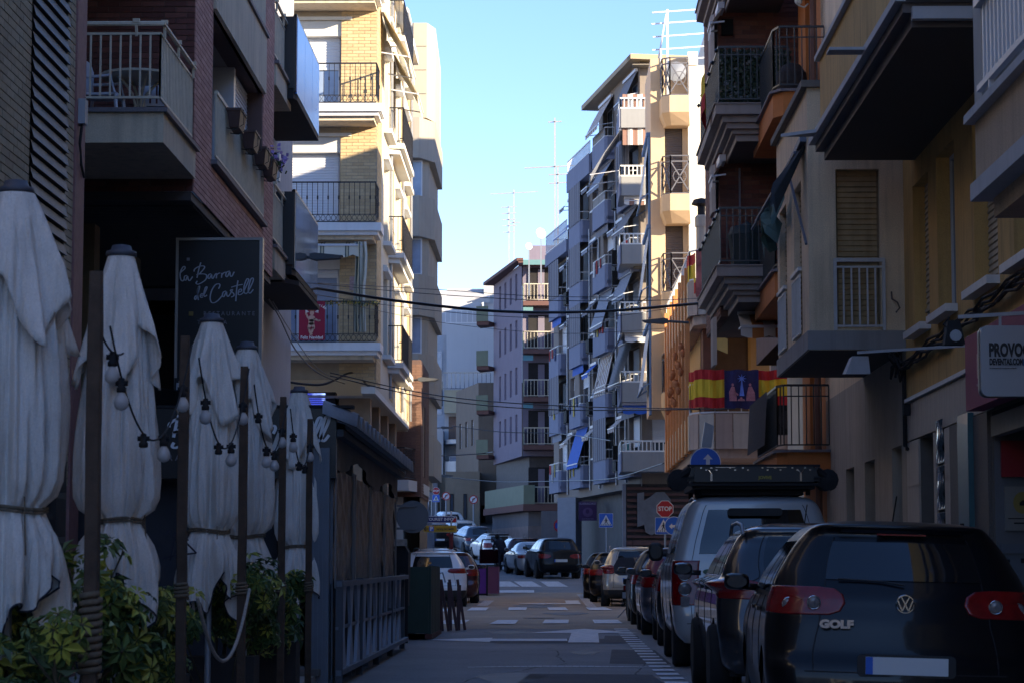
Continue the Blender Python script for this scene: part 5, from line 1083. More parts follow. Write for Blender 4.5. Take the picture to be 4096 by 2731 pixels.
# ================================================================ mauve block with green balconies
r=thing("mauve_apartment_block","mauve rendered block with pale green balcony panels, left of the long blue grey block","building",T(-1.6,147,0))
mauve=mat("mauve_render",(0.20,0.175,0.23),0.9,0.08,1.2,0.2,40,stain=0.1); grn=mat("pale_green_panel",(0.17,0.20,0.14),0.7,0.1,2); mar=mat("maroon_edge",(0.14,0.07,0.06),0.85,0.1)
ang=-rad(80); GF=T(-3.6,158.5,0)@RZ(ang)
gl=[9.5+2.93*k for k in range(4)]
ho=[(x,x+0.8,z+0.4,z+2.1) for z in gl for x in (2.4,4.6,6.8,9.0)]
mb=MB().mat(mauve); facade(mb,11.5,8.9,20.8,ho,0.2); obj("wall",mb,r,M=GF)
for h in ho: window(r,GF@T(h[0],0.15,h[2]),0.8,1.7,mull=0,pane=glassl if (h[0]+h[2])%3>1.2 else glass,shutter=0.4)
mb=MB().mat(mauve); mb.quad((-1.55,147.2,8.9),(9,147.2,8.9),(9,147.2,20.8),(-1.55,147.2,20.8)); mb.quad((-1.55,147.2,20.8),(9,147.2,20.8),(9,160,20.8),(-3.6,158.5,20.8)); mb.quad((-1.55,147.2,8.9),(9,147.2,8.9),(9,160,8.9),(-3.6,158.5,8.9)); mb.mat(mat("dark_stone_and_shade",(0,0,0))); mb.prism([(-3.4,158.2),(-1.15,147.9),(9,147.9),(9,160),(-3.4,160)],0,8.9); mb.mat(mar); mb.box(-1.8,5,146.2,147.19,20.6,20.85); mb.prism([(-4.3,158.5),(-1.9,146.2),(-1.5,146.2),(-3.5,158.8)],20.81,21.0); wobj("wall",mb,r)  # dark ground floor colour stands in for the shade under the overhang
for k,z in enumerate(gl+[6.0]):
    mb=MB().mat(mar); 
    if k<4: mb.prism([(-1.5,145.8),(2.8,145.8),(2.8,147.2),(-1.5,147.2)],z-0.28,z)
    else: mb.prism([(-4.2,156),(-1.5,145.4),(2.8,145.4),(2.8,148.0),(-3.5,156)],z-0.5,z-0.1)
    bb=wobj("balcony",mb,r)
    mb=MB().mat(grn)
    if k<4: mb.box(-1.52,-1.47,145.85,147.2,z,z+1.05)
    else: mb.prism([(-4.1,155.9),(-1.48,145.45),(-0.8,145.45),(-0.8,145.5),(-1.45,145.5),(-4.05,155.95)],z-0.1,z+1.05)
    mb.mat(cream_rail); railing(mb,[(-1.45,145.85),(2.7,145.85)],z-(0 if k<4 else .1),1.05,0.2,0.03,0.06); wobj("railing",mb,bb)
    mb=MB().mat(dark_in); mb.box(-1.2,0.2,147.1,147.19,z+0.02,z+2.2); mb.mat(mauve); mb.box(-0.6,-0.2,147.05,147.1,z+0.02,z+2.1); wobj("doorway",mb,r)
    if k<4:
        mb=MB().mat(mat("sea_green_canvas",(0.12,0.24,0.24),0.8,0.1)); mb.grid([[(-1.5+0.3*i,145.9-0.3*j,z+2.55-0.35*j) for j in range(2)] for i in range(3 if k<3 else 8)]); wobj("awning",mb,r)
for z in gl: # balconies on the far left side
    mb=MB().mat(mar); mb.prism([(-4.7,157.5),(-3.9,157.2),(-3.5,158.4),(-4.5,159.5)],z-0.25,z); mb.mat(grn); mb.prism([(-4.72,157.45),(-3.95,157.15),(-3.93,157.2),(-4.68,157.5)],z,z+1.0); wobj("side_balcony",mb,r)
mb=MB().mat(mat("pale_lower_wall",(0.15,0.145,0.16),0.9,0.1,1.5,stain=0.15)); mb.prism([(-3.6,156),(-1.2,146.6),(2.9,146.6),(2.9,147.7),(-0.95,147.7),(-3.2,156.2)],3.3,5.48); mb.mat(mat("marble_base",(0.20,0.15,0.14),0.6,0.3,2)); mb.prism([(-3.65,156),(-1.22,146.55),(2.9,146.55),(2.9,146.6),(-1.2,146.6),(-3.6,156)],3.0,4.6); wobj("ground_floor_wall",mb,r)
for xx,zz in ((-0.4,3.4),(1.2,3.4)): window(r,F_cam(xx,146.5,zz),0.9,1.9,frame=shut_b,shutter=0.97,sm=shut_c,mull=0)
t=thing("no_parking_sign","round blue and red no parking sign on the wall under the mauve block","sign",T(0.7,139,5))
mb=MB().mat(mat("sign_blue",(0.01,0.06,0.42),0.45,0.05)); mb.lathe([(0.0,0),(0.32,0),(0.32,0.02)],20,(0.72,139,4.45),axis=1); mb.mat(mat("sign_red",(0.42,0.012,0.02),0.45,0.05)); 
for a in range(2): c_=0.3; s_=1 if a else -1; mb.bar((0.72-0.26,138.985,4.45-0.26*s_),(0.72+0.26,138.985,4.45+0.26*s_),0.05)
mb.tube([(0.72+0.36*math.cos(q),138.99,4.45+0.36*math.sin(q)) for q in [2*math.pi*k/20 for k in range(20)]],0.05,4,closed=True); wobj("disc",mb,t)
mb=MB().mat(mat("pale_lower_wall",(0,0,0))); mb.box(-0.4,3.2,139.1,139.4,2.2,5.3); mb.mat(mat("marble_base",(0,0,0))); mb.box(-0.4,3.2,139.04,139.1,2.2,3.4); r2=wobj("garden_wall",mb,None); tag(r2,"short mauve wall carrying the round no parking sign","wall")

# ================================================================ brown house, white houses, far end
r=thing("brown_house","narrow beige brown house with tall windows left of the mauve block","house",T(-5,164,0))
brn=mat("beige_brown_render",(0.19,0.155,0.125),0.9,0.1,1.2,0.2,40,stain=0.15)
z_top=14.8
HFm=T(-6.6,172,0)@RZ(-rad(77)); ho=[(x,x+0.9,z,z+1.8) for z in (7.0,10.6) for x in (1.2,3.4,5.6)]
mb=MB().mat(brn); facade(mb,8.2,6.4,z_top,ho,0.2); obj("wall",mb,r,M=HFm)
for h in ho: window(r,HFm@T(h[0],0.15,h[2]),0.9,1.8,mull=0,pane=glassl,shutter=0.2)
mb=MB().mat(brn); mb.quad((-4.76,164,6.4),(2,164,6.4),(2,164,z_top),(-4.76,164,z_top)); mb.quad((-4.76,164,z_top),(2,164,z_top),(2,172,z_top),(-6.6,172,z_top)); mb.quad((-4.76,164,6.4),(2,164,6.4),(2,172,6.4),(-6.6,172,6.4)); mb.mat(mat("lower_wall_shade_brown",(0.15,0.13,0.12),0.9,0.2,1,stain=.2)); mb.box(-4.3,2,164.6,172,3,6.4); mb.mat(mat("dark_stone_and_shade",(0,0,0))); mb.box(-4.2,-3.2,164.4,164.6,4,6.2); wobj("wall",mb,r)  # lower walls coloured darker, as the overhang would shade them
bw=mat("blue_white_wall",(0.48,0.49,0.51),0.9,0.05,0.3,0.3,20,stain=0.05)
r=thing("white_apartment_block","large plain white end wall with an awning terrace on top, far end of the street","building",T(-6,186,0))
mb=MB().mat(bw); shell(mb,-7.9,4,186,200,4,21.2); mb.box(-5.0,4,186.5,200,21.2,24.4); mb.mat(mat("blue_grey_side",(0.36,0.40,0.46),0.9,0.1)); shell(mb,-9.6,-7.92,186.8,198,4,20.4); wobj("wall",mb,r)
for z in (8.2,11.2,14.2,17.2): window(r,F_cam(-9.3,186.7,z),1.0,1.9,pane=glassl,mull=1)
mb=MB().mat(white); railing(mb,[(-8.0,186.0),(-5,186.0)],21.2,1.0,0.4,0.04,0.06); wobj("railing",mb,r)
awning(r,F_cam(-7.9,187.5,24.0),3.4,0.8,1.6,mat("pale_canvas",(0.45,0.45,0.45),0.8,0.08),0.4)
mb=MB().mat(bw); shell(mb,-9.5,-5.5,196,204,20,25.0); wobj("wall",mb,r)
r=thing("white_house","white house with a curved balcony and dark terrace rail, before the large white end wall","house",T(-7,174,0))
mb=MB().mat(bw); shell(mb,-7.6,-4.2,176,185,5,13.5); shell(mb,-10,-7.62,174,185,5,12.2); mb.mat(mat("cream_yellow_wall",(0.50,0.44,0.30),0.9,0.08)); shell(mb,-7.6,-4.2,175.2,175.95,13.5,15.2); shell(mb,-7.4,-5.0,173,176,4.5,8.6); wobj("wall",mb,r)
mb=MB().mat(mat("brick_recess",(0.20,0.13,0.10),0.9,0.2)); mb.box(-7.3,-5.8,175.9,175.98,11.2,13.3); wobj("recess",mb,r)
mb=MB().mat(mat("navy_rail",(0.03,0.05,0.09),0.6,0.1)); railing(mb,[(-7.7,175.1),(-4.2,175.1)],15.2,1.25,0.3,0.04,0.06); mb.box(-8.7,-7.7,175.1,175.2,14.0,15.8); wobj("railing",mb,r)
mb=MB().mat(white); G=[]
mb.prism([(-7.6,176)]+[(-6.2-1.4*math.cos(a),174.8-1.2*math.sin(a)) for a in [math.pi*k/8 for k in range(9)]]+[(-4.8,176)],8.6,9.9); mb.prism([(-7.6,176)]+[(-6.2-1.3*math.cos(a),174.9-1.1*math.sin(a)) for a in [math.pi*k/8 for k in range(9)]]+[(-4.8,176)],11.2,11.5); bb=wobj("curved_balcony",mb,r)
for xx,zz in ((-7.2,9.6),(-6.3,9.6),(-5.4,9.6)): window(r,F_cam(xx,174.0 if xx==-6.3 else 174.6,zz-0.6),0.7,1.3,pane=glassl,mull=0)
for xx,zz in ((-9.6,8.5),(-8.6,8.5),(-4.9,6.2)): window(r,F_cam(xx,173.9 if xx<-7.6 else 175.9,zz),0.5,1.4,pane=glass,mull=0)
mb=MB().mat(mat("cream_yellow_wall",(0,0,0))); mb.prism([(-8.6,173.5),(-5.0,171.5),(-4.8,173.6),(-4.9,176)],8.25,8.59); wobj("canopy",mb,r)
r=thing("street_end_house","low grey blue house with a white iron gate behind the small stop sign","house",T(-9,165,0))
mb=MB().mat(mat("grey_blue_wall",(0.20,0.21,0.24),0.9,0.1,0.8,stain=0.1)); shell(mb,-16,-7.6,165,172,3,8.7); mb.mat(mat("sand_wall",(0.26,0.22,0.17),0.9,0.1)); shell(mb,-6.9,-4.6,161.5,170,3.5,8.6); shell(mb,-7.58,-6.92,166,170,3.5,8.6); wobj("wall",mb,r)
window(r,F_cam(-9.0,164.95,4.6),1.0,2.2,frame=white,pane=dark_in,mull=4,name="gate")
for xx in (-6.6,-5.7): window(r,F_cam(xx,161.45,5.4),0.25,1.7,frame=dark_in,pane=glass,mull=0)
window(r,F_cam(-7.45,165.9,5.0),0.4,2.0,frame=white,pane=glass,mull=0)
r=thing("boundary_wall","sloping pale wall beside the low red brick house","wall",T(-5.5,100,0))
mb=MB().mat(mat("cream_lower_wall",(0.42,0.41,0.35),0.9,0.08,1,stain=0.1)); mb.box(-12,-5.3,98,98.4,0.8,6.0); mb.mat(mat("blue_grey_side",(0,0,0))); mb.prism([(98.45,0.8),(98.45,6.4),(112,3.4),(112,1.2)],-5.7,-5.3,axis=0); mb.box(-12,-5.25,97.9,98.0,0.8,2.0); wobj("wall",mb,r)

r=thing("unseen_sun_block","unseen plain blocks added behind the blue grey block to keep the sun off","building",T(6,121,0))
mb=MB().mat(bgp); shell(mb,2.6,16,122,146,0,17.2,skip=()); shell(mb,3.2,22,173,216,0,26,skip=()); shell(mb,9.02,34,147.3,216,0,20.7,skip=()); shell(mb,13,40,100,121,0,21.5,skip=()); wobj("wall",mb,r)  # unseen shells, added and sized to block sun on the far facades
# roof aerials and dishes
def aerial(name,x,y,z,h,label,els=((0.9,1.2),(0.8,0.8),(0.7,0.5))):
    t=thing(name,label,"aerial",T(x,y,z),"rooftop aerials")
    mb=MB().mat(mat("aerial_metal",(0.35,0.33,0.31),0.5,0.1)); mb.bar((0,0,0),(0,0,h),0.07); obj("mast",mb,t)
    mb=MB().mat(mat("aerial_metal",(0,0,0)))
    for f,w_ in els: mb.bar((-w_,0,h*f-0.05*w_),(w_,0,h*f+0.05*w_),0.05); mb.bar((0,-.3,h*f),(0,.3,h*f),0.05)
    obj("elements",mb,t)
p=P(555,200,124); aerial("roof_aerial",p.x,124,18.6,6.8,"tallest thin aerial mast above the near roof of the mauve block",((0.62,1.6),(0.97,.35)))
p=P(558,220,126); aerial("roof_aerial",p.x,126,18.6,4.6,"short aerial mast just right of the tallest mast",((0.9,.5),(.8,.5)))
p=P(514,225,160); aerial("roof_aerial",p.x,160,20,7.5,"aerial mast with a long boom above the mauve block",((0.97,1.6),(0.7,.4)))
p=P(509,225,158); aerial("roof_aerial",p.x,158,20,6.0,"ladder shaped aerial left of the long boom mast",((1.0,.5),(.93,.5),(.86,.5),(.79,.5),(.72,.4)))
for (u,v,Y,lab,rr) in ((541,233,140,"larger white satellite dish on the roof edge right of the aerials",.32),(529,246,142,"smaller white satellite dish left of the larger one",.22)):
    p=P(u,v,Y); t=thing("satellite_dish",lab,"dish",T(p.x,p.y,p.z),"white satellite dishes")
    mb=MB().mat(mat("dish_white",(0.7,0.72,0.75),0.5,0.05)); mb.M=Matrix.Rotation(rad(30),4,'Z')@Matrix.Rotation(rad(-12),4,'X')
    mb.lathe([(rr,0.0),(rr*.8,rr*.12),(rr*.4,rr*.22),(0.02,rr*.26)],18,axis=1); obj("dish",mb,t)
    mb=MB().mat(greym); mb.bar((0,0.2,-rr),(0,0.2,-3),0.08); mb.bar((0,0,0),(-.4*rr,-.8*rr,-.2*rr),0.04); obj("mast",mb,t)
mb=MB().mat(mauve); mb.box(-0.9,3.5,138,150,17,20.6) if False else mb.box(-1.2,5,150,158,20.8,22.3); o=wobj("stair_head",mb,r); o.name="stair_head"

# ================================================================ buildings behind the lens (they shade and mirror in the car paint)
def back_block(x0,x1,y0,y1,h,m,lab,face):
    r=thing("apartment_building",lab,"building",T((x0+x1)/2,y0,0))
    if face=='E': F=F_left(x1,y0); W=y1-y0
    else: F=F_right(x0,y1); W=y1-y0
    ho=[(x,x+1.3,z,z+1.9) for z in [1.2+3.0*k for k in range(int(h/3))] for x in [1.2+3.2*i for i in range(int((W-1)/3.2))]]
    mb=MB().mat(m); facade(mb,W,0-1,h,ho,0.2); obj("wall",mb,r,M=F)
    gm=MB().mat(glass)
    for a in ho: gm.quad((a[0],0.19,a[2]),(a[1],0.19,a[2]),(a[1],0.19,a[3]),(a[0],0.19,a[3]))
    o=obj("pane",gm,r,M=F); o["kind"]="stuff"
    mb=MB().mat(m); shell(mb,x0+0.01,x1-0.01,y0,y1,-1,h,skip=('E' if face=='E' else 'W',)); wobj("wall",mb,r)
    for z in [3.9+3*k for k in range(int(h/3)-1)]:
        s=1 if face=='E' else -1; xx=x1 if face=='E' else x0
        mb=MB().mat(whiter); mb.box(xx,xx+s*0.9,y0+2,y1-3,z-.15,z+0.9); wobj("balcony",mb,r)
back_block(-16,-4.7,3,11.9,9,cream_wall,"cream building with a long balcony behind the lens on the left",'E')
back_block(4.64,16,-20,4.9,10,ochre,"ochre building behind the lens on the right",'W')
back_block(-30,-14,-60,-40,9,whiter,"low white house across the square behind the lens",'E')

r=thing("apartment_building","plain building closing the street behind the lens","building",T(0,-62,0))
darkst=mat("dark_brown_render",(0.10,0.085,0.075),0.9,0.15)
F=T(20,-62,0)@RZ(math.pi)
ho=[(x,x+1.3,z,z+1.9) for z in (1,4,7) for x in [1.2+3.2*i for i in range(9)]]
mb=MB().mat(darkst); facade(mb,32,-1,10,ho,0.2); obj("wall",mb,r,M=F)
gm=MB().mat(glass)
for a in ho: gm.quad((a[0],0.19,a[2]),(a[1],0.19,a[2]),(a[1],0.19,a[3]),(a[0],0.19,a[3]))
o=obj("pane",gm,r,M=F); o["kind"]="stuff"
mb=MB().mat(boxg); shell(mb,-12,20,-74,-62.01,-1,10,skip=()); wobj("wall",mb,r)
# ================================================================ cars
def pchip(xs, ys, x):
    xs=np.array(xs,float); ys=np.array(ys,float); h=np.diff(xs); d=np.diff(ys)/h; m=np.zeros_like(ys)
    for i in range(1,len(xs)-1):
        if d[i-1]*d[i]>0: w1=2*h[i]+h[i-1]; w2=h[i]+2*h[i-1]; m[i]=(w1+w2)/(w1/d[i-1]+w2/d[i])
    m[0]=d[0]; m[-1]=d[-1]; x=np.clip(x,xs[0],xs[-1]); k=np.clip(np.searchsorted(xs,x)-1,0,len(xs)-2); t=(x-xs[k])/h[k]
    return (2*t**3-3*t**2+1)*ys[k]+(t**3-2*t**2+t)*h[k]*m[k]+(-2*t**3+3*t**2)*ys[k+1]+(t**3-t**2)*h[k]*m[k+1]
NR,NC,NS,NCF,NF=12,7,50,6,8
IR=NR; IC=NR+NC; IS=IC+NS; ICF=IS+NCF; IF=ICF+NF
def contour(w,yr,yf,rr,rf,br,bf):
    rr=min(rr,w*0.95); rf=min(rf,w*0.95); pts=[]
    for i in range(NR): x=(w-rr)*i/NR; pts.append((x,yr+br*(x/w)**2))
    ya=yr+br*((w-rr)/w)**2; yb=yf-bf*((w-rf)/w)**2
    for i in range(NC): a=math.pi/2*i/NC; pts.append((w-rr+rr*math.sin(a), ya+rr*(1-math.cos(a))))
    y0,y1=ya+rr,yb-rf
    for i in range(NS):
        s=i/NS; y=y0+(y1-y0)*s; pts.append((w,y))
    for i in range(NCF): a=math.pi/2*i/NCF; pts.append((w-rf+rf*math.cos(a), y1+rf*math.sin(a)))
    for i in range(NF+1): x=(w-rf)*(1-i/NF); pts.append((x,yf-bf*(x/w)**2))
    return pts
# level = (z, half width, y rear, y front, rear radius, front radius, rear bulge, front bulge)
def styles(kind):
    if kind=='hatch': return dict(L=4.2,wb=(0.78,3.38),wr=0.315,levels=[
        (0.20,.74,.16,4.02,.20,.3,.10,.2),(0.30,.83,.03,4.16,.24,.4,.12,.2),(0.46,.865,.0,4.2,.24,.4,.13,.22),(0.58,.875,.02,4.19,.24,.4,.13,.22),(0.63,.875,.07,4.17,.24,.4,.13,.22),(0.74,.875,.10,4.10,.26,.4,.13,.22),
        (0.84,.868,.12,3.85,.28,.4,.13,.2),(0.93,.855,.145,3.35,.28,.3,.13,.2),(0.985,.84,.16,2.96,.28,.25,.13,.2),(1.10,.80,.24,2.74,.26,.2,.13,.2),(1.22,.735,.34,2.48,.22,.2,.13,.2),(1.34,.655,.43,2.22,.18,.2,.12,.2),(1.40,.60,.46,2.08,.16,.2,.11,.2),
        (1.445,.54,.42,1.92,.16,.2,.08,.2),(1.47,.44,.60,1.75,.16,.2,.06,.15),(1.485,.28,.9,1.55,.15,.2,.04,.1),(1.49,.1,1.1,1.4,.08,.08,.0,.0)],belt=0.995,top=1.36,rx=0.93)
    if kind=='suv': return dict(L=4.4,wb=(0.85,3.45),wr=0.345,levels=[
        (0.26,.78,.14,4.2,.2,.3,.10,.2),(0.36,.87,.03,4.36,.24,.4,.12,.2),(0.58,.90,.0,4.4,.24,.4,.12,.22),(0.70,.91,.03,4.38,.24,.4,.12,.22),(0.86,.91,.08,4.3,.26,.4,.12,.22),
        (0.98,.90,.11,3.95,.28,.4,.12,.2),(1.06,.99,.13,3.35,.28,.3,.12,.2),(1.11,.87,.15,3.08,.28,.25,.12,.2),(1.22,.82,.24,2.88,.24,.2,.12,.2),(1.36,.75,.36,2.6,.2,.2,.12,.2),(1.48,.67,.47,2.3,.18,.2,.1,.2),
        (1.54,.60,.46,2.1,.16,.2,.08,.2),(1.58,.48,.62,1.9,.16,.2,.06,.15),(1.605,.3,.9,1.7,.15,.2,.04,.1),(1.61,.1,1.1,1.5,.08,.08,.0,.0)],belt=1.12,top=1.49,rx=0.9)
    if kind=='box': return dict(L=4.8,wb=(0.95,3.83),wr=0.37,levels=[
        (0.30,.80,.10,4.6,.12,.3,.04,.2),(0.42,.90,.02,4.76,.14,.3,.05,.2),(0.60,.93,.0,4.8,.14,.3,.05,.2),(0.74,.94,.03,4.79,.14,.3,.05,.2),(0.98,.94,.07,4.75,.14,.3,.05,.2),
        (1.10,.935,.09,4.5,.14,.3,.05,.2),(1.17,.925,.10,3.7,.14,.3,.05,.2),(1.22,.91,.11,3.45,.14,.25,.05,.2),(1.36,.88,.14,3.3,.14,.2,.05,.2),(1.56,.82,.19,3.1,.14,.2,.05,.2),(1.74,.76,.23,2.85,.14,.2,.05,.2),
        (1.82,.71,.24,2.7,.14,.2,.05,.2),(1.87,.63,.34,2.5,.14,.2,.04,.15),(1.90,.45,.6,2.2,.15,.2,.04,.1),(1.91,.15,1.0,1.9,.1,.1,.0,.0)],belt=1.23,top=1.76,rx=0.86)
    if kind=='saloon': return dict(L=4.5,wb=(0.9,3.6),wr=0.325,levels=[
        (0.20,.76,.12,4.3,.2,.3,.10,.2),(0.30,.85,.03,4.46,.24,.4,.12,.2),(0.50,.89,.0,4.5,.24,.4,.12,.22),(0.66,.895,.02,4.48,.24,.4,.12,.22),(0.80,.89,.04,4.35,.26,.4,.12,.22),
        (0.89,.875,.10,3.9,.28,.4,.12,.2),(0.94,.86,.55,3.3,.28,.3,.12,.2),(0.98,.84,.85,3.05,.28,.25,.12,.2),(1.10,.77,1.10,2.82,.24,.2,.12,.2),(1.22,.69,1.35,2.55,.2,.2,.12,.2),(1.30,.61,1.55,2.35,.18,.2,.1,.2),
        (1.345,.52,1.68,2.2,.16,.2,.08,.2),(1.365,.36,1.78,2.1,.14,.15,.06,.15),(1.375,.12,1.85,2.0,.08,.08,.0,.0)],belt=0.985,top=1.27,rx=0.9)
tyre_m=mat("tyre_rubber",(0.014,0.014,0.015),0.85,0.2,20); rim_m=mat("alloy_rim",(0.30,0.31,0.33),0.3,0.1,metal=0.9); redl=mat("tail_light_red",(0.20,0.003,0.005),0.25,0.3,12,coat=0.25); darkpl=mat("dark_plastic_trim",(0.02,0.02,0.022),0.6,0.15)
cglass=mat("car_glass",(0.008,0.009,0.011),0.03,0.1,1.0,spec=0.6,coat=0.3)
def paintm(name,col,metal=0.3,rough=0.28,coat=1.0,spec=.5): return mat("paint_"+name,col,rough,0.05,2,metal=metal,coat=coat,spec=spec)
def surf(spec,width=None,sub=1.0):
    lv=spec['levels']; sc_=width/ (2*max(l[1] for l in lv)) if width else 1
    zs=[]; 
    for a,b in zip(lv,lv[1:]):
        n=max(1,int(round((b[0]-a[0]+abs(b[2]-a[2])*.5+abs(b[3]-a[3])*0.35)/0.055*sub))); n=min(n,7)
        zs+= [a[0]+(b[0]-a[0])*i/n for i in range(n)]
    zs.append(lv[-1][0]); zs=np.array(zs); Z=[l[0] for l in lv]; pr=[pchip(Z,[l[i] for l in lv],zs) for i in range(1,8)]
    rows=[]
    for k,z in enumerate(zs):
        p=[pr[j][k] for j in range(7)]; half=contour(p[0]*sc_,p[1],p[2],p[3],p[4],p[5],p[6])
        right=[(x,y,z) for x,y in half]; left=[(-x,y,z) for x,y in half[1:-1]][::-1]
        rows.append(right+left)
    return zs,np.array(rows)
def car(name,label,kind,paint,M,width=None,light=None,group="cars parked along the kerb",plate=None,two_tone=None,rails=False,detail=True,sub=1.0,colour_low=None,coupe=False,zs_=1.0,rw=None):
    sp=styles(kind); sp['levels']=[(l[0]*zs_ if l[0]>.5 else l[0],)+tuple(l[1:]) for l in sp['levels']]; sp['belt']*=zs_; sp['top']*=zs_; zs,S=surf(sp,width,sub); NZ,NI,_=S.shape; hw=S[:,:,0].max()
    t=thing(name,label,"car",M,group)
    # wheel arches
    Ra=sp['wr']+0.055; cz=sp['wr']+0.0
    V=S.copy(); side=np.abs(V[:,:,0])>hw*0.80
    keep=np.ones((NZ-1,NI),bool)
    for wy in sp['wb']:
        dy=V[:,:,1]-wy; dz=V[:,:,2]-cz; d=np.hypot(dy,dz)
        m_=side&(d>Ra-0.06)&(d<Ra+0.06)&(dz>-0.2)
        f=np.where(m_,Ra/np.maximum(d,1e-6),1); V[:,:,1]=wy+dy*f; V[:,:,2]=cz+dz*f
        d2=np.hypot(V[:,:,1]-wy,V[:,:,2]-cz)<Ra+1e-4
        for k in range(NZ-1):
            for i in range(NI):
                j=(i+1)%NI
                if side[k,i] and d2[k,i] and d2[k,j] and d2[k+1,i] and d2[k+1,j]: keep[k,i]=False
    mb=MB(); mb.mat(paint); lowm=colour_low or paint
    mb.v=[tuple(p) for p in V.reshape(-1,3)]
    mb.mats=[paint,lowm]+([two_tone] if two_tone else [])
    for k in range(NZ-1):
        for i in range(NI):
            if not keep[k,i]: continue
            j=(i+1)%NI; mb.f.append((k*NI+i,k*NI+j,(k+1)*NI+j,(k+1)*NI+i)); z=(zs[k]+zs[k+1])/2
            mb.m.append(1 if (colour_low and z<colour_low_z) else (2 if two_tone and z>sp['top'] else 0))
    mb.f.append(tuple((NZ-1)*NI+i for i in range(NI))); mb.m.append(0); mb.f.append(tuple(range(NI-1,-1,-1))); mb.m.append(0)
    obj("body",mb,t,smooth=True)
    # patch tool
    def patch(i0,i1,z0,z1,off,mirror=False,rim=True):
        ks=[k for k in range(NZ) if z0-1e-6<=zs[k]<=z1+1e-6]
        if len(ks)<2: ks=[int(np.argmin(abs(zs-z0))),int(np.argmin(abs(zs-z1)))]
        if ks[0]==ks[-1]: ks=[ks[0],ks[0]+1]
        ii=list(range(i0,i1+1)); G=[]; B=[]
        for k in ks:
            row=[]; rb=[]
            for i in ii:
                p=V[k,i%NI]; du=V[k,(i+1)%NI]-V[k,(i-1)%NI]; dv=V[min(k+1,NZ-1),i%NI]-V[max(k-1,0),i%NI]
                n=np.cross(du,dv); n=n/(np.linalg.norm(n)+1e-9); q=p+n*off
                if mirror: q=q*np.array([-1,1,1]); p=p*np.array([-1,1,1])
                row.append(tuple(q)); rb.append(tuple(p))
            G.append(row); B.append(rb)
        if mirror: G=[r[::-1] for r in G]; B=[r[::-1] for r in B]
        mb=MB(); mb.grid(G)
        if rim:
            mb.grid([B[0],G[0]]); mb.grid([G[-1],B[-1]]); mb.grid([[r[0] for r in G],[r[0] for r in B]]); mb.grid([[r[-1] for r in B],[r[-1] for r in G]])
        return mb
    def put(nm,mb,m,label=None):
        mb.mats=[m]; mb.m=[0]*len(mb.f); return obj(nm,mb,t,smooth=True,label=label)
    def at(i,z,off):
        k=min(max(int(np.searchsorted(zs,z))-1,0),NZ-2); f=(z-zs[k])/(zs[k+1]-zs[k]); i_=int(math.floor(i)); g=i-i_
        q=lambda kk,ii: V[kk,ii%NI]
        p=(q(k,i_)*(1-g)+q(k,i_+1)*g)*(1-f)+(q(k+1,i_)*(1-g)+q(k+1,i_+1)*g)*f
        du=q(k,i_+1)-q(k,i_-1) if False else q(k,i_+1)-q(k,i_); dv=q(k+1,i_)-q(k,i_); n=np.cross(du,dv); n=n/(np.linalg.norm(n)+1e-9); return p+n*off
    def decal(nm,poly,off,m,mi):
        poly=[(a[0]+(b[0]-a[0])*q/6,a[1]+(b[1]-a[1])*q/6) for a,b in zip(poly,poly[1:]+poly[:1]) for q in range(6)]
        ci=sum(p[0] for p in poly)/len(poly); cz_=sum(p[1] for p in poly)/len(poly); G=[]
        for s_,o_ in ((0.02,off),(.15,off),(.3,off),(.45,off),(.6,off),(.75,off),(.88,off),(.97,off),(1.0,off*.55),(1.0,-.004)):
            row=[at(ci+(a-ci)*s_,cz_+(b-cz_)*s_,o_) for a,b in poly]
            G.append([tuple(p*np.array([-1,1,1])) if mi else tuple(p) for p in row])
        mb=MB(); mb.grid(G,closed_u=True); return put(nm,mb,m)
    def lamp_shape(i0,i1,z0,z1,kind):
        h=z1-z0; w_=i1-i0
        if kind=='hatch': q=[(0.0,.45),(.04,.75),(.14,.95),(.32,1.0),(.7,1.0),(1.0,.96),(.96,.5),(.90,.05),(.5,.0),(.15,.02),(.04,.15)]
        elif kind=='box': q=[(0,0),(.5,0),(1,0),(1,.5),(1,1),(.5,1),(0,1),(0,.5)]
        else: q=[(0.0,.35),(.08,.8),(.35,1.0),(.8,.95),(1.0,.85),(.92,.4),(.6,.05),(.2,.0)]
        return [(i0+w_*a,z0+h*b) for a,b in q]
    def both(nm,i0,i1,z0,z1,off,m,label=None):
        for mi in (False,True): put(nm,patch(i0,i1,z0,z1,off,mi),m,label)
    bt,tp=sp['belt'],sp['top']; rx=int(NR*sp['rx'])
    mb=patch(-rx,rx,rw or bt+0.02,tp,0.006); put("rear_window",mb,cglass)
    mb=patch(NI//2-ICF+IS+0-0,NI//2+0,bt,tp,0.006) if False else None
    fr=patch(IF-NF+1,IF+NF-1,bt+0.02,tp+0.02,0.006); put("windscreen",fr,cglass)
    s=lambda f: IC+int(NS*f)
    wins=[(0.04,0.16),(0.20,0.50),(0.54,0.93)] if not coupe else [(0.1,0.38),(0.42,0.92)]
    for a,b in wins: both("side_window",s(a),s(b),bt+0.01,tp-0.02,0.005,cglass)
    # tail lights
    if light:
        for (x0,s1,z0,z1,m_) in light:
            for mi in (False,True): decal("tail_light",lamp_shape(NR*x0,IC+s1,z0,z1,kind),0.008,m_,mi)
    # head lights
    both("headlight",IS+1,ICF+3,0.62 if kind!='box' else .8,0.76 if kind!='box' else 1.0,0.01,mat("headlight_glass",(0.4,0.42,0.45),0.1,0.1,coat=1.0))
    # wheels
    def wm():
        q=MB().mat(tyre_m); R=sp['wr']; q.lathe([(R*.62,-.11),(R*.93,-.11),(R,-.08),(R,.08),(R*.93,.11),(R*.62,.11)],28,axis=0); return q.mesh("wheel",True)
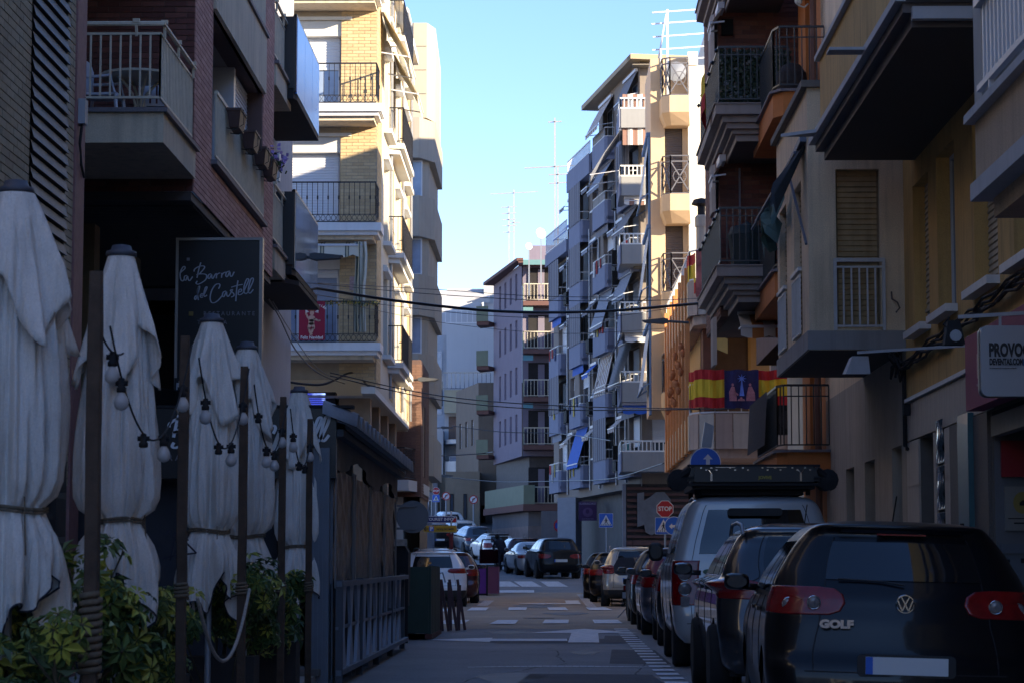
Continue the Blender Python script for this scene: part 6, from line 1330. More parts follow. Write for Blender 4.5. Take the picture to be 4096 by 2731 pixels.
    def rm():
        q=MB().mat(rim_m); R=sp['wr']*.62; q.lathe([(R,-.108),(R,-.09),(R*.92,-.085),(R*.9,-.02),(R*.9,.1),(R,.1)],28,axis=0)
        for k in range(7):
            a=2*math.pi*k/7; q.bar((-.085,0,0),(-.085,math.cos(a)*R*.93,math.sin(a)*R*.93),0.045)
        q.lathe([(.05,-.10),(.05,-.07)],10,axis=0); q.mat(blackm); q.lathe([(R*.88,-.03),(R*.88,-.02)],20,axis=0); return q.mesh("rim")
    wmm=cached(("wheel",sp['wr']),wm); rmm=cached(("rim",sp['wr']),rm)
    for wy in sp['wb']:
        for sx in (-1,1):
            MM=M@T(sx*(hw-0.135),wy,sp['wr']+0.0)@(RZ(math.pi) if sx>0 else I4)
            wo=obj("wheel",wmm,t,M=MM); obj("rim",rmm,wo,M=MM)
            mb=MB().mat(blackm); mb.lathe([(Ra,0),(Ra,0.01)],20,(0,wy,cz),axis=0); mb.v=[(sx*(hw-0.30)+(x if sx>0 else -x),y,z) for x,y,z in mb.v]; obj("wheel_arch",mb,t)
    # black underside box, mirrors
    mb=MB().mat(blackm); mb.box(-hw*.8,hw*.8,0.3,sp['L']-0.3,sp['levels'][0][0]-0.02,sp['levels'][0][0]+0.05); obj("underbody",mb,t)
    ym=sp['levels'][0][3]*0.0+ (2.62 if kind in('hatch','saloon') else (2.75 if kind=='suv' else 3.15)); zm=bt+0.06
    for sx in (-1,1):
        mb=MB().mat(paint if kind!='box' else darkpl); hh=0.062 if kind!='box' else .12; ww=.095
        pr=[(0.02,-.06),(0.7,-.05),(1,-.0),(0.9,.07),(0.3,.13),(0.02,.14)]
        cx=sx*(hw+0.10); rings=[]
        n=14; v=[]; f=[]
        for q,yv in pr:
            for k in range(n):
                a=2*math.pi*k/n; c_,s_=math.cos(a),math.sin(a); v.append((cx+ww*q*abs(c_)**.6*(1 if c_>0 else -1), ym+yv, zm+hh*q*abs(s_)**.6*(1 if s_>0 else -1)))
        for i in range(len(pr)-1):
            for k in range(n): f.append((i*n+k,i*n+(k+1)%n,(i+1)*n+(k+1)%n,(i+1)*n+k))
        mb.add(v,f); mb.bar((sx*(hw-.08),ym+.05,zm-.04),(cx,ym+.05,zm-.03),.05); mo=obj("door_mirror",mb,t,smooth=True)
        mb=MB().mat(mat("mirror_glass",(0.03,0.035,0.04),0.15,0.0,spec=0.5)); mb.add([(cx+ww*.8*math.cos(2*math.pi*k/12),ym-.062,zm+hh*.75*math.sin(2*math.pi*k/12)) for k in range(12)],[tuple(range(12))[::-1]]); obj("mirror_glass",mb,mo,M=WM[t.name])
    # plate
    yr=float(S[int(np.argmin(abs(zs-(plate[0] if plate else .8)))),0,1])
    if plate:
        zc=plate[0]; mb=MB().mat(mat("plate_white",(0.62,0.64,0.66),0.4,0.04)); mb.box(-.26,.26,yr-.025,yr-.01,zc-.055,zc+.055); pl=obj("licence_plate",mb,t)
        mb=MB().mat(mat("plate_blue",(0.02,0.12,0.55),0.4,0)); mb.box(-.26,-.215,yr-.028,yr-.024,zc-.054,zc+.054); obj("country_band",mb,pl,M=M)
        if plate[1]: text("registration",plate[1],0.11,pl,M@T(0.02,yr-.028,zc),inkm,bold=0.003)
    if rails:
        for sx in (-1,1):
            mb=MB().mat(greym); x=sx*(0.60 if kind!='box' else .68); zt=sp['levels'][-4][0]; mb.tube([(x,.55,zt-.04),(x,.7,zt+.045),(x,1.2,zt+.07),(x,1.9,zt+.06),(x,2.1,zt-.04)],0.018,5); obj("roof_rail",mb,t,smooth=True)
    # door shut lines and hatch shut line
    if detail:
        def line(idx,r_=0.0045,mirror=False):
            pts=[]
            for k,i in idx:
                p=V[k,i%NI]; du=V[k,(i+1)%NI]-V[k,(i-1)%NI]; dv=V[min(k+1,NZ-1),i%NI]-V[max(k-1,0),i%NI]; n=np.cross(du,dv); n=n/(np.linalg.norm(n)+1e-9); q=p+n*0.0005
                if mirror: q=q*np.array([-1,1,1])
                pts.append(tuple(q))
            return pts
        mb=MB().mat(blackm); kk=[k for k in range(NZ) if 0.5<zs[k]<bt]; kh=[k for k in range(NZ) if 0.52<zs[k]<tp+.04]
        for mi in (False,True):
            for f_ in (0.24,0.52,0.80): mb.tube(line([(k,s(f_)) for k in kk],mirror=mi),0.004,4)
            mb.tube(line([(k,int(NR*.98)) for k in kh],mirror=mi),0.005,4)
        mb.tube(line([(kh[0],i) for i in range(-NR,NR+1)]),0.005,4)
        if plate: obj("shut_lines",mb,t)
        for f_ in (0.30,0.58):
            for sx in (-1,1):
                mb=MB().mat(paint); k=int(np.argmin(abs(zs-(bt-.1)))); p=V[k,s(f_)]; mb.box(sx*p[0],sx*(p[0]+.03),p[1]-.09,p[1]+.09,p[2]-.012,p[2]+.012); obj("door_handle",mb,t)
        mb=MB().mat(blackm); z_=tp+.02; mb.tube([(0,1.0,sp['levels'][-1][0]-.01),(0.0,0.75,sp['levels'][-1][0]+.16)],0.006,4); obj("antenna",mb,t)
    return t,zs,V,patch,put,yr
colour_low_z=0.45
pblack=paintm("black",(0.004,0.004,0.006),0.0,0.3,0.35,0.2); pgrey=paintm("dark_grey",(0.03,0.03,0.034),0.5); psilver=paintm("silver",(0.42,0.42,0.42),0.25,0.35,.7); pwhite=paintm("white",(0.80,0.80,0.80),0.0); pbeige=paintm("champagne",(0.42,0.37,0.30),0.3); pblue=paintm("blue_grey",(0.05,0.075,0.11),0.5); pmid=paintm("mid_grey",(0.12,0.12,0.14),0.6); pred=paintm("dark_red",(0.05,0.006,0.012),0.3)
def CM(x,y,rz=0,roll=0,dz=0.0):
    s=math.atan2(zg(y+4)-zg(y),4)
    return T(x,y,zg(y)+dz)@RZ(rad(rz))@Matrix.Rotation(s,4,'X')@Matrix.Rotation(rad(roll),4,'Y')
clear_l=mat("clear_lamp",(0.20,0.18,0.18),0.15,0.2,20,coat=1.0); chrome=mat("chrome",(0.55,0.56,0.58),0.12,0.05,metal=1.0)
# 1: black hatchback, nearest
t,zs,V,patch,put,yr=car("parked_car","black hatchback nearest the lens with round rear lamps and blank number plate","hatch",pblack,CM(2.255,15.35,-2.2,1.6),1.76,
    light=[(0.66,1.5,0.905,1.085,redl)],plate=(0.60,""),zs_=1.03,rw=1.115)
GM=WM[t.name]
def surfy(x,z):
    k=int(np.argmin(abs(zs-z))); row=V[k,:NR+NC]; i=int(np.argmin(abs(row[:,0]-abs(x)))); return row[i,1]
for x,z in ((0.58,.985),(0.735,.97)):
    for sx in (-1,1):
        yy=surfy(x,z)-.03+(0.03 if x>.7 else 0)
        mb=MB().mat(chrome); mb.tube([(sx*x+.042*math.cos(a),yy,z+.042*math.sin(a)) for a in [2*math.pi*k/18 for k in range(18)]],0.004,5,closed=True); mb.mat(clear_l); mb.lathe([(0.0,-.012),(.025,-.008),(.038,.0),(.038,.02)],16,(sx*x,yy,z),axis=1); obj("lamp_roundel",mb,t,smooth=True)
by=surfy(0,.99)-.008
mb=MB().mat(chrome)
c=(0.0,by,.99)
mb.tube([(.056*math.cos(a),by-.006,.99+.056*math.sin(a)) for a in [2*math.pi*k/24 for k in range(24)]],0.006,6,closed=True)
def seg(mb,a,b,w_=.011): mb.tube([(a[0],by-.006,.99+a[1]),(b[0],by-.006,.99+b[1])],w_*.55,4)
seg(mb,(-.026,.046),(-.001,-.0)); seg(mb,(.026,.046),(.001,-.0)); seg(mb,(-.048,.024),(-.020,-.044)); seg(mb,(-.020,-.044),(0,-.002)); seg(mb,(0,-.002),(.020,-.044)); seg(mb,(.020,-.044),(.048,.024))
mb.mat(darkpl); mb.lathe([(0,0),(.055,0),(.055,.008)],20,c,axis=1); obj("badge",mb,t)
text("model_lettering","GOLF",0.068,t,GM@T(-.44,surfy(.25,.85)-.022,.85),chrome,bold=0.0045,sx=1.25,depth=.008)
mb=patch(-11,11,1.415,1.47,0.03); put("spoiler",mb,pblack)
mb=MB().mat(darkpl); mb.tube([(0,surfy(0,1.11)-.02,1.11),(-.15,surfy(.15,1.13)-.02,1.13),(-.42,surfy(.42,1.14)-.015,1.14)],0.007,5); obj("rear_wiper",mb,t)
mb=MB().mat(darkpl); mb.prism(rrect(-.31,.31,.53,.67,.03),yr-.012,yr+.02,axis=1); obj("plate_recess",mb,t)
mb=MB().mat(redl); mb.box(-.16,.16,surfy(0,1.43)-.045,surfy(0,1.43)-.03,1.43,1.44); obj("high_brake_light",mb,t)
# headrests seen through the glass are not modelled separately; tinted glass hides them
# 2: dark SUV
t,zs,V,patch,put,yr=car("parked_car","dark grey crossover with roof rails between the black hatchback and the silver off-roader","suv",pgrey,CM(2.36,21.2,-0.2),1.86,light=[(0.55,6,0.92,1.10,redl)],plate=(0.80,""),rails=True)
# 3: silver off-roader with roof rack
t,zs,V,patch,put,yr=car("parked_car","silver boxy off-roader with vertical lamp clusters and a loaded black roof rack","box",psilver,CM(2.42,28.0,-0.8),1.94,light=[(0.80,1.0,0.74,1.26,redl)],plate=(0.95,""),rails=True,zs_=1.065)
OM=WM[t.name]@T(0,0,.0)
def surfy(x,z):
    k=int(np.argmin(abs(zs-z))); row=V[k,:NR+NC]; i=int(np.argmin(abs(row[:,0]-abs(x)))); return row[i,1]
for sx in (-1,1):
    for z in (1.10,.93):
        yy=surfy(.84,z)-.035; mb=MB().mat(chrome); mb.tube([(sx*.83+.075*math.cos(a),yy,z+.072*math.sin(a)) for a in [2*math.pi*k/18 for k in range(18)]],0.005,5,closed=True); mb.mat(clear_l); mb.lathe([(0,-.01),(.05,-.006),(.07,.01),(.07,.03)],16,(sx*.83,yy,z),axis=1); obj("lamp_roundel",mb,t,smooth=True)
    mb=MB().mat(clear_l); mb.box(sx*.78,sx*.88,surfy(.83,.8)-.035,surfy(.83,.8)-.01,.73,.84); obj("reflector",mb,t)
mb=MB().mat(mat("green_badge",(0.05,0.12,0.06),0.3,0.1,coat=0.5)); mb.prism(ell(.0,0,.07,.032),-.01,0,axis=1); mb.v=[(x-.55,y+surfy(.5,1.15)-.01,z+1.13) for x,y,z in mb.v]; obj("badge",mb,t)
mb=MB().mat(darkpl); mb.prism(rrect(-.32,.32,1.78,1.87,.04),.14,.26,axis=1); obj("spoiler_recess",mb,t)
OM=OM@T(0,0,.13)
rk=thing("roof_rack","long black roof rack tray with metal cases on top of the silver off-roader","rack",OM@T(0,1,1.95))
mb=MB().mat(blackm)
mb.box(-.72,.72,.35,2.6,1.97,2.24); mb.box(-.6,.6,.5,2.4,1.9,1.97); 
for z in (2.02,2.10,2.24): mb.bar((-.78,.30,z),(.78,.30,z),.03)
obj("tray",mb,rk,M=OM)
mb=MB().mat(black); mb.box(-.70,.70,.28,.34,2.05,2.23); mb.prism([(-.78,2.06),(-.72,2.24),(.72,2.24),(.78,2.06)],.33,.36,axis=1); obj("case_front",mb,rk,M=OM)
mb=MB().mat(chrome)
for x in (-.62,-.5,-.28,-.13,.1,.25,.45,.6):
    mb.cbox((x,.27,2.215),(.022,.02,.018)); mb.cbox((x+.06,.27,2.19),(.022,.02,.018))
for x in (-.5,.55): mb.box(x-.012,x+.012,.262,.28,2.06,2.15); mb.tube([(x-.03,.265,2.19),(x,.262,2.15),(x+.03,.265,2.19)],.005,4)
mb.bar((-.45,.27,2.222),(-.22,.27,2.222),.008); mb.bar((.15,.27,2.222),(.38,.27,2.222),.008); obj("latch",mb,rk,M=OM)
text("lettering","JOVIVE",0.05,rk,OM@T(.13,.272,2.10),mat("yellow_print",(0.35,0.28,0.03),0.5,0),bold=0.002)
for sx in (-1,1): mb=MB().mat(blackm); mb.tube([(sx*.95,.5,1.98),(sx*.86,.45,2.12),(sx*.74,.4,2.2)],.05,6); mb.lathe([(0.03,-.1),(.13,-.08),(.13,.25),(.03,.3)],12,(sx*.88,.5,2.08),axis=1); obj("awning_bag",mb,rk,M=OM)
for sx in (-1,1):
    for y_ in (.6,2.2): mb=MB().mat(blackm); mb.bar((sx*.66,y_,1.9),(sx*.66,y_,2.07),.05); obj("rack_foot",mb,rk,M=OM)
lt=[(0.62,5,0.80,0.98,redl)]
t=car("parked_car","dark grey hatchback squeezed ahead of the silver off-roader, only its street side showing","hatch",pgrey,CM(2.45,35.0,-1),1.74,light=[(0.7,4,0.80,1.2,redl)],plate=(0.6,""),sub=.7)[0]
t=car("parked_car","mid grey hatchback with tall red lamp, two cars ahead of the silver off-roader","hatch",pmid,CM(2.42,40.2,-0.5),1.74,light=[(0.75,3,0.80,1.3,redl)],plate=(0.6,""),sub=.7)[0]
t=car("parked_car","dark car with an oval chrome mirror behind the scooter","hatch",pblack,CM(2.42,45.4,-0.5),1.74,light=lt,plate=(0.6,""),sub=.7)[0]
t=car("parked_car","champagne compact off-roader with 7188 number plate ahead of the scooter","suv",pbeige,CM(2.22,63.2,-2),1.74,light=[(0.80,2,0.88,1.12,redl)],plate=(0.72,"7188 GTY"),rails=True,sub=.8,colour_low=darkpl)[0]
t=car("parked_car","dark hatchback directly ahead of the champagne off-roader","hatch",pblack,CM(2.05,69.5,-1),1.74,light=lt,plate=(0.6,""),sub=.6)[0]
t=car("parked_car","black hatchback farthest in the row on the right, ahead of the champagne off-roader","hatch",pblack,CM(1.95,75.6,-1),1.74,light=lt,plate=(0.6,""),sub=.6)[0]
# left side
wl=[(0.66,3,0.90,1.03,redl)]
t,zs,V,patch,put,yr=car("parked_car","white hatchback with dark lower bumper and red wraparound lamps, left kerb","hatch",pwhite,CM(-3.02,62.8,1.5),1.80,light=wl,plate=(0.62,"GVN"),colour_low=darkpl,sub=1.0)
mb=MB().mat(chrome); mb.tube([(-0.0,by-.02,.99),(.045,by-.02,.92),(0,by-.02,.85),(-.045,by-.02,.92)],.008,4,closed=True); obj("badge",mb,t)
t=car("parked_car","dark red brown car tucked directly ahead of the white hatchback on the left","hatch",pred,CM(-2.85,68.0,1),1.78,light=lt,plate=(0.6,""),sub=.6)[0]
t=car("parked_car","silver estate roof showing beyond the white hatchback, left","suv",psilver,CM(-3.3,74,10),1.78,light=lt,plate=(0.7,""),sub=.6,rails=True)[0]
t=car("parked_car","dark blue car angled beyond the silver estate, left","suv",pblue,CM(-4.6,81.0,35),1.76,light=lt,plate=(0.6,""),sub=.6)[0]
t=car("parked_car","blue grey car farthest back in the left side street row","suv",pblue,CM(-5.6,87.5,50),1.76,light=lt,plate=(0.7,""),sub=.6)[0]
# middle distance
t=car("parked_car","black estate with pale blank plate at the bend, nearest of the middle group","suv",pblack,CM(0.50,94,9),1.82,light=lt,plate=(0.72,""),sub=.7)[0]
t=car("parked_car","silver two door coupe behind the black estate at the bend","saloon",psilver,CM(-0.32,99.5,10),1.80,light=[(0.5,6,0.70,0.84,redl)],plate=(0.6,""),sub=.7,coupe=True)[0]
t,zs,V,patch,put,yr=car("parked_car","very dark car with its street side door standing open","hatch",pred,CM(-0.92,106,11),1.76,light=lt,plate=(0.6,""),sub=.6)
dm=WM[t.name]@T(-.86,2.5,0)@RZ(rad(-62))
mb=MB().mat(pred); mb.box(-.03,.03,-1.05,0,.32,.95); obj("open_door",mb,t,M=dm)
mb=MB().mat(pred); 
for a,b in (((0,-1.0,.95),(0,-.9,1.38)),((0,-.9,1.38),(0,-.3,1.38)),((0,-.3,1.38),(0,0,.95))): mb.bar(a,b,.05)
obj("door_frame",mb,t,M=dm)
t=car("parked_car","white small car with black roof in the rising street","hatch",pwhite,CM(-2.45,125.5,14),1.74,light=[(0.74,1,0.74,1.0,redl)],plate=(0.86,"2241 CLB"),two_tone=pblack,sub=.7)[0]
t=car("parked_car","blue grey crossover behind the white black-roofed car","suv",pblue,CM(-3.7,132.5,15),1.8,light=lt,plate=(0.7,""),sub=.6)[0]
t=car("parked_car","pearl white hatchback below the signs on the climbing street","hatch",pwhite,CM(-4.85,142,15),1.76,light=lt,plate=(0.6,""),sub=.6)[0]
t=car("parked_car","white off-roader topmost on the right side of the climb","suv",pwhite,CM(-5.9,150,15),1.8,light=lt,plate=(0.7,""),sub=.6)[0]
t=car("moving_car","very dark car climbing the street left of the pearl white hatchback","hatch",pblack,CM(-6.2,138,12),1.76,light=lt,plate=(0.6,""),sub=.6,group="cars on the climb")[0]
t=car("parked_car","white van-like car on the left of the climb behind the direction signs","box",pwhite,CM(-9.1,151,10),1.85,light=lt,plate=(0.9,""),sub=.6)[0]
t=car("parked_car","white car farthest left at the top of the climb","suv",pwhite,CM(-10.8,158,10),1.8,light=lt,plate=(0.7,""),sub=.6)[0]
t=car("parked_car","white hatchback high up the street behind the tourist sign","hatch",pwhite,CM(-7.9,172,10),1.8,light=lt,plate=(0.6,""),sub=.6)[0]

# person stooping at the open door
def figure(joints,edges,M,par,name,m,sub=2):
    me=bpy.data.meshes.new(name); me.from_pydata([j[0] for j in joints],edges,[]); me.materials.append(m)
    o=bpy.data.objects.new(name,me); link(o,M,par); sk=o.modifiers.new("skin",'SKIN'); me.skin_vertices if me.skin_vertices else None
    sl=me.skin_vertices[0].data if len(me.skin_vertices) else None
    if sl is None:
        bm=__import__("bmesh").new(); bm.from_mesh(me); bm.verts.layers.skin.verify(); bm.to_mesh(me); bm.free(); sl=me.skin_vertices[0].data
    for i,j in enumerate(joints): sl[i].radius=(j[1],j[1]*(j[2] if len(j)>2 else 1)); sl[i].use_root=(i==0)
    ss=o.modifiers.new("sub",'SUBSURF'); ss.levels=sub; ss.render_levels=sub; return o
t=thing("person","person in dark clothes stooping beside the open door of the very dark car","person",T(-1.98,104.6,zg(104.6)))
dk=mat("dark_clothes",(0.02,0.02,0.03),0.9,0.2,8); sk_=mat("skin_tone",(0.35,0.2,0.14),0.7,0.05)
figure([((0,0,.92),.14,.9),((-.05,.05,1.10),.15,.8),((-.14,.12,1.30),.16,.75),((-.18,.16,1.40),.07),((-.22,.2,1.5),.085,1.1),
 ((.10,0,.86),.10),((.12,-.05,.48),.07),((.12,.08,.09),.05),((.12,-.06,.04),.04),((-.10,0,.86),.10),((-.12,.12,.48),.07),((-.14,.2,.09),.05),((-.14,.08,.04),.04),
 ((.04,.10,1.34),.07),((.14,.2,1.08),.05),((.02,.42,.98),.04),((-.32,.12,1.34),.07),((-.42,.2,1.08),.05),((-.36,.42,1.0),.04)],
 [(0,1),(1,2),(2,3),(3,4),(0,5),(5,6),(6,7),(7,8),(0,9),(9,10),(10,11),(11,12),(2,13),(13,14),(14,15),(2,16),(16,17),(17,18)],WM[t.name],t,"body",dk)
mb=MB().mat(mat("dark_hair",(0.015,0.012,0.01),0.9,0.2)); mb.lathe([(.01,-.11),(.085,-.07),(.11,.0),(.09,.08),(.02,.12)],12,(-.24,.2,1.56)); obj("hair",mb,t,smooth=True)
mb=MB().mat(sk_); mb.lathe([(.02,-.03),(.05,0),(.02,.03)],8,(.02,.44,.96)); mb.lathe([(.02,-.03),(.045,0),(.02,.03)],8,(-.36,.44,.98)); obj("hand",mb,t,smooth=True)
# scooter
t=thing("scooter","dark scooter with a large top box standing beside the champagne off-roader","scooter",T(1.68,50.6,zg(51))@RZ(rad(-12))); SM=WM[t.name]
mb=MB().mat(tyre_m)
mb.lathe([(.17,-.06),(.27,-.06),(.29,0),(.27,.06),(.17,.06)],20,(0,.3,.29),axis=0); obj("wheel",mb,t,smooth=True)
mb=MB().mat(tyre_m); mb.lathe([(.17,-.05),(.27,-.05),(.29,0),(.27,.05),(.17,.05)],20,(0,1.65,.29),axis=0); obj("wheel",mb,t,smooth=True)
mb=MB().mat(pblack); mb.add([(-.12,.0,.62),(.12,.0,.62),(.17,.5,.75),(-.17,.5,.75),(-.16,.2,.38),(.16,.2,.38),(.2,1.1,.32),(-.2,1.1,.32),(-.17,1.0,.74),(.17,1.0,.74)],[(0,1,2,3),(0,4,5,1),(4,7,6,5),(3,2,9,8),(8,9,6,7),(1,5,6,9,2),(0,3,8,7,4)]); mb.prism([(1.1,.3),(1.15,.9),(1.3,1.05),(1.4,.98),(1.5,.5),(1.4,.4),(1.25,.3)],-.18,.18,axis=0); obj("body",mb,t)
mb=MB().mat(blackm); mb.prism(rrect(.18,1.05,.74,.86,.05),-.14,.14,axis=0); obj("seat",mb,t)
mb=MB().mat(pmid); mb.prism([(-.24,.98),(-.26,1.12),(-.16,1.30),(.16,1.30),(.26,1.12),(.24,.98),(.15,.93),(-.15,.93)],-.28,.18,axis=1); obj("top_box",mb,t)
mb=MB().mat(redl); mb.box(-.1,.1,-.02,.02,.62,.72); obj("tail_light",mb,t)
mb=MB().mat(blackm); mb.bar((-.32,1.25,1.06),(.32,1.25,1.06),.03); mb.tube([(-.28,1.25,1.08),(-.36,1.22,1.25)],.01,4); mb.tube([(.28,1.25,1.08),(.36,1.22,1.25)],.01,4); mb.lathe([(.02,0),(.08,.01),(.06,.05)],12,(-.37,1.2,1.28),axis=1); mb.lathe([(.02,0),(.08,.01),(.06,.05)],12,(.37,1.2,1.28),axis=1); mb.bar((0,1.3,1.0),(0,1.65,.3),.05); mb.bar((-.18,.3,.3),(-.18,.9,.45),.05); obj("handlebar",mb,t)
mb=MB().mat(greym); mb.bar((-.1,.9,.35),(-.38,.75,.02),.025); mb.box(-.1,.1,-.14,-.12,.45,.58); obj("side_stand",mb,t)
# ================================================================ restaurant terrace
fabric=mat("canvas_off_white",(0.78,0.73,0.68),0.9,0.14,2.5,0.9,9,stain=0.28,fine=0.10,fscale=90,bstretch=(4.5,4.5,0.9)); under=mat("canvas_dark_hem",(0.03,0.03,0.045),0.9,0.1); capm=mat("parasol_cap",(0.07,0.075,0.10),0.5,0.2,8); rope=mat("hemp_rope",(0.17,0.13,0.09),0.95,0.3,40); woodp=mat("weathered_post_wood",(0.085,0.055,0.038),0.85,0.45,6,0.5,40,stain=0.3)
def parasol(Y,H,seed,label,turn,big=1.0):
    rn=random.Random(seed); t=thing("closed_parasol",label,"parasol",T(-2.5 if seed>1 else -2.61,Y,zg(Y)+0.13)@RZ(turn),"closed parasols on the terrace")
    z0=H-(zg(Y)+0.13); nth=144
    ph=[rn.uniform(0,6.28) for _ in range(8)]
    def fold(a,z,amp):
        s=0.0
        for k,(n,wt) in enumerate(((5,.40),(8,.65),(13,.6),(21,.42),(31,.22))): s+=wt*math.sin(n*a+ph[k]+z*(0.5+0.5*k)*(1 if k%2 else -1))
        return 1+amp*s*0.6
    # main skirt: radius profile from the cap to the hem
    def R(h):  # h below top
        pts=[(0.0,.055),(0.12,.10),(0.35,.13),(0.7,.158),(1.1,.182),(1.38,.185),(1.5,.155),(1.555,.128),(1.60,.138),(1.75,.178),(1.95,.19),(2.2,.165)]
        return float(pchip([p[0] for p in pts],[p[1] for p in pts],h))*big
    hs=[0.15,.3,.45,.6,.75,.9,1.05,1.2,1.32,1.42,1.49,1.54,1.56,1.59,1.65,1.75,1.85,1.95,2.05,2.13]
    G=[]
    for h in hs:
        row=[]
        for k in range(nth):
            a=2*math.pi*k/nth; amp=0.14+0.26*min(1,h/1.2)
            if 1.5<h<1.6: amp=.14
            if h>1.6: amp=.14+.65*(h-1.6)
            rr=R(h)*fold(a,h,amp); dz=0
            if h>1.6:
                low=0.5+0.5*math.sin(3*a+ph[0])+0.35*math.sin(7*a+ph[5]); dz=(h-1.6)/(2.13-1.6); hh=1.6+(h-1.6)*(0.62+0.42*low)
            else: hh=h
            row.append((rr*math.cos(a),rr*math.sin(a),z0-hh))
        G.append(row)
    mb=MB().mat(fabric); mb.grid(G,closed_u=True); obj("canopy",mb,t,smooth=True)
    mb=MB().mat(under); hem=[(x*1.008,y*1.008,z+0.004) for x,y,z in G[-1]]; mb.tube(hem+[hem[0]],0.006,4,cap=False); obj("hem",mb,t)
    # top flap hanging in four points
    G=[]; n2=14
    for j in range(n2+1):
        s=j/n2; row=[]
        for k in range(nth):
            a=2*math.pi*k/nth; pt=abs(math.cos(2*(a-.4)))**1.6; Lg=0.42+0.36*pt
            h=0.015+s*Lg; rr=(0.075+0.175*(s**.9)*(0.80+0.1*pt))*big*(1+0.15*s*math.sin(7*a+ph[2])+0.15*s*math.sin(11*a+ph[3]+s)+.06*s*math.sin(23*a+ph[4]))
            if s>.75: rr*=1-0.10*(s-.75)/.25*(1-pt)
            row.append((rr*math.cos(a),rr*math.sin(a),z0-h))
        G.append(row)
    G2=[[(x*0.97,y*0.97,z+0.002) for x,y,z in r_] for r_ in G[::-1]]
    mb=MB().mat(fabric); mb.grid(G+G2[:6],closed_u=True); obj("vent_flap",mb,t,smooth=True)
    mb=MB().mat(capm); mb.lathe([(.03,.055),(.055,.05),(.062,.025),(.088,.015),(.092,-.008),(.075,-.015)],20,(0,0,z0)); obj("cap",mb,t,smooth=True)
    mb=MB().mat(greym); mb.tube([(0,0,z0-.1),(0,0,0)],.024,8); obj("pole",mb,t)
    mb=MB().mat(rope); rr=R(1.555)*1.12
    for q in range(2): mb.tube([(rr*fold(a,1.555,.14)*math.cos(a),rr*fold(a,1.555,.14)*math.sin(a),z0-1.55-.016*q+.01*math.sin(a*2)) for a in [2*math.pi*k/30 for k in range(30)]],.008,5,closed=True)
    a=-math.pi/2+.3; mb.tube([(rr*math.cos(a)*1.05,rr*math.sin(a)*1.05,z0-1.5),(rr*math.cos(a)*1.1,rr*math.sin(a)*1.1,z0-1.62),(rr*math.cos(a)*1.2,rr*math.sin(a)*1.2,z0-1.78)],.005,4); obj("tie",mb,t)
    mb=MB().mat(mat("concrete_base",(0.14,0.135,0.13),0.9,0.2)); mb.lathe([(.28,0),(.28,.06),(.05,.09)],16); obj("base",mb,t)
    return t,z0
for Y,H,seed,lab,tn,bg_ in ((11.6,3.18,1,"largest closed cream parasol at the left edge",.3,1.25),(13.9,3.18,2,"second closed cream parasol from the left edge",1.3,1.05),(17.7,3.20,3,"third closed parasol, overlapping the one behind it",.2,1.05),(19.8,3.20,4,"fourth closed parasol, half hidden behind the third",2.2,1.05),(24.0,3.17,5,"smallest closed parasol, next to the dark pavilion",1.0,1.08)):
    t,z0=parasol(Y,H,seed,lab,tn,bg_)
    if seed==3:
        mb=text_mb("pepsi",0.085,I4,under,bold=0.001,depth=.002); obj("print",mb,t,M=T(-2.70,Y-.215,1.60)@Matrix.Rotation(rad(35),4,'Y')@RZ(rad(-8)))
        mb=MB().mat(under); 
        for a,b in (((-.05,0),(-.02,.16)),((-.02,.16),(.04,.16)),((.04,.16),(.05,.0)),((.05,0),(.0,-.03)),((-.1,.02),(.06,.06)),((.04,.16),(.14,.06)),((.14,.06),(.05,.05)),((-.02,.05),(-.0,.10))): mb.bar((a[0],0,a[1]),(b[0],0,b[1]),.012)
        obj("printed_emblem",mb,t,M=T(-2.70,Y-.222,1.42))
# posts
posts=[(11.2,2.73,.066),(14.1,2.72,.058),(16.8,2.78,.058),(19.2,2.75,.056),(21.4,2.72,.055)]
labs=["nearest square wooden post with thick rope lashing","second wooden post from the near end, between two parasols","third wooden post with a slack rope tied at waist height","fourth wooden post, leaning past the fourth parasol","farthest wooden post, in front of the smallest parasol"]
PX_=[-2.13,-2.15,-2.14,-2.13,-2.13]
for (Y,zt,w_),lab,x in zip(posts,labs,PX_):
    t=thing("wooden_post",lab,"post",T(x,Y,zg(Y)+.13),"square wooden posts along the terrace edge"); h=zt-zg(Y)-.13; b_=w_/2; c_=w_*.38
    mb=MB().mat(woodp); rn=random.Random(int(Y*10)); nseg=9
    rows=[]
    for i in range(nseg+1):
        z=h*i/nseg; s_=1.0 if i<nseg else .86; jx=rn.uniform(-.003,.003); rows.append([(jx+sx*b_*s_*f1,sy*b_*s_*f2,z) for sx,sy,f1,f2 in ((-1,-1,1,.82),(-1,-1,.82,1),(1,-1,.82,1),(1,-1,1,.82),(1,1,1,.82),(1,1,.82,1),(-1,1,.82,1),(-1,1,1,.82))])
    mb.grid(rows,closed_u=True); mb.add(rows[-1],[tuple(range(8))]); obj("timber",mb,t)
    mb=MB().mat(rope); zc=1.22-zg(Y)-.13 if Y>11.5 else .93-.13
    nr,sp_=(11,.035) if Y<12 else (4,.022)
    rr=b_*1.25
    pts=[]
    for k in range(nr*12): a=2*math.pi*k/12; f=1/max(abs(math.cos(a)),abs(math.sin(a)))**.6; pts.append((rr*f*math.cos(a),rr*f*math.sin(a),zc-nr*sp_/2+sp_*k/12))
    mb.tube(pts,.016 if Y<12 else .011,5); obj("rope_lashing",mb,t,smooth=True)
